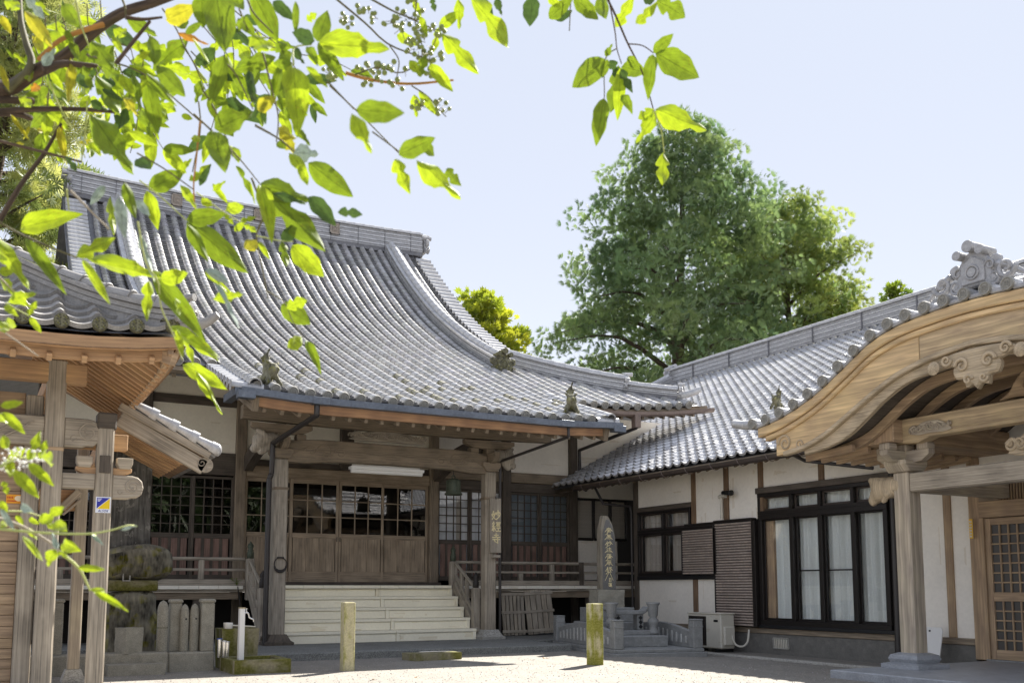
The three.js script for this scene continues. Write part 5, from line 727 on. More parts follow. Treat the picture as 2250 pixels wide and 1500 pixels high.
  part('verge_disc', new THREE.SphereGeometry(0.085, 14, 10).scale(0.7, 1, 1).translate(2.87, ly(2.85) + 0.03, zV), 'tile', lr);
  const L1 = V(2.77, ly(2.77) - 0.10, zV), L2 = V(1.62, ly(1.62) - 0.1, zV);
  part('bargeboard', [bar(L1, L2, 0.06, 0.10, 0.008).translate(0, 0, 0.02), bar(L1.clone().add(V(-0.06, -0.16, 0)), L2.clone().add(V(0, -0.16, 0)), 0.05, 0.2, 0.01), new THREE.CylinderGeometry(0.10, 0.10, 0.05, 20).rotateX(Math.PI / 2).translate(2.72, ly(2.72) - 0.25, zV), spiral(0.06, 1.4, 0.008, 1, 1).translate(2.67, ly(2.67) - 0.25, zV + 0.028)], 'palegrey', gate);
  part('lower_soffit', bar(V(2.75, ly(2.75) - 0.13, (zV + zB) / 2), V(1.65, ly(1.65) - 0.13, (zV + zB) / 2), zV - zB - 0.1, 0.02, 0), 'darkboard', gate);
  for (let i = 0; i < 12; i++) { const z = zV - 0.18 - i * 0.235; part('rafter', bar(V(2.60, ly(2.60) - 0.19, z), V(1.68, ly(1.68) - 0.19, z), 0.05, 0.075), 'orangewood', gate); }
  part('lower_plate', B(1.6, 1.75, 3.05, 3.22, zV - 0.1, zB), 'orangewood', gate);
}
function bars(chars, size, w, d) {   // brushed characters as flat strokes on a 100 grid, stacked downwards; returns bars facing +z
  const g = []; chars.forEach((c, k) => c.split(' ').forEach((s) => { const p = s.split('/').map((q) => q.split(',').map(Number)); for (let i = 0; i < p.length - 1; i++) { const [x0, y0] = p[i], [x1, y1] = p[i + 1], a = Math.atan2(-(y1 - y0), x1 - x0), l = Math.hypot(x1 - x0, y1 - y0) / 100 * size; g.push(cbox(l + w * 0.7, w * (i % 2 ? 0.8 : 1), d, w * 0.2).rotateZ(a).translate(((x0 + x1) / 200 - 0.5) * size, -((y0 + y1) / 200 + k * 1.12) * size, 0)); } })); return merge(g);
}
const KANJI = { wonder: '22,18/10,62/42,92 40,30/28,66/8,94 4,50/46,44 70,8/70,58 57,28/50,48 82,24/92,42 90,52/74,76/50,95', sutra: '26,6/12,26/28,30 34,22/10,52/42,50 25,54/25,94 14,68/8,86 35,66/43,82 52,14/95,12 62,24/54,38/62,50 74,24/67,38/75,50 88,24/81,38/89,50 56,64/92,62 73,64/73,92 50,93/98,91', temple: '30,20/72,18 50,4/50,38 12,40/90,37 15,60/88,57 66,45/66,93/54,86 32,68/42,82', south: '50,4/50,22 15,18/85,16 22,36/22,92 22,36/80,34/80,90/70,86 40,44/46,54 62,44/55,54 36,58/66,57 34,72/68,71 50,58/50,92', none: '30,6/18,22 22,20/90,18 34,20/34,60 50,20/50,60 66,20/66,60 14,40/90,38 10,60/92,58 22,72/16,92 42,72/44,90 60,72/64,90 80,70/90,90', law: '16,14/26,26 10,38/22,50 12,92/28,62 64,6/64,52 42,26/90,24 36,50/96,48 62,54/46,86/86,82 76,66/92,94', lotus: '10,14/92,12 34,4/34,22 66,4/66,22 16,34/24,42 14,54/26,56/18,84/96,92 40,34/86,33 42,44/84,44/84,66/42,66/42,44 42,55/84,55 62,26/62,80 36,75/92,73', flower: '10,14/92,12 34,4/34,22 66,4/66,22 14,36/88,34 28,28/28,54 72,28/72,54 8,54/94,52 20,70/84,68 50,28/50,96', sun: '30,10/30,90 30,10/72,10/72,90 30,48/72,48 30,88/72,88' };
const N_ = KANJI;
{
  const b = thing('name_board', 'wooden board with three gold brushed characters hung on the right porch column', 'sign', [9.37, 1.84, -17.73]);
  part('board', B(9.255, 9.505, 1.84, 2.95, -17.72, -17.765, 0.008, 1), 'greywood', b); part('characters', bars([N_.wonder, N_.sutra, N_.temple], 0.215, 0.024, 0.012).translate(9.385, 2.72, -17.716), 'gold', b); part('bracket', B(9.3, 9.46, 1.74, 1.80, -17.66, -17.76, 0.006), 'greywood', b); part('hook', rod(V(9.38, 2.92, -17.71), V(9.38, 2.99, -17.74), 0.008), 'iron', b);
}
{
  const b = thing('temple_bell', 'green bronze bell hanging beneath the carved beam of the hall porch', 'bell', [8.51, 2.98, -17.9]);
  part('bell_body', lathe([[0, 0.33], [0.10, 0.325], [0.135, 0.29], [0.14, 0.22], [0.143, 0.21], [0.146, 0.12], [0.15, 0.11], [0.155, 0.05], [0.175, 0.03], [0.178, 0], [0.15, 0]], 28).translate(8.51, 2.99, -17.9), 'bronze', b); part('bell_loop', new THREE.TorusGeometry(0.035, 0.012, 8, 16).translate(8.51, 3.35, -17.9), 'bronze', b); part('hanger', rod(V(8.51, 3.36, -17.9), V(8.51, 3.5, -17.9), 0.008), 'iron', b);
  for (let i = 0; i < 4; i++) part('bell_rib', B(8.505, 8.515, 3.04, 3.28, -17.75, -17.74).translate(-8.51, 0, 17.9).rotateY(i * 1.57).translate(8.51, 0, -17.9), 'bronze', b);
}
{
  const l = thing('strip_light', 'long white strip light fitting, switched off, under the carved porch beam', 'lamp', [7.11, 3.36, -18.0]);
  part('housing', ext([[-0.09, 0.09], [-0.075, 0.035], [0.075, 0.035], [0.09, 0.09]], 1.52, 0.006).rotateY(Math.PI / 2).translate(7.11, 3.365, -17.98), 'white', l); part('tube_cover', [rod(V(6.37, 3.375, -17.98), V(7.85, 3.375, -17.98), 0.045, 14)], 'white', l); part('mount', B(6.4, 7.8, 3.455, 3.50, -17.95, -18.02), 'white', l);
}
{
  const r = thing('iron_ring', 'thin round iron hoop fixed to the left porch column', 'ring', [4.99, 1.55, -17.74]);
  part('hoop', new THREE.TorusGeometry(0.115, 0.010, 8, 32).translate(4.99, 1.57, -17.75), 'iron', r); part('clasp', B(4.93, 5.05, 1.67, 1.70, -17.735, -17.775, 0.004), 'iron', r); part('rest', new THREE.TorusGeometry(0.105, 0.018, 6, 20, Math.PI).rotateZ(Math.PI).translate(4.99, 1.53, -17.752), 'iron', r);
}
// the two mossy posts in the courtyard
for (const [x, z, w, h, label] of [[4.73, -13.35, 0.165, 0.945, 'square mossy stone post before the cream steps, the left of two'], [8.34, -12.57, 0.19, 0.91, 'square mossy stone post before the stele enclosure, blotched and paler']])
  single('stone_post', label, 'post', cbox(w, h + 0.2, w, 0.012, 1).translate(x, h / 2 - 0.1, z), 'moss', [x, 0, z], 'mossy posts in the courtyard');
// the stele and its enclosure
const EN = new THREE.Matrix4().makeRotationY(-0.20).setPosition(9.56, 0, -13.86), en = (g) => [g].flat(9).map((q) => plain(q).applyMatrix4(EN)), enP = (x, y, z) => { const p = V(x, y, z).applyMatrix4(EN); return [p.x, p.y, p.z]; };
{
  const e = thing('stone_enclosure', 'low grey granite enclosure with arched fluted side panels round the stele', 'enclosure', enP(0.85, 0, -1.5));
  part('base', en([B(-0.02, 1.74, -0.2, 0.05, 0.04, -3.1, 0.01), B(0.02, 1.70, 0.05, 0.11, 0, -3.06, 0.01)]), 'granite', e);
  for (const x of [0.03, 1.51]) {
    for (const z of [-0.02, -2.86]) { const p = part('corner_post', en(B(x, x + 0.18, 0.11, 0.58, z, z - 0.18, 0.012)), 'granite', e); part('post_cap', en([B(x - 0.008, x + 0.188, 0.47, 0.485, z + 0.008, z - 0.188, 0.004), B(x - 0.004, x + 0.184, 0.58, 0.605, z + 0.004, z - 0.184, 0.012)]), 'granite', e); }
    const a = []; for (let i = 0; i <= 14; i++) { const u = i / 14; a.push([mix(-0.2, -2.86, u), 0.38 + 0.14 * Math.sin(u * Math.PI)]); } a.push([-2.86, 0.11], [-0.2, 0.11]);
    const pn = part('side_panel', en(ext(a, 0.09, 0.01).rotateY(-Math.PI / 2).translate(x + 0.09, 0, 0)), 'granite', e);
    for (let i = 0; i < 14; i++) { const z = -0.36 - i * 0.18, h = 0.30 + 0.13 * Math.sin((i + 0.5) / 14 * Math.PI); part('flute', en(B(x + 0.038, x + 0.142, 0.17, h, z, z - 0.085, 0.02)), 'palestone', pn); }
  }
  part('back_panel', en(B(0.2, 1.51, 0.11, 0.45, -2.9, -2.98, 0.01)), 'granite', e);
  part('step', en([B(0.33, 1.32, 0.11, 0.30, -0.62, -1.5, 0.01), B(0.36, 1.28, 0.30, 0.38, -1.0, -1.6, 0.01)]), 'granite', e);
}
{
  const s = thing('memorial_stone', 'tall rough stone stele with gold brushed writing on a stepped granite base', 'monument', enP(0.86, 0.11, -2.3));
  part('plinth', en(B(0.36, 1.36, 0.11, 0.50, -1.8, -2.8, 0.012)), 'granite', s); part('plinth', en(B(0.45, 1.27, 0.50, 0.77, -1.92, -2.68, 0.012)), 'granite', s);
  part('rough_block', roughen(cbox(0.52, 0.36, 0.44, 0.03).translate(0, 0, 0), 0, 1).translate(0, 0.93, 0).clone(), 'warmgranite', s).geometry.dispose();
  s.children.pop(); const rb = new THREE.BoxGeometry(0.54, 0.34, 0.46, 10, 8, 10); part('rough_block', en(roughen(rb, 0.014, 9, 3).translate(0.86, 0.935, -2.3)), 'warmgranite', s);
  const st = new THREE.BoxGeometry(0.32, 1.42, 0.2, 8, 30, 6), p = st.attributes.position;
  for (let i = 0; i < p.count; i++) { const y = p.getY(i) + 0.71, u = y / 1.42; let x = p.getX(i), z = p.getZ(i); const sh = u > 0.62 ? 1 - 0.66 * Math.pow((u - 0.62) / 0.38, 2.3) : 1 - 0.06 * (0.5 - u); x = (x - 0.16) * (x < 0.15 ? 1 : 1) + 0.16; x = x * sh - (1 - sh) * 0.055; p.setXYZ(i, x, y - 0.71 - (u > 0.92 ? 0.25 * x * (u - 0.92) * 6 : 0), z * (1 - 0.25 * u) + 0); }
  st.computeVertexNormals(); const rs = roughen(st, 0.010, 7, 9); part('stele', en(rs.translate(0.86, 1.81, -2.3)), 'stelerough', s);
  part('polished_face', en(ext([[-0.13, 0], [0.135, 0], [0.135, 0.72], [0.125, 1.0], [0.08, 1.22], [0.01, 1.33], [-0.045, 1.34], [-0.115, 1.1], [-0.125, 0.7]], 0.02, 0.004).rotateX(-0.015).translate(0.87, 1.11, -2.195)), 'stele', s);
  const whisk = ['20,30/-20,80 80,30/115,66 34,92/-10,130', '18,60/-24,100 84,66/118,92'];
  const ch = [N_.south, N_.none, N_.wonder, N_.law, N_.lotus, N_.flower, N_.sutra].map((c, i) => c + ' ' + whisk[i % 2]); ch[6] += ' 44,92/20,150/-26,240 56,92/84,150/122,236';
  part('inscription', en([bars(ch, 0.112, 0.009, 0.006).translate(0.865, 2.30, -2.176), bars([N_.sun, N_.lotus], 0.085, 0.009, 0.006).translate(0.885, 1.335, -2.178)]), 'gold', s);
}
{
  const tb = thing('offering_table', 'small granite offering table with scroll ends before the stele', 'table', enP(0.85, 0.38, -1.3));
  part('table_top', en(ext([[-0.40, 0.14], [-0.42, 0.09], [-0.28, 0.0], [0.28, 0], [0.42, 0.09], [0.40, 0.14], [0.30, 0.07], [-0.30, 0.07]], 0.28, 0.01).translate(0.82, 0.66, -1.3)), 'granite', tb);
  for (const x of [0.56, 1.0]) { const q = part('leg', en(B(x, x + 0.12, 0.38, 0.66, -1.2, -1.4, 0.01)), 'granite', tb); for (const y of [0.44, 0.52, 0.60]) part('cutout', en(cbox(0.06, 0.06, 0.01, 0).rotateZ(0.785).translate(x + 0.06, y, -1.197)), 'black', q); }
}
for (const [x, label] of [[1.24, 'grey granite flower vase on a pedestal right of the offering table'], [0.42, 'grey granite flower vase half hidden behind the mossy post']])
  single('flower_vase', label, 'vase', en(lathe([[0, 0], [0.10, 0], [0.10, 0.05], [0.06, 0.14], [0.095, 0.2], [0.1, 0.26], [0.06, 0.31], [0.085, 0.34], [0.10, 0.52], [0.125, 0.55], [0.125, 0.58], [0.08, 0.58], [0.07, 0.4], [0, 0.4]], 20).translate(x, 0.30, -1.05)), 'granite', enP(x, 0.30, -1.05), 'flower vases by the stele');

// air conditioner, panels, stray things by the buildings
{
  const X = 12.5, z0 = atX(1511, 1360, X).z, z1 = z0 + 0.98, a = thing('air_conditioner', 'cream outdoor air conditioner unit with black grille against the white wing wall', 'air conditioner', [12.7, 0, (z0 + z1) / 2]);
  part('casing', B(X, X + 0.34, -0.0, 0.64, z0, z1, 0.02), 'offwhite', a); part('top_cover', B(X - 0.01, X + 0.35, 0.64, 0.665, z0 - 0.01, z1 + 0.01, 0.008), 'offwhite', a); for (const z of [z0 + 0.12, z1 - 0.12]) part('foot', B(X - 0.03, X + 0.38, -0.08, 0.0, z - 0.03, z + 0.03), 'black', a);
  part('grille_back', B(X - 0.004, X - 0.001, 0.05, 0.60, z0 + 0.04, z0 + 0.56, 0), 'black', a); const gr = part('grille', [B(X - 0.014, X - 0.005, 0.05, 0.06, z0 + 0.04, z0 + 0.56, 0.002)], 'alubrown', a);
  for (let i = 0; i < 11; i++) part('grille_bar', B(X - 0.013, X - 0.006, 0.07 + i * 0.052, 0.076 + i * 0.052, z0 + 0.04, z0 + 0.56, 0.001), 'alubrown', gr); for (let i = 0; i < 10; i++) part('grille_bar', B(X - 0.016, X - 0.008, 0.05, 0.60, z0 + 0.06 + i * 0.052, z0 + 0.066 + i * 0.052, 0.001), 'alubrown', gr);
  part('valve_cover', B(X + 0.04, X + 0.3, 0.06, 0.42, z1, z1 + 0.06, 0.02), 'offwhite', a); part('label_plate', B(X - 0.006, X - 0.001, 0.50, 0.54, z1 - 0.2, z1 - 0.08, 0.001), 'black', a); part('pipe', [tube([V(12.72, 0.25, z1 + 0.05), V(12.75, 0.08, z1 + 0.12), V(12.85, 0.05, z1 + 0.2), V(12.92, 0.12, z1 + 0.24), V(12.98, 0.36, z1 + 0.24)], 0.02, 0.02, 8)], 'offwhite', a);
}
for (const [k, px0, px1, tilt, label] of [[0, 1103, 1153, 0.0, 'old wooden slatted panel leaning upright under the veranda, beside the porch column'], [1, 1158, 1218, 0.055, 'old wooden slatted panel leaning askew under the veranda, the right one']]) {
  const a = atZ(px0, 1400, -18.9), b = atZ(px1, 1400, -18.9), w = b.x - a.x, g = thing('slatted_panel', label, 'panel', [(a.x + b.x) / 2, 0.11, -18.9], 'slatted panels under the veranda');
  const mv = (q) => q.rotateX(-0.12).rotateZ(tilt).translate((a.x + b.x) / 2, 0.115 + (k ? 0.02 : 0), -18.85), n = k ? 5 : 6, H = k ? 0.98 : 0.93;
  for (let i = 0; i < n; i++) part('slat', mv(B(-w / 2 + i * w / n + 0.009, -w / 2 + (i + 1) * w / n - 0.009, rr(0, 0.02), H - rr(0, 0.02), -0.012, 0.012, 0.004, 1)), i % 3 ? 'greywood' : 'palegrey', g);
  for (const y of [0.06, 0.47, 0.86]) part('batten', mv(B(-w / 2 - 0.02, w / 2 + 0.02, y, y + 0.06, 0.012, 0.035, 0.004, 0)), 'greywood', g);
}
{
  const q = atX(2058, 1440, 12.8), b = thing('white_board', 'small white board with rounded corner leaning behind the porch post', 'board', [12.8, 0.1, q.z]);
  part('panel', ext([[-0.16, 0], [0.10, 0], [0.14, 0.40], [0.11, 0.46], [-0.16, 0.46]], 0.02, 0.004).rotateY(-Math.PI / 2).rotateZ(-0.12).translate(12.75, 0.1, q.z), 'white', b); part('hole', new THREE.CylinderGeometry(0.014, 0.014, 0.024, 12).rotateZ(Math.PI / 2).rotateZ(-0.12).translate(12.787, 0.5, q.z - 0.08), 'black', b); part('foot', B(12.66, 12.74, 0.1, 0.13, q.z - 0.12, q.z + 0.1), 'white', b);
}
{
  const s = thing('stepping_stone', 'low flat mossy stone slab on the gravel before the hall paving', 'stone', [6.65, 0, -14.75]);
  part('slab', roughen(new THREE.BoxGeometry(0.86, 0.13, 0.42, 14, 3, 8), 0.012, 6, 4).rotateY(0.12).translate(6.65, 0.045, -14.75), 'mossconcrete', s);
}
single('metal_strip', 'thin pale metal strip lying on the flat stone slab', 'strip', bar(V(6.42, 0.125, -14.75), V(6.92, 0.13, -14.66), 0.05, 0.012, 0.003), 'steel', [6.65, 0.12, -14.7]);

// ---------------------------------------------------------------- stones, basin and tap on the left
const rz = (px0, py0, px1, py1, z) => { const a = atZ(px0, py1, z), b = atZ(px1, py0, z); return [a.x, b.x, a.y, b.y]; };
const kerbStone = struct('kerb', [B(0.2, 1.6, -0.1, 0.265, -14.28, -14.62, 0.02), B(1.606, 2.5, -0.1, 0.27, -14.28, -14.62, 0.02), B(2.506, 3.12, -0.1, 0.262, -14.28, -14.62, 0.02)], 'warmgranite');
single('stone_bench', 'low flat stone slab lying in front of the kerb beside the gate posts', 'stone', roughen(new THREE.BoxGeometry(0.72, 0.16, 0.3, 12, 4, 6), 0.008, 7, 6).translate(2.05, 0.06, -14.1), 'warmgranite', [2.05, 0, -14.1]);
for (const [px, w, top, kind, z, label] of [[354, 0.15, 1318, 1, -14.5, 'round-topped stone pillar, the leftmost and stoutest beside the monument'], [381, 0.16, 1316, 0, -14.62, 'square capped stone pillar between two round-topped ones'], [402, 0.125, 1326, 1, -14.5, 'slim round-topped stone pillar with a small dark hole, right of the square capped one'], [424, 0.13, 1325, 1, -14.48, 'slim round-topped stone pillar beside the large capped end pillar'], [451, 0.18, 1315, 0, -14.45, 'large square capped stone pillar at the right end of the row'], [120, 0.15, 1315, 0, -14.5, 'square capped stone pillar seen between the gate posts']]) {
  const b = atZ(px, 1434, z), y1 = atZ(px, top, z).y, y0 = 0.26, h = y1 - y0, t = thing('stone_pillar', label, 'pillar', [b.x, y0, z], 'stone pillars on the kerb');
  if (kind) { part('shaft', lathe([[0, 0], [w / 2, 0], [w / 2, h - 0.14], [w / 2 * 0.93, h - 0.09], [w / 2 * 0.6, h - 0.03], [0, h]], 16).translate(b.x, y0, z), 'warmgranite', t); if (w < 0.14) part('hole', new THREE.CylinderGeometry(0.014, 0.014, 0.01, 10).rotateX(Math.PI / 2).translate(b.x + 0.01, y0 + h * 0.68, z + w / 2), 'black', t); else part('joint', lathe([[w / 2 + 0.001, 0], [w / 2 + 0.002, 0.012]], 16).translate(b.x, y0 + h * 0.46, z), 'mossytile', t); }
  else { part('shaft', cbox(w, h - 0.06, w, 0.012).translate(b.x, y0 + (h - 0.06) / 2, z), 'warmgranite', t); part('cap', [cbox(w + 0.025, 0.06, w + 0.025, 0.02).translate(b.x, y1 - 0.03, z)], 'warmgranite', t); }
}
{ const b = rz(262, 1378, 303, 1434, -14.4); single('stone_block', 'short pale stone block standing on the kerb before the monument', 'stone', [roughen(new THREE.BoxGeometry(0.27, b[3] - 0.26, 0.24, 6, 8, 6), 0.006, 9, 12).rotateY(0.5).translate((b[0] + b[1]) / 2, (0.26 + b[3]) / 2, -14.42)], 'warmgranite', [(b[0] + b[1]) / 2, 0.26, -14.42]); }
{
  const Z = -15.9, c = atZ(288, 1290, Z), m = thing('stone_monument', 'tall dark weathered stone slab standing on a mossy boulder behind the gate posts', 'monument', [c.x, 0, Z]);
  const sl = rz(226, 900, 336, 1202, Z), bo = rz(215, 1198, 380, 1278, Z), pl = rz(220, 1275, 337, 1298, Z), ba = rz(215, 1296, 342, 1440, Z);
  part('slab', roughen(new THREE.BoxGeometry(sl[1] - sl[0], sl[3] - sl[2], 0.3, 12, 30, 6), 0.025, 4, 21).translate((sl[0] + sl[1]) / 2, (sl[2] + sl[3]) / 2, Z), 'slate', m);
  const rk = (b, d, s, sq) => { const g = new THREE.IcosahedronGeometry(1, 5), p = g.attributes.position; for (let i = 0; i < p.count; i++) { const v = V(p.getX(i), p.getY(i), p.getZ(i)), k = Math.pow(Math.pow(Math.abs(v.x), sq) + Math.pow(Math.abs(v.y), sq) + Math.pow(Math.abs(v.z), sq), -1 / sq); p.setXYZ(i, v.x * k * (b[1] - b[0]) / 2, v.y * k * (b[3] - b[2]) / 2, v.z * k * d); } return roughen(g, 0.05, 3.2, s).translate((b[0] + b[1]) / 2, (b[2] + b[3]) / 2, Z); };
  part('boulder', rk(bo, 0.5, 31, 3.2), 'rock', m); part('plate', B(pl[0], pl[1], pl[2], pl[3], Z + 0.42, Z - 0.42, 0.02), 'mossconcrete', m); part('mossy_base', rk([ba[0], ba[1], -0.1, ba[3]], 0.5, 33, 4.5), 'rock', m);
  const f = rz(268, 1255, 287, 1277, Z + 0.45); part('frame', [B(f[0], f[1], f[2], f[2] + 0.02, Z + 0.42, Z + 0.45), B(f[0], f[1], f[3] - 0.02, f[3], Z + 0.42, Z + 0.45), B(f[0], f[0] + 0.02, f[2], f[3], Z + 0.421, Z + 0.449), B(f[1] - 0.02, f[1], f[2], f[3], Z + 0.421, Z + 0.449)], 'concrete', m);
}
{
  const t = thing('concrete_trough', 'low square concrete trough stained green beneath the tap', 'trough', [3.58, 0, -13.85]);
  const x0 = 3.19, x1 = 3.97, z0 = -13.45, z1 = -14.3; part('wall', [B(x0, x1, -0.1, 0.185, z0, z0 - 0.09, 0.01), B(x0, x1, -0.1, 0.185, z1 + 0.09, z1, 0.01), B(x0, x0 + 0.09, -0.1, 0.184, z0 - 0.085, z1 + 0.085, 0.01), B(x1 - 0.09, x1, -0.1, 0.184, z0 - 0.085, z1 + 0.085, 0.01)], 'mossconcrete', t); part('floor', B(x0 + 0.08, x1 - 0.08, 0.0, 0.06, z0 - 0.08, z1 + 0.08, 0), 'concrete', t);
  const bs = thing('water_basin', 'tapered mossy concrete water basin behind the tap post', 'basin', [3.75, 0, -14.62]), c = rz(487, 1380, 571, 1440, -14.35), w = c[1] - c[0], cx = (c[0] + c[1]) / 2, h = c[3];
  const ring = (r0, y0, r1, y1) => { const g = new THREE.CylinderGeometry(r1, r0, y1 - y0, 4, 1, true).rotateY(Math.PI / 4).translate(0, (y0 + y1) / 2, 0); return toCreasedNormals(plain(g), 0.3).scale(w * 0.7071, 1, w * 0.6).translate(cx, 0, -14.62); };
  part('tub', [ring(0.92, -0.05, 1, h), ring(1, h, 0.82, h), ring(0.82, h, 0.78, h - 0.2), ring(0.01, h - 0.2, 0.78, h - 0.199)].map((g) => uvBox(g)), 'mossconcrete', bs); part('water', B(cx - w * 0.38, cx + w * 0.38, h - 0.09, h - 0.08, -14.62 - w * 0.32, -14.62 + w * 0.32, 0), 'glass', bs);
  const ld = thing('water_ladle', 'pale wooden ladle resting across the rim of the water basin', 'ladle', [cx - 0.1, h, -14.45]); part('cup', lathe([[0, 0], [0.062, 0], [0.066, 0.085], [0.058, 0.085], [0.055, 0.012], [0, 0.012]], 18).translate(cx - w * 0.32, h, -14.45), 'white', ld); part('handle', rod(V(cx - w * 0.2, h + 0.045, -14.45), V(cx + w * 0.42, h + 0.02, -14.45), 0.011, 8), 'offwhite', ld);
  const tp = thing('water_tap', 'white square standpipe with a chrome tap standing in the trough', 'tap', [3.52, 0.06, -13.95]), q = rz(522, 1336, 537, 1440, -13.95);
  part('standpipe', B(q[0], q[1], 0.06, q[3], -13.9, -14.0, 0.008), 'white', tp); part('cap', B(q[0] - 0.004, q[1] + 0.004, q[3], q[3] + 0.012, -13.896, -14.004, 0.004), 'bamboo', tp);
  const k = (x, y) => atZ(x, y, -13.95); part('spout', [tube([k(537, 1346), k(543, 1346), k(546, 1350), k(547, 1356), k(552, 1359), k(556, 1361), k(557, 1366)], 0.013, 0.012, 10, 24), rod(k(541, 1345), k(541, 1338), 0.009), new THREE.CylinderGeometry(0.022, 0.022, 0.012, 12).translate(k(541, 1337).x, k(541, 1337).y, -13.95)], 'steel', tp);
  for (const [px, hh, label] of [[482, 0.255, 'narrow pale metal cup with a blue rim on the trough edge, the left one'], [491, 0.225, 'narrow pale metal cup on the trough edge, the middle one'], [497, 0.215, 'narrow pale metal cup on the trough edge, the right one next to the basin']]) { const b = atZ(px, 1440, -14.1), v = thing('flower_cup', label, 'cup', [b.x, 0.185, -14.1], 'metal flower cups on the trough'); part('tube', lathe([[0, 0], [0.027, 0], [0.03, hh], [0.026, hh], [0.024, 0.02], [0, 0.02]], 14).translate(b.x, 0.185, -14.1 + (px - 490) * 0.004), 'steel', v); part('rim', new THREE.TorusGeometry(0.034, 0.007, 6, 16).rotateX(Math.PI / 2).translate(b.x, 0.185 + hh, -14.1 + (px - 490) * 0.004), px === 482 ? M('bluerim', [0.05, 0.09, 0.35], null, 1, { roughness: 0.4 }) : 'steel', v); }
}
// stickers on the gate
function canvasTex(w, h, draw) { const c = document.createElement('canvas'); c.width = w; c.height = h; draw(c.getContext('2d'), w, h); const t = new THREE.CanvasTexture(c); t.colorSpace = THREE.SRGBColorSpace; t.magFilter = THREE.LinearFilter; return t; }
function sticker(label, x0, x1, y0, y1, z, draw) { const t = canvasTex(256, 256, draw), m = new THREE.MeshStandardMaterial({ name: 'printed', map: t, roughness: 0.5 }), w = x1 - x0, h = y1 - y0, g = new THREE.BoxGeometry(w, h, 0.004), o = new THREE.Mesh(g, m); o.name = numbered('sticker'); o.position.set((x0 + x1) / 2, (y0 + y1) / 2, z + 0.0022); o.castShadow = o.receiveShadow = true; scene.add(o); tag(o, label, 'sticker'); }
{
  const a = rz(213, 1096, 243, 1126, -12.03), b = rz(12, 1087, 52, 1105, -12.325);
  sticker('square security sticker split blue and yellow on the gate post', 1.25, 1.41, a[2], a[3] + 0.02, -12.028, (g, w, h) => { g.fillStyle = '#e8ecf4'; g.fillRect(0, 0, w, h); g.fillStyle = '#2a2f9e'; g.beginPath(); g.moveTo(18, 14); g.lineTo(238, 14); g.lineTo(18, 190); g.fill(); g.fillStyle = '#f2cf00'; g.beginPath(); g.moveTo(238, 22); g.lineTo(238, 194); g.lineTo(24, 194); g.fill(); g.fillStyle = '#fff'; for (let i = 0; i < 3; i++) g.fillRect(30, 28 + i * 18, 70 - i * 14, 8); g.fillStyle = '#23307a'; g.font = 'italic bold 56px sans-serif'; g.textAlign = 'center'; g.fillText('ALSOK', 128, 244, 220); });
  sticker('small orange yellow printed sticker on the board wall of the gate', b[0], b[1], b[2], b[3], -12.325, (g, w, h) => { g.fillStyle = '#f0a21a'; g.fillRect(0, 0, w, h); g.fillStyle = '#fbe9c4'; g.beginPath(); g.ellipse(180, 110, 60, 80, 0, 0, 7); g.fill(); g.fillStyle = '#c23a12'; for (let i = 0; i < 4; i++) g.fillRect(16 + i * 22, 60, 14, 60); g.fillRect(16, 170, 130, 30); });
}
{
  const p = V(4.55, 1.19, -19.14), f = thing('small_fern', 'small bright green fern growing at the veranda edge by the railing', 'fern', [p.x, p.y, p.z]);
  for (let i = 0; i < 9; i++) { const a = rr(-1.6, 1.6), l = rr(0.12, 0.22), q = [p, p.clone().add(V(Math.sin(a) * l * 0.5, l * 0.7, 0.06)), p.clone().add(V(Math.sin(a) * l, l * 0.65, 0.12))]; part('frond', [tube(q, 0.004, 0.002, 4), ...Array.from({ length: 9 }, (_, k) => { const c = q[0].clone().lerp(q[1], clamp(k / 5)).lerp(q[2], k / 9); return cbox(0.05 - k * 0.004, 0.002, 0.014, 0).rotateY(rr(-0.5, 0.5)).translate(c.x, c.y, c.z); })], 'leafMid', f); }
}
single('dark_cable', 'thin dark cable hanging from the veranda down beside the pillars', 'cable', tube([V(4.55, 1.16, -19.06), V(4.4, 0.8, -18.2), V(4.2, 0.5, -17.4), V(3.85, 0.2, -16.2), V(3.7, 0.02, -15.6)], 0.010, 0.010, 6), 'black', [4.2, 0.5, -17.4]);

// ---------------------------------------------------------------- trees behind the buildings
const sprayGeo = (n, len, w, spread) => { const pos = [], uv = []; for (let i = 0; i < n; i++) { const a = (i / (n - 1) - 0.5) * spread, l = len * (1 - 0.35 * Math.abs(i / (n - 1) - 0.5)) * rr(0.8, 1.1), z = rr(-0.12, 0.12) * len, dx = Math.sin(a), dy = Math.cos(a), m = 0.5 * l; const b = [0, 0, 0], t = [dx * l, dy * l, z], s = [dx * m - dy * w, dy * m + dx * w, z * 0.4], r = [dx * m + dy * w, dy * m - dx * w, z * 0.4]; for (const q of [b, r, t, b, t, s]) { pos.push(...q); uv.push(q[0], q[1]); } } const g = new THREE.BufferGeometry(); g.setAttribute('position', new THREE.Float32BufferAttribute(pos, 3)); g.setAttribute('uv', new THREE.Float32BufferAttribute(uv, 2)); g.computeVertexNormals(); return g; };
seed = 4242;
const SPRAY = { fan: sprayGeo(11, 0.42, 0.021, 2.4), leafy: sprayGeo(7, 0.26, 0.05, 4.4), fine: sprayGeo(8, 0.3, 0.022, 3.4) };
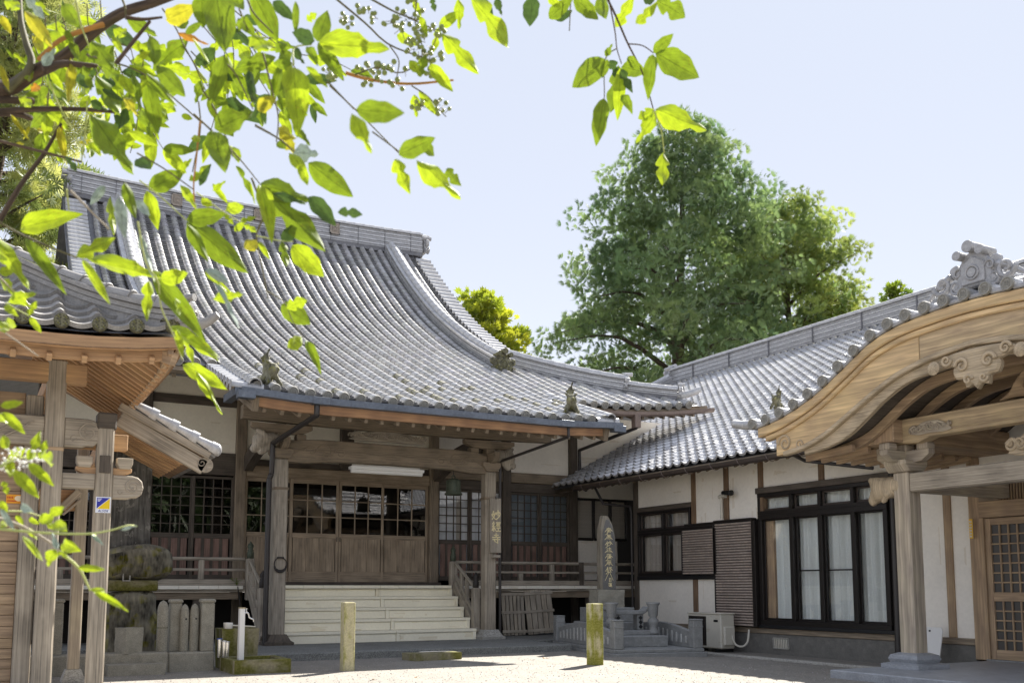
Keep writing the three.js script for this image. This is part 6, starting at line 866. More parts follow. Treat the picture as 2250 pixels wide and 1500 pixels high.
function tree(label, px, topPx, d, o) {   // trunk, limbs and a crown of many small sprays hung on the limbs
  const base = at(px, 1290, d).setY(0), H = at(px, topPx, d).y, t = thing('tree', label, 'tree', [base.x, 0, base.z], o.group), ms = [], cs = [], q = new THREE.Quaternion(), c = new THREE.Color(), lim = [];
  const bend = (y) => V(base.x + 0.3 * Math.sin(y * 0.35 + d), y, base.z + 0.25 * Math.sin(y * 0.3));
  part('trunk', tube([0, 0.25, 0.5, 0.75, 0.97].map((k) => bend(k * H)), o.trunk || 0.45, 0.05, 8, 16), 'treebark', t);
  for (let i = 0; i < o.limbs; i++) {
    const k = mix(o.from, 1, Math.pow((i + rnd()) / o.limbs, 0.85)), y0 = k * H, R = o.r(k) * rr(0.72, 1.06), a = i * 2.39996 + rr(-0.4, 0.4), up = o.up ?? 0.35, dirv = V(Math.cos(a), 0, Math.sin(a)), rise = R * up * rr(0.5, 1.2), p0 = bend(Math.max(0, y0 - rise * 0.6)), p1 = p0.clone().addScaledVector(dirv, R * 0.5).add(V(0, rise * 0.7, 0)), p2 = p0.clone().addScaledVector(dirv, R).add(V(0, rise - (o.droop || 0) * R * 0.2, 0));
    lim.push([R, [p0, p1, p2]]);
    const n = Math.round(o.dense * (0.35 + R)), cl = 2 + Math.round(R * 0.9);
    for (let j = 0; j < cl; j++) { const u = mix(0.30, 1.02, (j + rnd()) / cl), cc = p0.clone().lerp(p1, clamp(u * 2)).lerp(p2, clamp(u * 2 - 1)).add(V(rr(-0.3, 0.3), rr(-0.1, 0.25), rr(-0.3, 0.3)).multiplyScalar(R * 0.35)), cr = (o.clump || 0.7) * rr(0.65, 1.2), tone = rr(0.75, 1.25), hue = rnd();
      for (let m = 0; m < n / cl * 2.2; m++) { const e = V(rr(-1, 1), rr(-1, 1), rr(-1, 1)); if (e.lengthSq() > 1) continue; const p = cc.clone().add(V(e.x * cr, e.y * cr * 0.62 - 0.12 * cr * e.x * e.x, e.z * cr)), out = dirv.clone().multiplyScalar(0.6).add(e).add(V(0, o.hang ?? 0.1, 0)).normalize(); q.setFromUnitVectors(V(0, 1, 0), out); q.multiply(new THREE.Quaternion().setFromAxisAngle(V(0, 1, 0), rr(0, 6.28))); ms.push(mat4(p, q, (o.size || 1) * rr(0.7, 1.3))); const [A, Bc] = o.tones; c.setRGB(mix(A[0], Bc[0], hue) * tone, mix(A[1], Bc[1], hue) * tone, mix(A[2], Bc[2], hue) * tone); cs.push(c.clone()); } }
  }
  lim.sort((a, b) => b[0] - a[0]); lim.slice(0, o.showLimbs ?? 40).forEach(([R, p]) => part('branch', tube(p, 0.035 + 0.018 * R, 0.012, 5, 6), 'treebark', t));
  many('crown', SPRAY[o.spray], o.spray === 'leafy' ? 'shrubfoliage' : 'conifer', t, ms, cs); return t;
}
const env = (list) => (k) => { let i = 0; while (i < list.length - 2 && k > list[i + 1][0]) i++; return mix(list[i][1], list[i + 1][1], clamp((k - list[i][0]) / (list[i + 1][0] - list[i][0]))); };
tree('tall broad dark green conifer rising between the hall and the wing', 1512, 226, 45, { limbs: 104, from: 0.33, dense: 52, clump: 0.95, spray: 'fan', trunk: 0.5, up: 0.4, droop: 1, hang: 0.0, size: 0.62, tones: [[0.12, 0.20, 0.085], [0.26, 0.345, 0.12]], r: env([[0.33, 6.2], [0.5, 7.3], [0.6, 5.9], [0.78, 5.2], [0.85, 4.0], [0.93, 2.8], [1, 1.1]]) });
tree('lighter yellow-green conifer leaning out behind the tall dark one', 1768, 415, 49, { limbs: 80, from: 0.33, dense: 72, clump: 0.85, spray: 'fan', trunk: 0.4, up: 0.55, hang: 0.25, size: 0.6, tones: [[0.18, 0.265, 0.08], [0.37, 0.42, 0.10]], r: env([[0.36, 3.6], [0.6, 3.7], [0.8, 3.5], [0.92, 2.6], [1, 1.2]]) });
tree('bushy yellow-green tree showing behind the right slope of the hall roof', 1045, 636, 42, { limbs: 46, from: 0.55, dense: 70, clump: 0.6, spray: 'leafy', trunk: 0.25, up: 0.7, hang: 0.4, size: 0.85, tones: [[0.28, 0.35, 0.03], [0.52, 0.54, 0.04]], r: env([[0.5, 2.8], [0.8, 2.1], [0.93, 1.3], [1, 0.5]]), showLimbs: 8 });
tree('small yellow-green treetop just above the wing ridge, left of the curved gable', 1890, 645, 50, { limbs: 22, from: 0.8, dense: 50, clump: 0.6, spray: 'leafy', trunk: 0.2, up: 0.5, hang: 0.4, size: 0.9, tones: [[0.28, 0.36, 0.03], [0.45, 0.5, 0.03]], r: env([[0.8, 1.9], [1, 0.8]]), showLimbs: 4 });
tree('tiny green treetop above the wing ridge beside the ridge-end tile', 2014, 604, 50, { limbs: 8, from: 0.93, dense: 40, clump: 0.4, spray: 'leafy', trunk: 0.15, up: 0.5, hang: 0.4, size: 0.8, tones: [[0.13, 0.2, 0.03], [0.3, 0.38, 0.03]], r: env([[0.9, 0.7], [1, 0.4]]), showLimbs: 3 });
tree('tall sunlit tree at the left edge behind the roofed gate', -70, -260, 27, { limbs: 90, from: 0.25, dense: 36, clump: 0.7, spray: 'fine', trunk: 0.4, up: 0.4, hang: -0.2, size: 1.0, tones: [[0.16, 0.22, 0.06], [0.55, 0.56, 0.18]], r: env([[0.2, 1.9], [0.5, 2.5], [0.8, 2.6], [1, 1.6]]) });
// trees behind the viewer, mirrored dark in the glass of the hall
for (const [x, z, h, k, label] of [[9, 19, 8.5, 0, 'dark round tree across the courtyard, first of a row out of frame'], [14, 21, 9.5, 1, 'dark round tree across the courtyard, second of a row out of frame'], [19.5, 20, 8.5, 2, 'dark round tree across the courtyard, third of a row out of frame'], [25, 22, 9, 3, 'dark round tree across the courtyard, fourth of a row out of frame']]) {
  const t = thing('courtyard_tree', label, 'tree', [x, 0, z], 'trees across the courtyard'); part('trunk', tube([V(x, 0, z), V(x + 0.1, h * 0.4, z), V(x, h * 0.8, z)], 0.3, 0.1, 7), 'treebark', t);
  const ms = [], cs = []; for (let i = 0; i < 1500; i++) { const e = V(rr(-1, 1), rr(-1, 1), rr(-1, 1)); if (e.length() > 1) { i--; continue; } const q = new THREE.Quaternion().setFromEuler(new THREE.Euler(rr(0, 6), rr(0, 6), rr(0, 6))); ms.push(mat4(V(x + e.x * 3.3, h * 0.52 + e.y * h * 0.48, z + e.z * 2.6), q, 3.2)); const s = rr(0.7, 1.2); cs.push(new THREE.Color().setRGB(0.06 * s, 0.1 * s, 0.03 * s)); } many('crown', SPRAY.leafy, 'shrubfoliage', t, ms, cs);
}

// ---------------------------------------------------------------- the leafy branches close to the viewer
function leafGeo(curl, fold, bite, wav) {
  const N = 13, Mx = 3, pos = [], uv = [], half = (t) => 0.5 * Math.pow(t, 0.62) * Math.pow(1 - t, 0.92) / 0.5065 * (bite && t > bite[0] && t < bite[1] ? 1 - 0.55 * Math.sin((t - bite[0]) / (bite[1] - bite[0]) * 3.14) : 1);
  const P = (i, j) => { const t = i / N, s = j / Mx, hw = Math.max(0.004, half(t)) * (j < 0 || !bite ? 1 : 1), x = s * hw * (1 + wav * 0.12 * Math.sin(t * 17 + j)); return [x, t, curl * t * t - fold * Math.abs(s) * hw + wav * 0.05 * Math.sin(t * 9 + s * 2)]; };
  for (let i = 0; i < N; i++) for (let j = -Mx; j < Mx; j++) { const a = [i, j], b = [i, j + 1], c = [i + 1, j + 1], d = [i + 1, j]; for (const [p, q] of [a, b, c, a, c, d]) { pos.push(...P(p, q)); uv.push(0.5 + q / Mx * 0.45, p / N); } }
  let g = new THREE.BufferGeometry(); g.setAttribute('position', new THREE.Float32BufferAttribute(pos, 3)); g.setAttribute('uv', new THREE.Float32BufferAttribute(uv, 2)); g = mergeVertices(g); g.computeVertexNormals(); return g;
}
const LEAVES = [leafGeo(-0.12, 0.25, null, 0.3), leafGeo(0.1, -0.2, null, 0.5), leafGeo(-0.22, 0.35, [0.55, 0.85], 0.8), leafGeo(0.05, 0.3, [0.3, 0.5], 0.7), leafGeo(-0.3, -0.3, null, 0.6)];
const LM = { l: 'leafLime', m: 'leafMid', d: 'leafDark', y: 'leafYellow', p: 'leafPale', o: 'leafOrange' };
seed = 99;
function spray(name, label, depth, ox, oy, k) {
  let g; const conv = (x, y) => [ox + x * k, oy + y * k];
  return { open(px, py) { const p = at(px, py, depth); g = thing(name, label, 'branch', [p.x, p.y, p.z]); origin.set(g, p); return this; }, use(o) { g = o.group(); return this; }, group: () => g,
    L(x0, y0, x1, y1, w, kind, dd = 0) { const [a, b] = conv(x0, y0), [c, e] = conv(x1, y1), d = depth + dd + rr(-0.12, 0.12), p = at(a, b, d), q = at(c, e, d + rr(-0.03, 0.03)), y = q.clone().sub(p), l = y.length(); y.normalize(); const n0 = EYE.clone().sub(p).normalize().add(V(rr(-0.32, 0.32), rr(-0.28, 0.32), rr(-0.32, 0.32))), x = y.clone().cross(n0).normalize(), n = x.clone().cross(y); put('leaf', pick(LEAVES), LM[kind], g, basis(x, y, n, p).multiply(new THREE.Matrix4().makeScale(l * w * 1.22, l, l))); return this; },
    S(r0, r1, m, ...xy) { const p = []; for (let i = 0; i < xy.length; i += 2) { const [a, b] = conv(xy[i], xy[i + 1]); p.push(at(a, b, depth + 0.01 * i)); } part('twig', tube(p, r0, r1, 7), m, g); return this; } };
}
const A = spray('leafy_branch', 'thick leafy branch with bright backlit green leaves filling the top left corner', 1.75, 0, 0, 1 / 4.5).open(60, 200);
A.S(0.014, 0.008, 'bark', -60, 900, 120, 860, 330, 720, 600, 590, 900, 330, 1200, 130, 1500, 30, 1750, -60).S(0.02, 0.013, 'bark', -120, 960, -20, 900, 80, 860, 160, 850).S(0.008, 0.004, 'bark', 430, 690, 620, 630, 800, 640, 950, 650).S(0.008, 0.004, 'twig', 60, 900, 300, 650, 250, 420, 200, 200, 190, -40).S(0.0035, 0.005, 'orangetwig', 370, 590, 600, 390, 820, 300, 1020, 240).S(0.006, 0.003, 'bark', -40, 1105, 300, 1080, 800, 1080, 1180, 1110).S(0.007, 0.006, 'bark', -40, 980, 150, 990, 330, 1000).S(0.006, 0.005, 'bark', -40, 1120, 180, 1130, 310, 1170).S(0.004, 0.003, 'bark', 1150, 620, 1300, 430, 1480, 210).S(0.004, 0.002, 'bark', 1240, 170, 1400, 190, 1600, 170).S(0.005, 0.003, 'bark', -20, 2200, 220, 1800, 430, 1520, 600, 1220).S(0.003, 0.002, 'bark', -20, 1390, 300, 1470, 800, 1600).S(0.0022, 0.0015, 'twig', 1190, -40, 1230, 60, 1240, 190).S(0.0018, 0.0012, 'twig', 850, 540, 1400, 720, 1750, 1000, 2000, 1220).S(0.002, 0.0015, 'greentwig', 740, -20, 800, 250, 920, 560).S(0.0016, 0.001, 'greentwig', 480, 800, 560, 1000, 720, 1300, 840, 1560).S(0.0016, 0.001, 'greentwig', 860, 1000, 840, 1300, 800, 1600).S(0.0014, 0.001, 'twig', 1960, 1000, 1980, 1250, 1900, 1700).S(0.0016, 0.001, 'twig', 1600, 80, 1750, 300, 1800, 420, 2050, 850);
A.L(0, 150, 110, 340, 0.5, 'y').L(240, 100, 480, 420, 0.32, 'y').L(250, -20, 440, 190, 0.5, 'p').L(40, 0, 200, 90, 0.6, 'l').L(330, 0, 470, 130, 0.5, 'l').L(620, 40, 810, 300, 0.5, 'm').L(1120, 280, 1250, 350, 0.7, 'l').L(1110, 350, 1205, 510, 0.35, 'l').L(900, 400, 1130, 700, 0.62, 'm').L(1545, 650, 1860, 380, 0.55, 'm').L(1545, 650, 1890, 720, 0.42, 'l').L(1545, 650, 1810, 930, 0.48, 'm').L(1530, 640, 1500, 290, 0.42, 'm').L(1440, 720, 1740, 1020, 0.28, 'm').L(1750, 320, 2050, 420, 0.28, 'o').L(1640, 190, 1900, 90, 0.6, 'y').L(1750, 270, 1880, 120, 0.6, 'm').L(1450, 830, 1550, 1320, 0.43, 'm').L(1310, 730, 1370, 1060, 0.3, 'm').L(950, 740, 1190, 1150, 0.36, 'm').L(700, 580, 640, 970, 0.3, 'y').L(575, 1250, 640, 1600, 0.28, 'y').L(575, 1370, 590, 1220, 0.3, 'o').L(100, 1130, 290, 1390, 0.18, 'y').L(900, 1130, 1260, 1620, 0.46, 'm').L(1180, 740, 1320, 960, 0.6, 'l').L(1220, 960, 1320, 1110, 0.5, 'y').L(1270, 1300, 1560, 1440, 0.4, 'l').L(1790, 1140, 1900, 1180, 0.7, 'l').L(420, 650, 560, 470, 0.5, 'p').L(890, 1000, 1080, 1090, 0.55, 'd').L(300, 900, 390, 840, 0.5, 'o').L(180, 940, 310, 1060, 0.5, 'l').L(250, 780, 360, 680, 0.5, 'l').L(1250, 180, 1500, 320, 0.5, 'm').L(1270, 640, 1530, 740, 0.3, 'l').L(1320, 620, 1480, 500, 0.4, 'l').L(1010, 640, 1130, 760, 0.7, 'm').L(820, 650, 900, 900, 0.4, 'm').L(520, 820, 640, 1000, 0.3, 'm').L(1830, 330, 2000, 200, 0.4, 'm').L(1900, 370, 2050, 600, 0.12, 'l').L(640, 1540, 760, 1700, 0.4, 'd').L(880, 1400, 1000, 1560, 0.4, 'l').L(0, 640, 90, 900, 0.3, 'y').L(1000, 880, 1240, 1000, 0.3, 'd').L(700, 400, 760, 620, 0.4, 'm').L(480, 420, 620, 640, 0.35, 'l').L(130, 520, 260, 640, 0.4, 'l').L(640, 300, 740, 440, 0.5, 'm');
for (let i = 0; i < 62; i++) { const x = rr(180, 320), y = rr(140, 330), a = rr(0, 6.3), l = rr(14, 34); A.L(x * 4.5, y * 4.5, (x + Math.cos(a) * l) * 4.5, (y + Math.abs(Math.sin(a)) * l) * 4.5, rr(0.35, 0.6), pick(['l', 'l', 'm', 'y']), 0.7); }
for (let i = 0; i < 30; i++) { const x = rr(5, 190), y = rr(5, 320), a = rr(0, 6.3), l = rr(18, 40); A.L(x * 4.5, y * 4.5, (x + Math.cos(a) * l) * 4.5, (y + Math.sin(a) * l) * 4.5, rr(0.25, 0.5), pick(['l', 'm', 'd', 'p', 'y']), 0.5); }
const A2 = spray('', '', 1.6, 400, 0, 1 / 4.5).use(A);
A2.L(330, -90, 430, 560, 0.5, 'm').L(420, 540, 290, 1040, 0.38, 'm').L(190, -60, 210, 260, 0.7, 'm').L(700, -70, 940, 400, 0.58, 'm').L(700, 340, 860, 510, 0.8, 'l').L(900, 10, 1100, 190, 0.55, 'd').L(1120, 10, 1110, 320, 0.28, 'm').L(1340, 410, 1450, 80, 0.55, 'm').L(1350, 415, 2045, 520, 0.46, 'l').L(1340, 420, 1590, 810, 0.4, 'm').L(1310, 400, 1110, 320, 0.6, 'd').L(520, 680, 930, 560, 0.48, 'm').L(1230, 200, 1330, 130, 0.8, 'l').L(1090, 650, 1170, 1240, 0.46, 'l').L(1230, 660, 1430, 890, 0.35, 'l').L(1080, 630, 890, 620, 0.7, 'm').L(940, 400, 1060, 640, 0.6, 'm').L(660, 700, 740, 1060, 0.24, 'd').L(970, 660, 880, 1000, 0.26, 'm').L(740, 1080, 940, 970, 0.7, 'y').L(790, 1060, 830, 1230, 0.4, 'd').L(320, 1270, 725, 1120, 0.68, 'm').L(1010, 1090, 1120, 1150, 0.8, 'm').L(950, 1280, 1150, 1370, 0.7, 'y').L(940, 1400, 1030, 1480, 0.7, 'm').L(1090, 1240, 1260, 1400, 0.3, 'm').L(1720, 1080, 2195, 1130, 0.55, 'm', -0.2).L(1680, 1120, 1880, 1480, 0.48, 'l', -0.2).L(560, 180, 700, 320, 0.6, 'm').L(540, 320, 690, 460, 0.3, 'd').L(480, -60, 620, 110, 0.6, 'm').L(1100, 470, 1230, 640, 0.5, 'd').L(560, 300, 600, 200, 0.5, 'm').L(950, 930, 1000, 1150, 0.2, 'm').L(690, 900, 720, 1060, 0.4, 'd').L(1240, 460, 1330, 600, 0.5, 'm');
A2.S(0.0016, 0.001, 'twig', 560, 80, 680, 330, 900, 380).S(0.0016, 0.001, 'twig', 430, 620, 520, 720, 700, 1080).S(0.0016, 0.001, 'twig', 800, 530, 880, 860, 950, 1160, 930, 1400).S(0.0018, 0.0012, 'twig', 720, 1240, 1000, 1400, 1100, 1500).S(0.0018, 0.001, 'twig', 1430, 800, 1700, 1080).S(0.0014, 0.001, 'twig', 1880, 1300, 2150, 1500).S(0.0018, 0.0012, 'twig', 640, -20, 700, 120, 900, 330).S(0.0018, 0.001, 'greentwig', 1100, 640, 1110, 470, 1280, 440).S(0.0016, 0.001, 'twig', 190, 870, 330, 1100, 500, 1550);
const A3 = spray('', '', 1.65, 300, 250, 0.26).use(A);
A3.L(640, 140, 755, 525, 0.48, 'm').L(840, 440, 980, 700, 0.26, 'm').L(800, 270, 860, 430, 0.5, 'l').L(1040, 590, 1485, 720, 0.5, 'm').L(1040, 600, 1160, 1010, 0.33, 'l').L(1050, 600, 1595, 1165, 0.38, 'm').L(1150, 670, 1400, 750, 0.3, 'd', -0.1).L(1380, 420, 1450, 610, 0.5, 'l').L(1450, 410, 1825, 690, 0.5, 'm').L(1320, 330, 1510, 330, 0.85, 'p').L(1450, 700, 1700, 940, 0.5, 'd').L(1700, 830, 1915, 850, 0.5, 'd').L(1220, 1060, 1390, 930, 0.6, 'd').L(1230, 1070, 1270, 1295, 0.35, 'm').L(1310, 1110, 1585, 1385, 0.58, 'l').L(420, 900, 755, 850, 0.55, 'm').L(420, 910, 930, 1315, 0.4, 'm').L(430, 930, 610, 1230, 0.38, 'm').L(100, 640, 395, 495, 0.58, 'm').L(80, 650, 190, 980, 0.4, 'l').L(0, 380, 130, 480, 0.7, 'd').L(370, 470, 480, 385, 0.5, 'l').L(480, 560, 630, 425, 0.48, 'l').L(530, 610, 630, 430, 0.34, 'd').L(370, 600, 480, 780, 0.4, 'l').L(640, 650, 745, 570, 0.42, 'l').L(640, 590, 770, 755, 0.32, 'l').L(540, 720, 655, 790, 0.6, 'l').L(750, 815, 885, 790, 0.6, 'l').L(880, 910, 1010, 870, 0.4, 'l').L(825, 990, 900, 920, 0.6, 'l').L(900, 930, 1020, 1000, 0.4, 'l').L(740, 850, 820, 935, 0.5, 'l').L(930, 1060, 995, 1140, 0.8, 'y').L(1030, 1080, 1120, 1225, 0.34, 'l').L(580, 1330, 760, 1495, 0.22, 'l').L(600, 1310, 750, 1420, 0.4, 'p').L(1220, 180, 1330, 320, 0.5, 'y').L(1330, 90, 1460, 220, 0.35, 'm').L(360, 400, 400, 520, 0.6, 'l').L(440, 560, 560, 520, 0.5, 'l').L(1290, 330, 1420, 470, 0.4, 'l').L(950, 560, 1000, 780, 0.12, 'l').L(480, 180, 520, 230, 0.7, 'l');
A3.S(0.0018, 0.001, 'twig', 480, 0, 620, 130, 860, 370, 1040, 590).S(0.002, 0.001, 'twig', 970, 540, 1070, 850, 1010, 1030, 1060, 1300, 1110, 1560).S(0.0016, 0.0012, 'orangetwig', 535, 60, 500, 400, 480, 600, 490, 800).S(0.0014, 0.001, 'twig', 0, 330, 240, 470, 480, 640).S(0.0014, 0.001, 'greentwig', 20, 560, 200, 700, 420, 900).S(0.0012, 0.001, 'greentwig', 1010, 1030, 1200, 1070, 1320, 1080).S(0.0012, 0.001, 'greentwig', 500, 660, 720, 820, 900, 930).S(0.0014, 0.001, 'twig', 1000, 90, 1170, 190, 1330, 320);
const A4 = spray('leafy_shoots', 'long hanging shoots with large lime green leaves in front of the gate roof', 1.5, 0, 400, 0.26).open(240, 560);
A4.L(165, 400, 610, 245, 0.42, 'l').L(210, 470, 560, 965, 0.22, 'm').L(-40, 470, 210, 885, 0.32, 'l').L(640, 630, 975, 465, 0.42, 'l').L(690, 650, 920, 1040, 0.22, 'l').L(740, 640, 1340, 830, 0.26, 'l').L(1290, 810, 1735, 1285, 0.3, 'm').L(1360, 830, 1595, 755, 0.6, 'l').L(1260, 830, 1235, 1170, 0.36, 'l').L(1440, 1220, 1840, 1500, 0.28, 'l').L(1490, 1240, 1550, 1480, 0.3, 'l').L(930, 120, 960, 455, 0.2, 'l').L(880, 30, 750, 195, 0.4, 'p').L(1050, 0, 1155, 295, 0.38, 'm').L(1150, 150, 1270, 290, 0.5, 'p').L(1000, 130, 1050, 480, 0.35, 'p').L(1180, 420, 1290, 810, 0.2, 'p').L(0, 620, 70, 700, 0.7, 'l').L(-10, 770, 125, 730, 0.75, 'l').L(0, 810, 65, 925, 0.5, 'l').L(60, 1010, 260, 950, 0.5, 'l').L(150, 1000, 240, 1050, 0.4, 'l').L(40, 1040, 120, 1115, 0.5, 'l').L(240, 1125, 310, 1000, 0.5, 'l').L(250, 1140, 350, 1275, 0.42, 'l').L(0, 1170, 50, 1275, 0.5, 'l').L(30, 1180, 105, 1215, 0.5, 'l').L(1730, 740, 1905, 850, 0.35, 'p').L(1740, 750, 1900, 915, 0.16, 'l').L(1820, 850, 1960, 1200, 0.14, 'p').L(1480, 980, 1520, 1130, 0.3, 'l').L(1800, 985, 2010, 960, 0.5, 'l');
A4.S(0.002, 0.0014, 'twig', -20, 330, 130, 420, 400, 540, 650, 640).S(0.0016, 0.001, 'greentwig', 1160, 330, 1240, 700, 1330, 830, 1360, 1060, 1440, 1240, 1540, 1500).S(0.0016, 0.001, 'greentwig', 560, 60, 580, 240).S(0.002, 0.0014, 'palegrey', 590, 70, 920, 400).S(0.0014, 0.001, 'palegrey', -10, 800, 120, 930).S(0.0012, 0.001, 'palegrey', -10, 1240, 320, 1470).S(0.0012, 0.001, 'greentwig', 40, 1020, 240, 1130);
const A5 = spray('', '', 1.8, 0, 0, 1).use(A);
A5.L(618, 668, 682, 712, 0.7, 'm').L(628, 676, 675, 658, 0.6, 'l').L(632, 765, 670, 738, 0.65, 'l').L(672, 748, 705, 810, 0.3, 'm').L(376, 716, 482, 792, 0.28, 'l').L(402, 800, 503, 858, 0.33, 'l').L(430, 815, 493, 907, 0.2, 'l').L(400, 735, 425, 800, 0.3, 'l').S(0.0012, 0.0008, 'twig', 588, 640, 625, 665, 640, 700, 668, 745);

const A6 = spray('leafy_branch', 'tangle of smaller backlit leaves on fine twigs hanging behind the thick branch', 2.15, 0, 0, 1).open(330, 170);
for (let i = 0; i < 26; i++) { let x = rr(60, 560), y = rr(-10, 120), a = rr(0.5, 1.5), pts = []; const n = 3 + Math.floor(rnd() * 3); for (let k = 0; k < n; k++) { pts.push(x, y); a += rr(-0.35, 0.35); x += Math.cos(a) * rr(35, 60); y += Math.sin(a) * rr(35, 60); if (y > 330) break; const b = a + (k % 2 ? 1 : -1) * rr(0.5, 1.1), l = rr(42, 84); A6.L(x, y, x + Math.cos(b) * l, y + Math.abs(Math.sin(b)) * l, rr(0.38, 0.56), pick(['l', 'm', 'm', 'l', 'd']), rr(-0.3, 0.3)); if (k === n - 1) A6.L(x, y, x + Math.cos(a) * l, y + Math.sin(a) * l, rr(0.38, 0.52), pick(['l', 'm']), 0); } pts.push(x, y); A6.S(0.0014, 0.0009, 'twig', ...pts); }

const Bp = spray('berry_spray', 'drooping spray of small round green berries and leaves at the top centre', 1.9, 700, 0, 0.4).open(900, 60);
Bp.L(770, -10, 770, 145, 0.42, 'l').L(840, -20, 1050, 265, 0.36, 'l').L(660, 150, 775, 60, 0.5, 'l').L(680, 180, 880, 410, 0.38, 'l').L(660, 150, 630, 290, 0.4, 'l').L(610, 350, 740, 505, 0.42, 'l').L(550, 500, 650, 625, 0.32, 'l').L(525, 520, 535, 645, 0.55, 'l').L(890, 0, 965, 95, 0.6, 'd').L(975, -10, 1010, 90, 0.5, 'd').L(550, 420, 590, 300, 0.6, 'm').L(430, 190, 545, 245, 0.55, 'l').L(520, 0, 560, 90, 0.5, 'l').L(560, 90, 600, 210, 0.35, 'l').L(620, -10, 640, 65, 0.6, 'd').L(500, 330, 560, 420, 0.6, 'l').L(440, 850, 640, 755, 0.55, 'm', -0.3).L(540, 880, 770, 1045, 0.42, 'l', -0.3).L(420, 870, 500, 1065, 0.5, 'l', -0.3).L(560, 780, 650, 860, 0.6, 'm', -0.3).L(700, 930, 780, 1020, 0.6, 'm', -0.3);
Bp.S(0.0035, 0.002, 'orangetwig', 150, 400, 250, 430, 480, 460, 740, 440).S(0.0022, 0.0014, 'twig', 80, -20, 260, 130, 380, 240, 620, 330).S(0.0022, 0.0014, 'twig', 280, -10, 430, 70, 540, 110).S(0.0016, 0.001, 'twig', 540, -20, 530, 120, 570, 270, 540, 400).S(0.0016, 0.001, 'twig', 200, 410, 330, 370, 450, 400, 600, 300, 650, 200).S(0.0014, 0.001, 'twig', 510, 470, 600, 530, 660, 600, 700, 640).S(0.0014, 0.001, 'twig', 390, 250, 440, 330, 430, 420).S(0.0014, 0.001, 'twig', 500, 100, 640, 160, 700, 170).S(0.0016, 0.001, 'twig', 60, 470, 200, 600, 440, 840);
{
  const g = Bp.group(), sg = new THREE.SphereGeometry(1, 12, 9), ax = [[200, 380, 340, 390, 60], [240, 440, 480, 470, 40], [300, 100, 420, 130, 60], [430, 90, 560, 120, 70], [400, 180, 560, 230, 60], [460, 230, 580, 300, 60], [540, 140, 600, 260, 50], [600, 160, 700, 180, 40], [330, 340, 480, 420, 70], [580, 320, 670, 310, 40], [600, 380, 640, 420, 30], [520, 560, 600, 600, 40], [650, 540, 700, 640, 40], [100, 90, 200, 130, 60], [220, 40, 330, 110, 50], [500, -20, 560, 40, 40], [20, 390, 130, 420, 50]];
  for (const [x0, y0, x1, y1, s] of ax) for (let i = 0; i < 9; i++) { const t = rnd(), bx = mix(x0, x1, t), by = mix(y0, y1, t), x = bx + rr(-s, s) * 0.7, y = by + rr(-s, s) * 0.7, d = 1.9 + rr(-0.06, 0.06), p = at(700 + x * 0.4, y * 0.4, d); put('berry', sg, 'berry', g, mat4(p, undefined, rr(0.0038, 0.0055))); part('stalk', rod(at(700 + bx * 0.4, by * 0.4, 1.9), p, 0.0007, 4), 'twig', g); }
}
const R = spray('leafy_spray', 'thin hanging spray of green leaves against the sky above the conifer', 1.95, 700, 0, 0.4).open(1370, 60);
R.L(1175, -20, 1165, 150, 0.72, 'd').L(1265, 100, 1390, -10, 0.55, 'm').L(1300, 110, 1390, 60, 0.5, 'd').L(1400, -20, 1545, 115, 0.5, 'm').L(1540, -10, 1590, 115, 0.5, 'm').L(1630, 150, 1735, -30, 0.45, 'l').L(1745, 130, 1865, 10, 0.42, 'l').L(1860, 0, 2020, 95, 0.7, 'm').L(1260, -20, 1330, 40, 0.6, 'l').L(1780, -20, 1860, 10, 0.7, 'd').L(1575, 325, 1408, 475, 0.62, 'm').L(1575, 310, 1610, 240, 0.6, 'm').L(1590, 325, 1560, 425, 0.5, 'm').L(1650, 360, 1605, 625, 0.42, 'm').L(1660, 370, 1640, 660, 0.3, 'l').L(1660, 380, 1725, 510, 0.42, 'd').L(1665, 365, 1812, 400, 0.6, 'm').L(1600, 330, 1660, 440, 0.6, 'd').L(1670, 520, 1720, 600, 0.5, 'm').L(1570, 540, 1520, 790, 0.43, 'm').L(1840, 290, 1950, 185, 0.55, 'm').L(1850, 290, 2112, 430, 0.55, 'm').L(1840, 300, 1800, 520, 0.38, 'm').L(1850, 600, 2145, 705, 0.48, 'l').L(1840, 600, 1755, 655, 0.72, 'l').L(1860, 610, 1765, 770, 0.45, 'l').L(1895, 840, 1890, 1020, 0.45, 'l').L(1700, 310, 1760, 380, 0.7, 'm');
R.S(0.0024, 0.0012, 'bark', 1570, -40, 1630, 80, 1700, 240, 1780, 400, 1840, 600).S(0.0018, 0.0012, 'greentwig', 1840, 600, 1880, 700, 1900, 840).S(0.0016, 0.001, 'bark', 1590, -30, 1630, 180, 1640, 270, 1665, 350).S(0.0014, 0.001, 'bark', 1700, 240, 1780, 250, 1840, 290).S(0.0014, 0.001, 'twig', 1386, -20, 1378, 170).S(0.0012, 0.001, 'twig', 1640, 265, 1580, 310, 1570, 540);
const Q = spray('flowering_sprig', 'pale green leafy sprig with tiny white buds before the gate at lower left', 1.35, 0, 860, 0.2667).open(60, 1040);
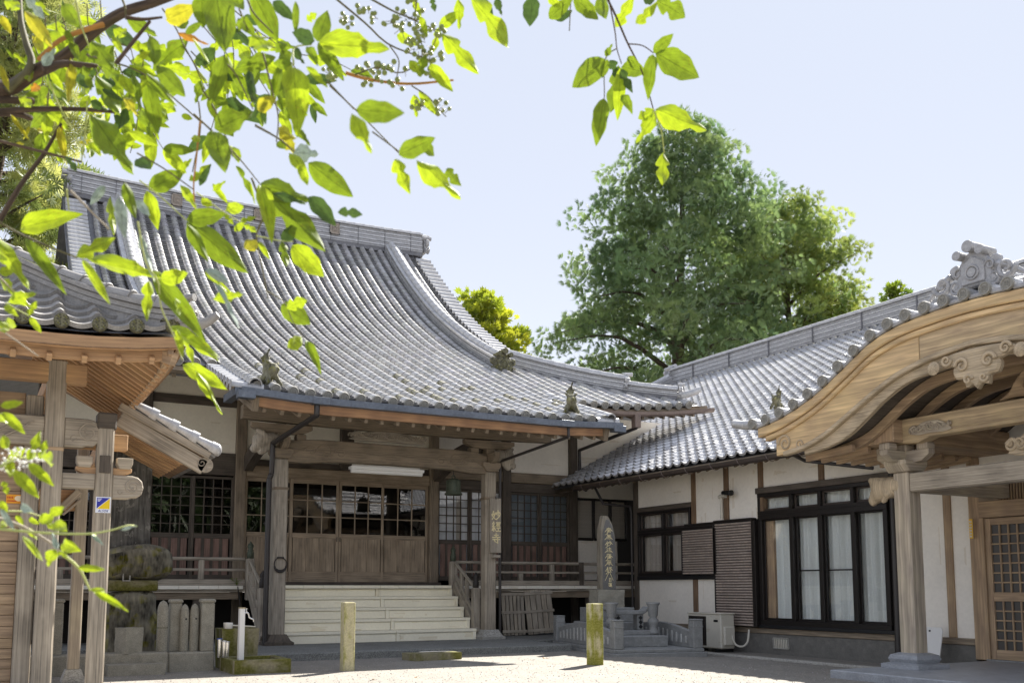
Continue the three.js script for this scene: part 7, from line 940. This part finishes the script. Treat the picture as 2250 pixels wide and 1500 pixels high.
Q.L(0, 120, 190, 85, 0.45, 'l').L(10, 170, 205, 355, 0.4, 'l').L(-10, 180, 30, 300, 0.5, 'l').L(60, 470, 30, 370, 0.7, 'l').L(60, 540, 210, 470, 0.6, 'l').L(240, 570, 330, 320, 0.35, 'l').L(330, 560, 380, 395, 0.45, 'l').L(330, 520, 440, 590, 0.6, 'l').L(230, 590, 435, 770, 0.38, 'l').L(100, 650, 305, 875, 0.4, 'l').L(60, 550, 80, 720, 0.5, 'l').L(20, 740, 60, 850, 0.6, 'l').L(345, 1080, 530, 940, 0.5, 'l').L(345, 1000, 420, 1110, 0.8, 'l').L(430, 1080, 565, 1160, 0.5, 'l').L(130, 1020, 195, 1110, 0.4, 'l').L(0, 970, 110, 1155, 0.28, 'p').L(180, 930, 215, 985, 0.5, 'p').L(180, 1190, 325, 1385, 0.2, 'l').L(220, 1130, 315, 1250, 0.3, 'l').L(470, 1300, 430, 1160, 0.4, 'p').L(440, 1300, 390, 1465, 0.6, 'l').L(510, 1250, 605, 1300, 0.6, 'l').L(480, 1310, 560, 1370, 0.5, 'l').L(640, 1450, 870, 1470, 0.33, 'l').L(740, 1630, 910, 1655, 0.3, 'l').L(770, 1650, 1045, 1790, 0.22, 'l').L(0, 900, 50, 990, 0.5, 'l').L(0, 1090, 50, 1110, 0.6, 'l').L(240, 1040, 300, 1090, 0.6, 'l').L(730, 1170, 790, 1150, 0.6, 'l').L(760, 1180, 820, 1240, 0.25, 'p').L(990, 1140, 1125, 1100, 0.22, 'p');
Q.S(0.003, 0.0016, 'palegrey', -20, 1045, 170, 1110, 400, 1240, 500, 1330).S(0.0024, 0.0014, 'greentwig', 500, 1330, 640, 1450, 740, 1640).S(0.002, 0.001, 'greentwig', -20, 1130, 380, 1165, 740, 1170, 920, 1140, 1060, 1100, 1125, 1110).S(0.0014, 0.001, 'greentwig', 60, 985, 200, 990, 340, 1030).S(0.0018, 0.001, 'greentwig', -10, 620, 120, 560, 240, 540, 350, 540);
{ const g = Q.group(), sg = new THREE.IcosahedronGeometry(1, 1), ms = []; for (let i = 0; i < 90; i++) { const x = rr(0, 360), y = 560 + (x - 180) * -0.15 + rr(-140, 110) * (1 - x / 600), p = at(x * 0.2667, 860 + y * 0.2667, 1.38 + rr(-0.03, 0.03)); ms.push(mat4(p, undefined, rr(0.0011, 0.0022))); } many('bud', sg, 'white', g, ms); }

seed = 321;
for (const [px, py, l, m, label] of [[917, 1486, 0.085, 'leafOrange', 'orange fallen leaf lying alone on the sunlit gravel right of the left mossy post'], [826, 1492, 0.08, 'tanwood', 'brown fallen leaf on the gravel in front of the left mossy post'], [1192, 1444, 0.09, 'leafOrange', 'orange fallen leaf on the gravel between the flat slab and the right mossy post']]) { const p = at(px, py, 1).sub(EYE), q = EYE.clone().addScaledVector(p, -1.135 / p.y), a = rr(0, 6.28), o = new THREE.Mesh(pick(LEAVES), mats[m]); o.name = numbered('fallen_leaf'); basis(V(Math.cos(a), 0, Math.sin(a)), V(-Math.sin(a), 0.1, Math.cos(a)).normalize(), V(0, 1, 0), q).multiply(new THREE.Matrix4().makeScale(l * 0.6, l, l)).decompose(o.position, o.quaternion, o.scale); o.castShadow = o.receiveShadow = true; scene.add(o); tag(o, label, 'leaf'); }

renderer.render(scene, camera);
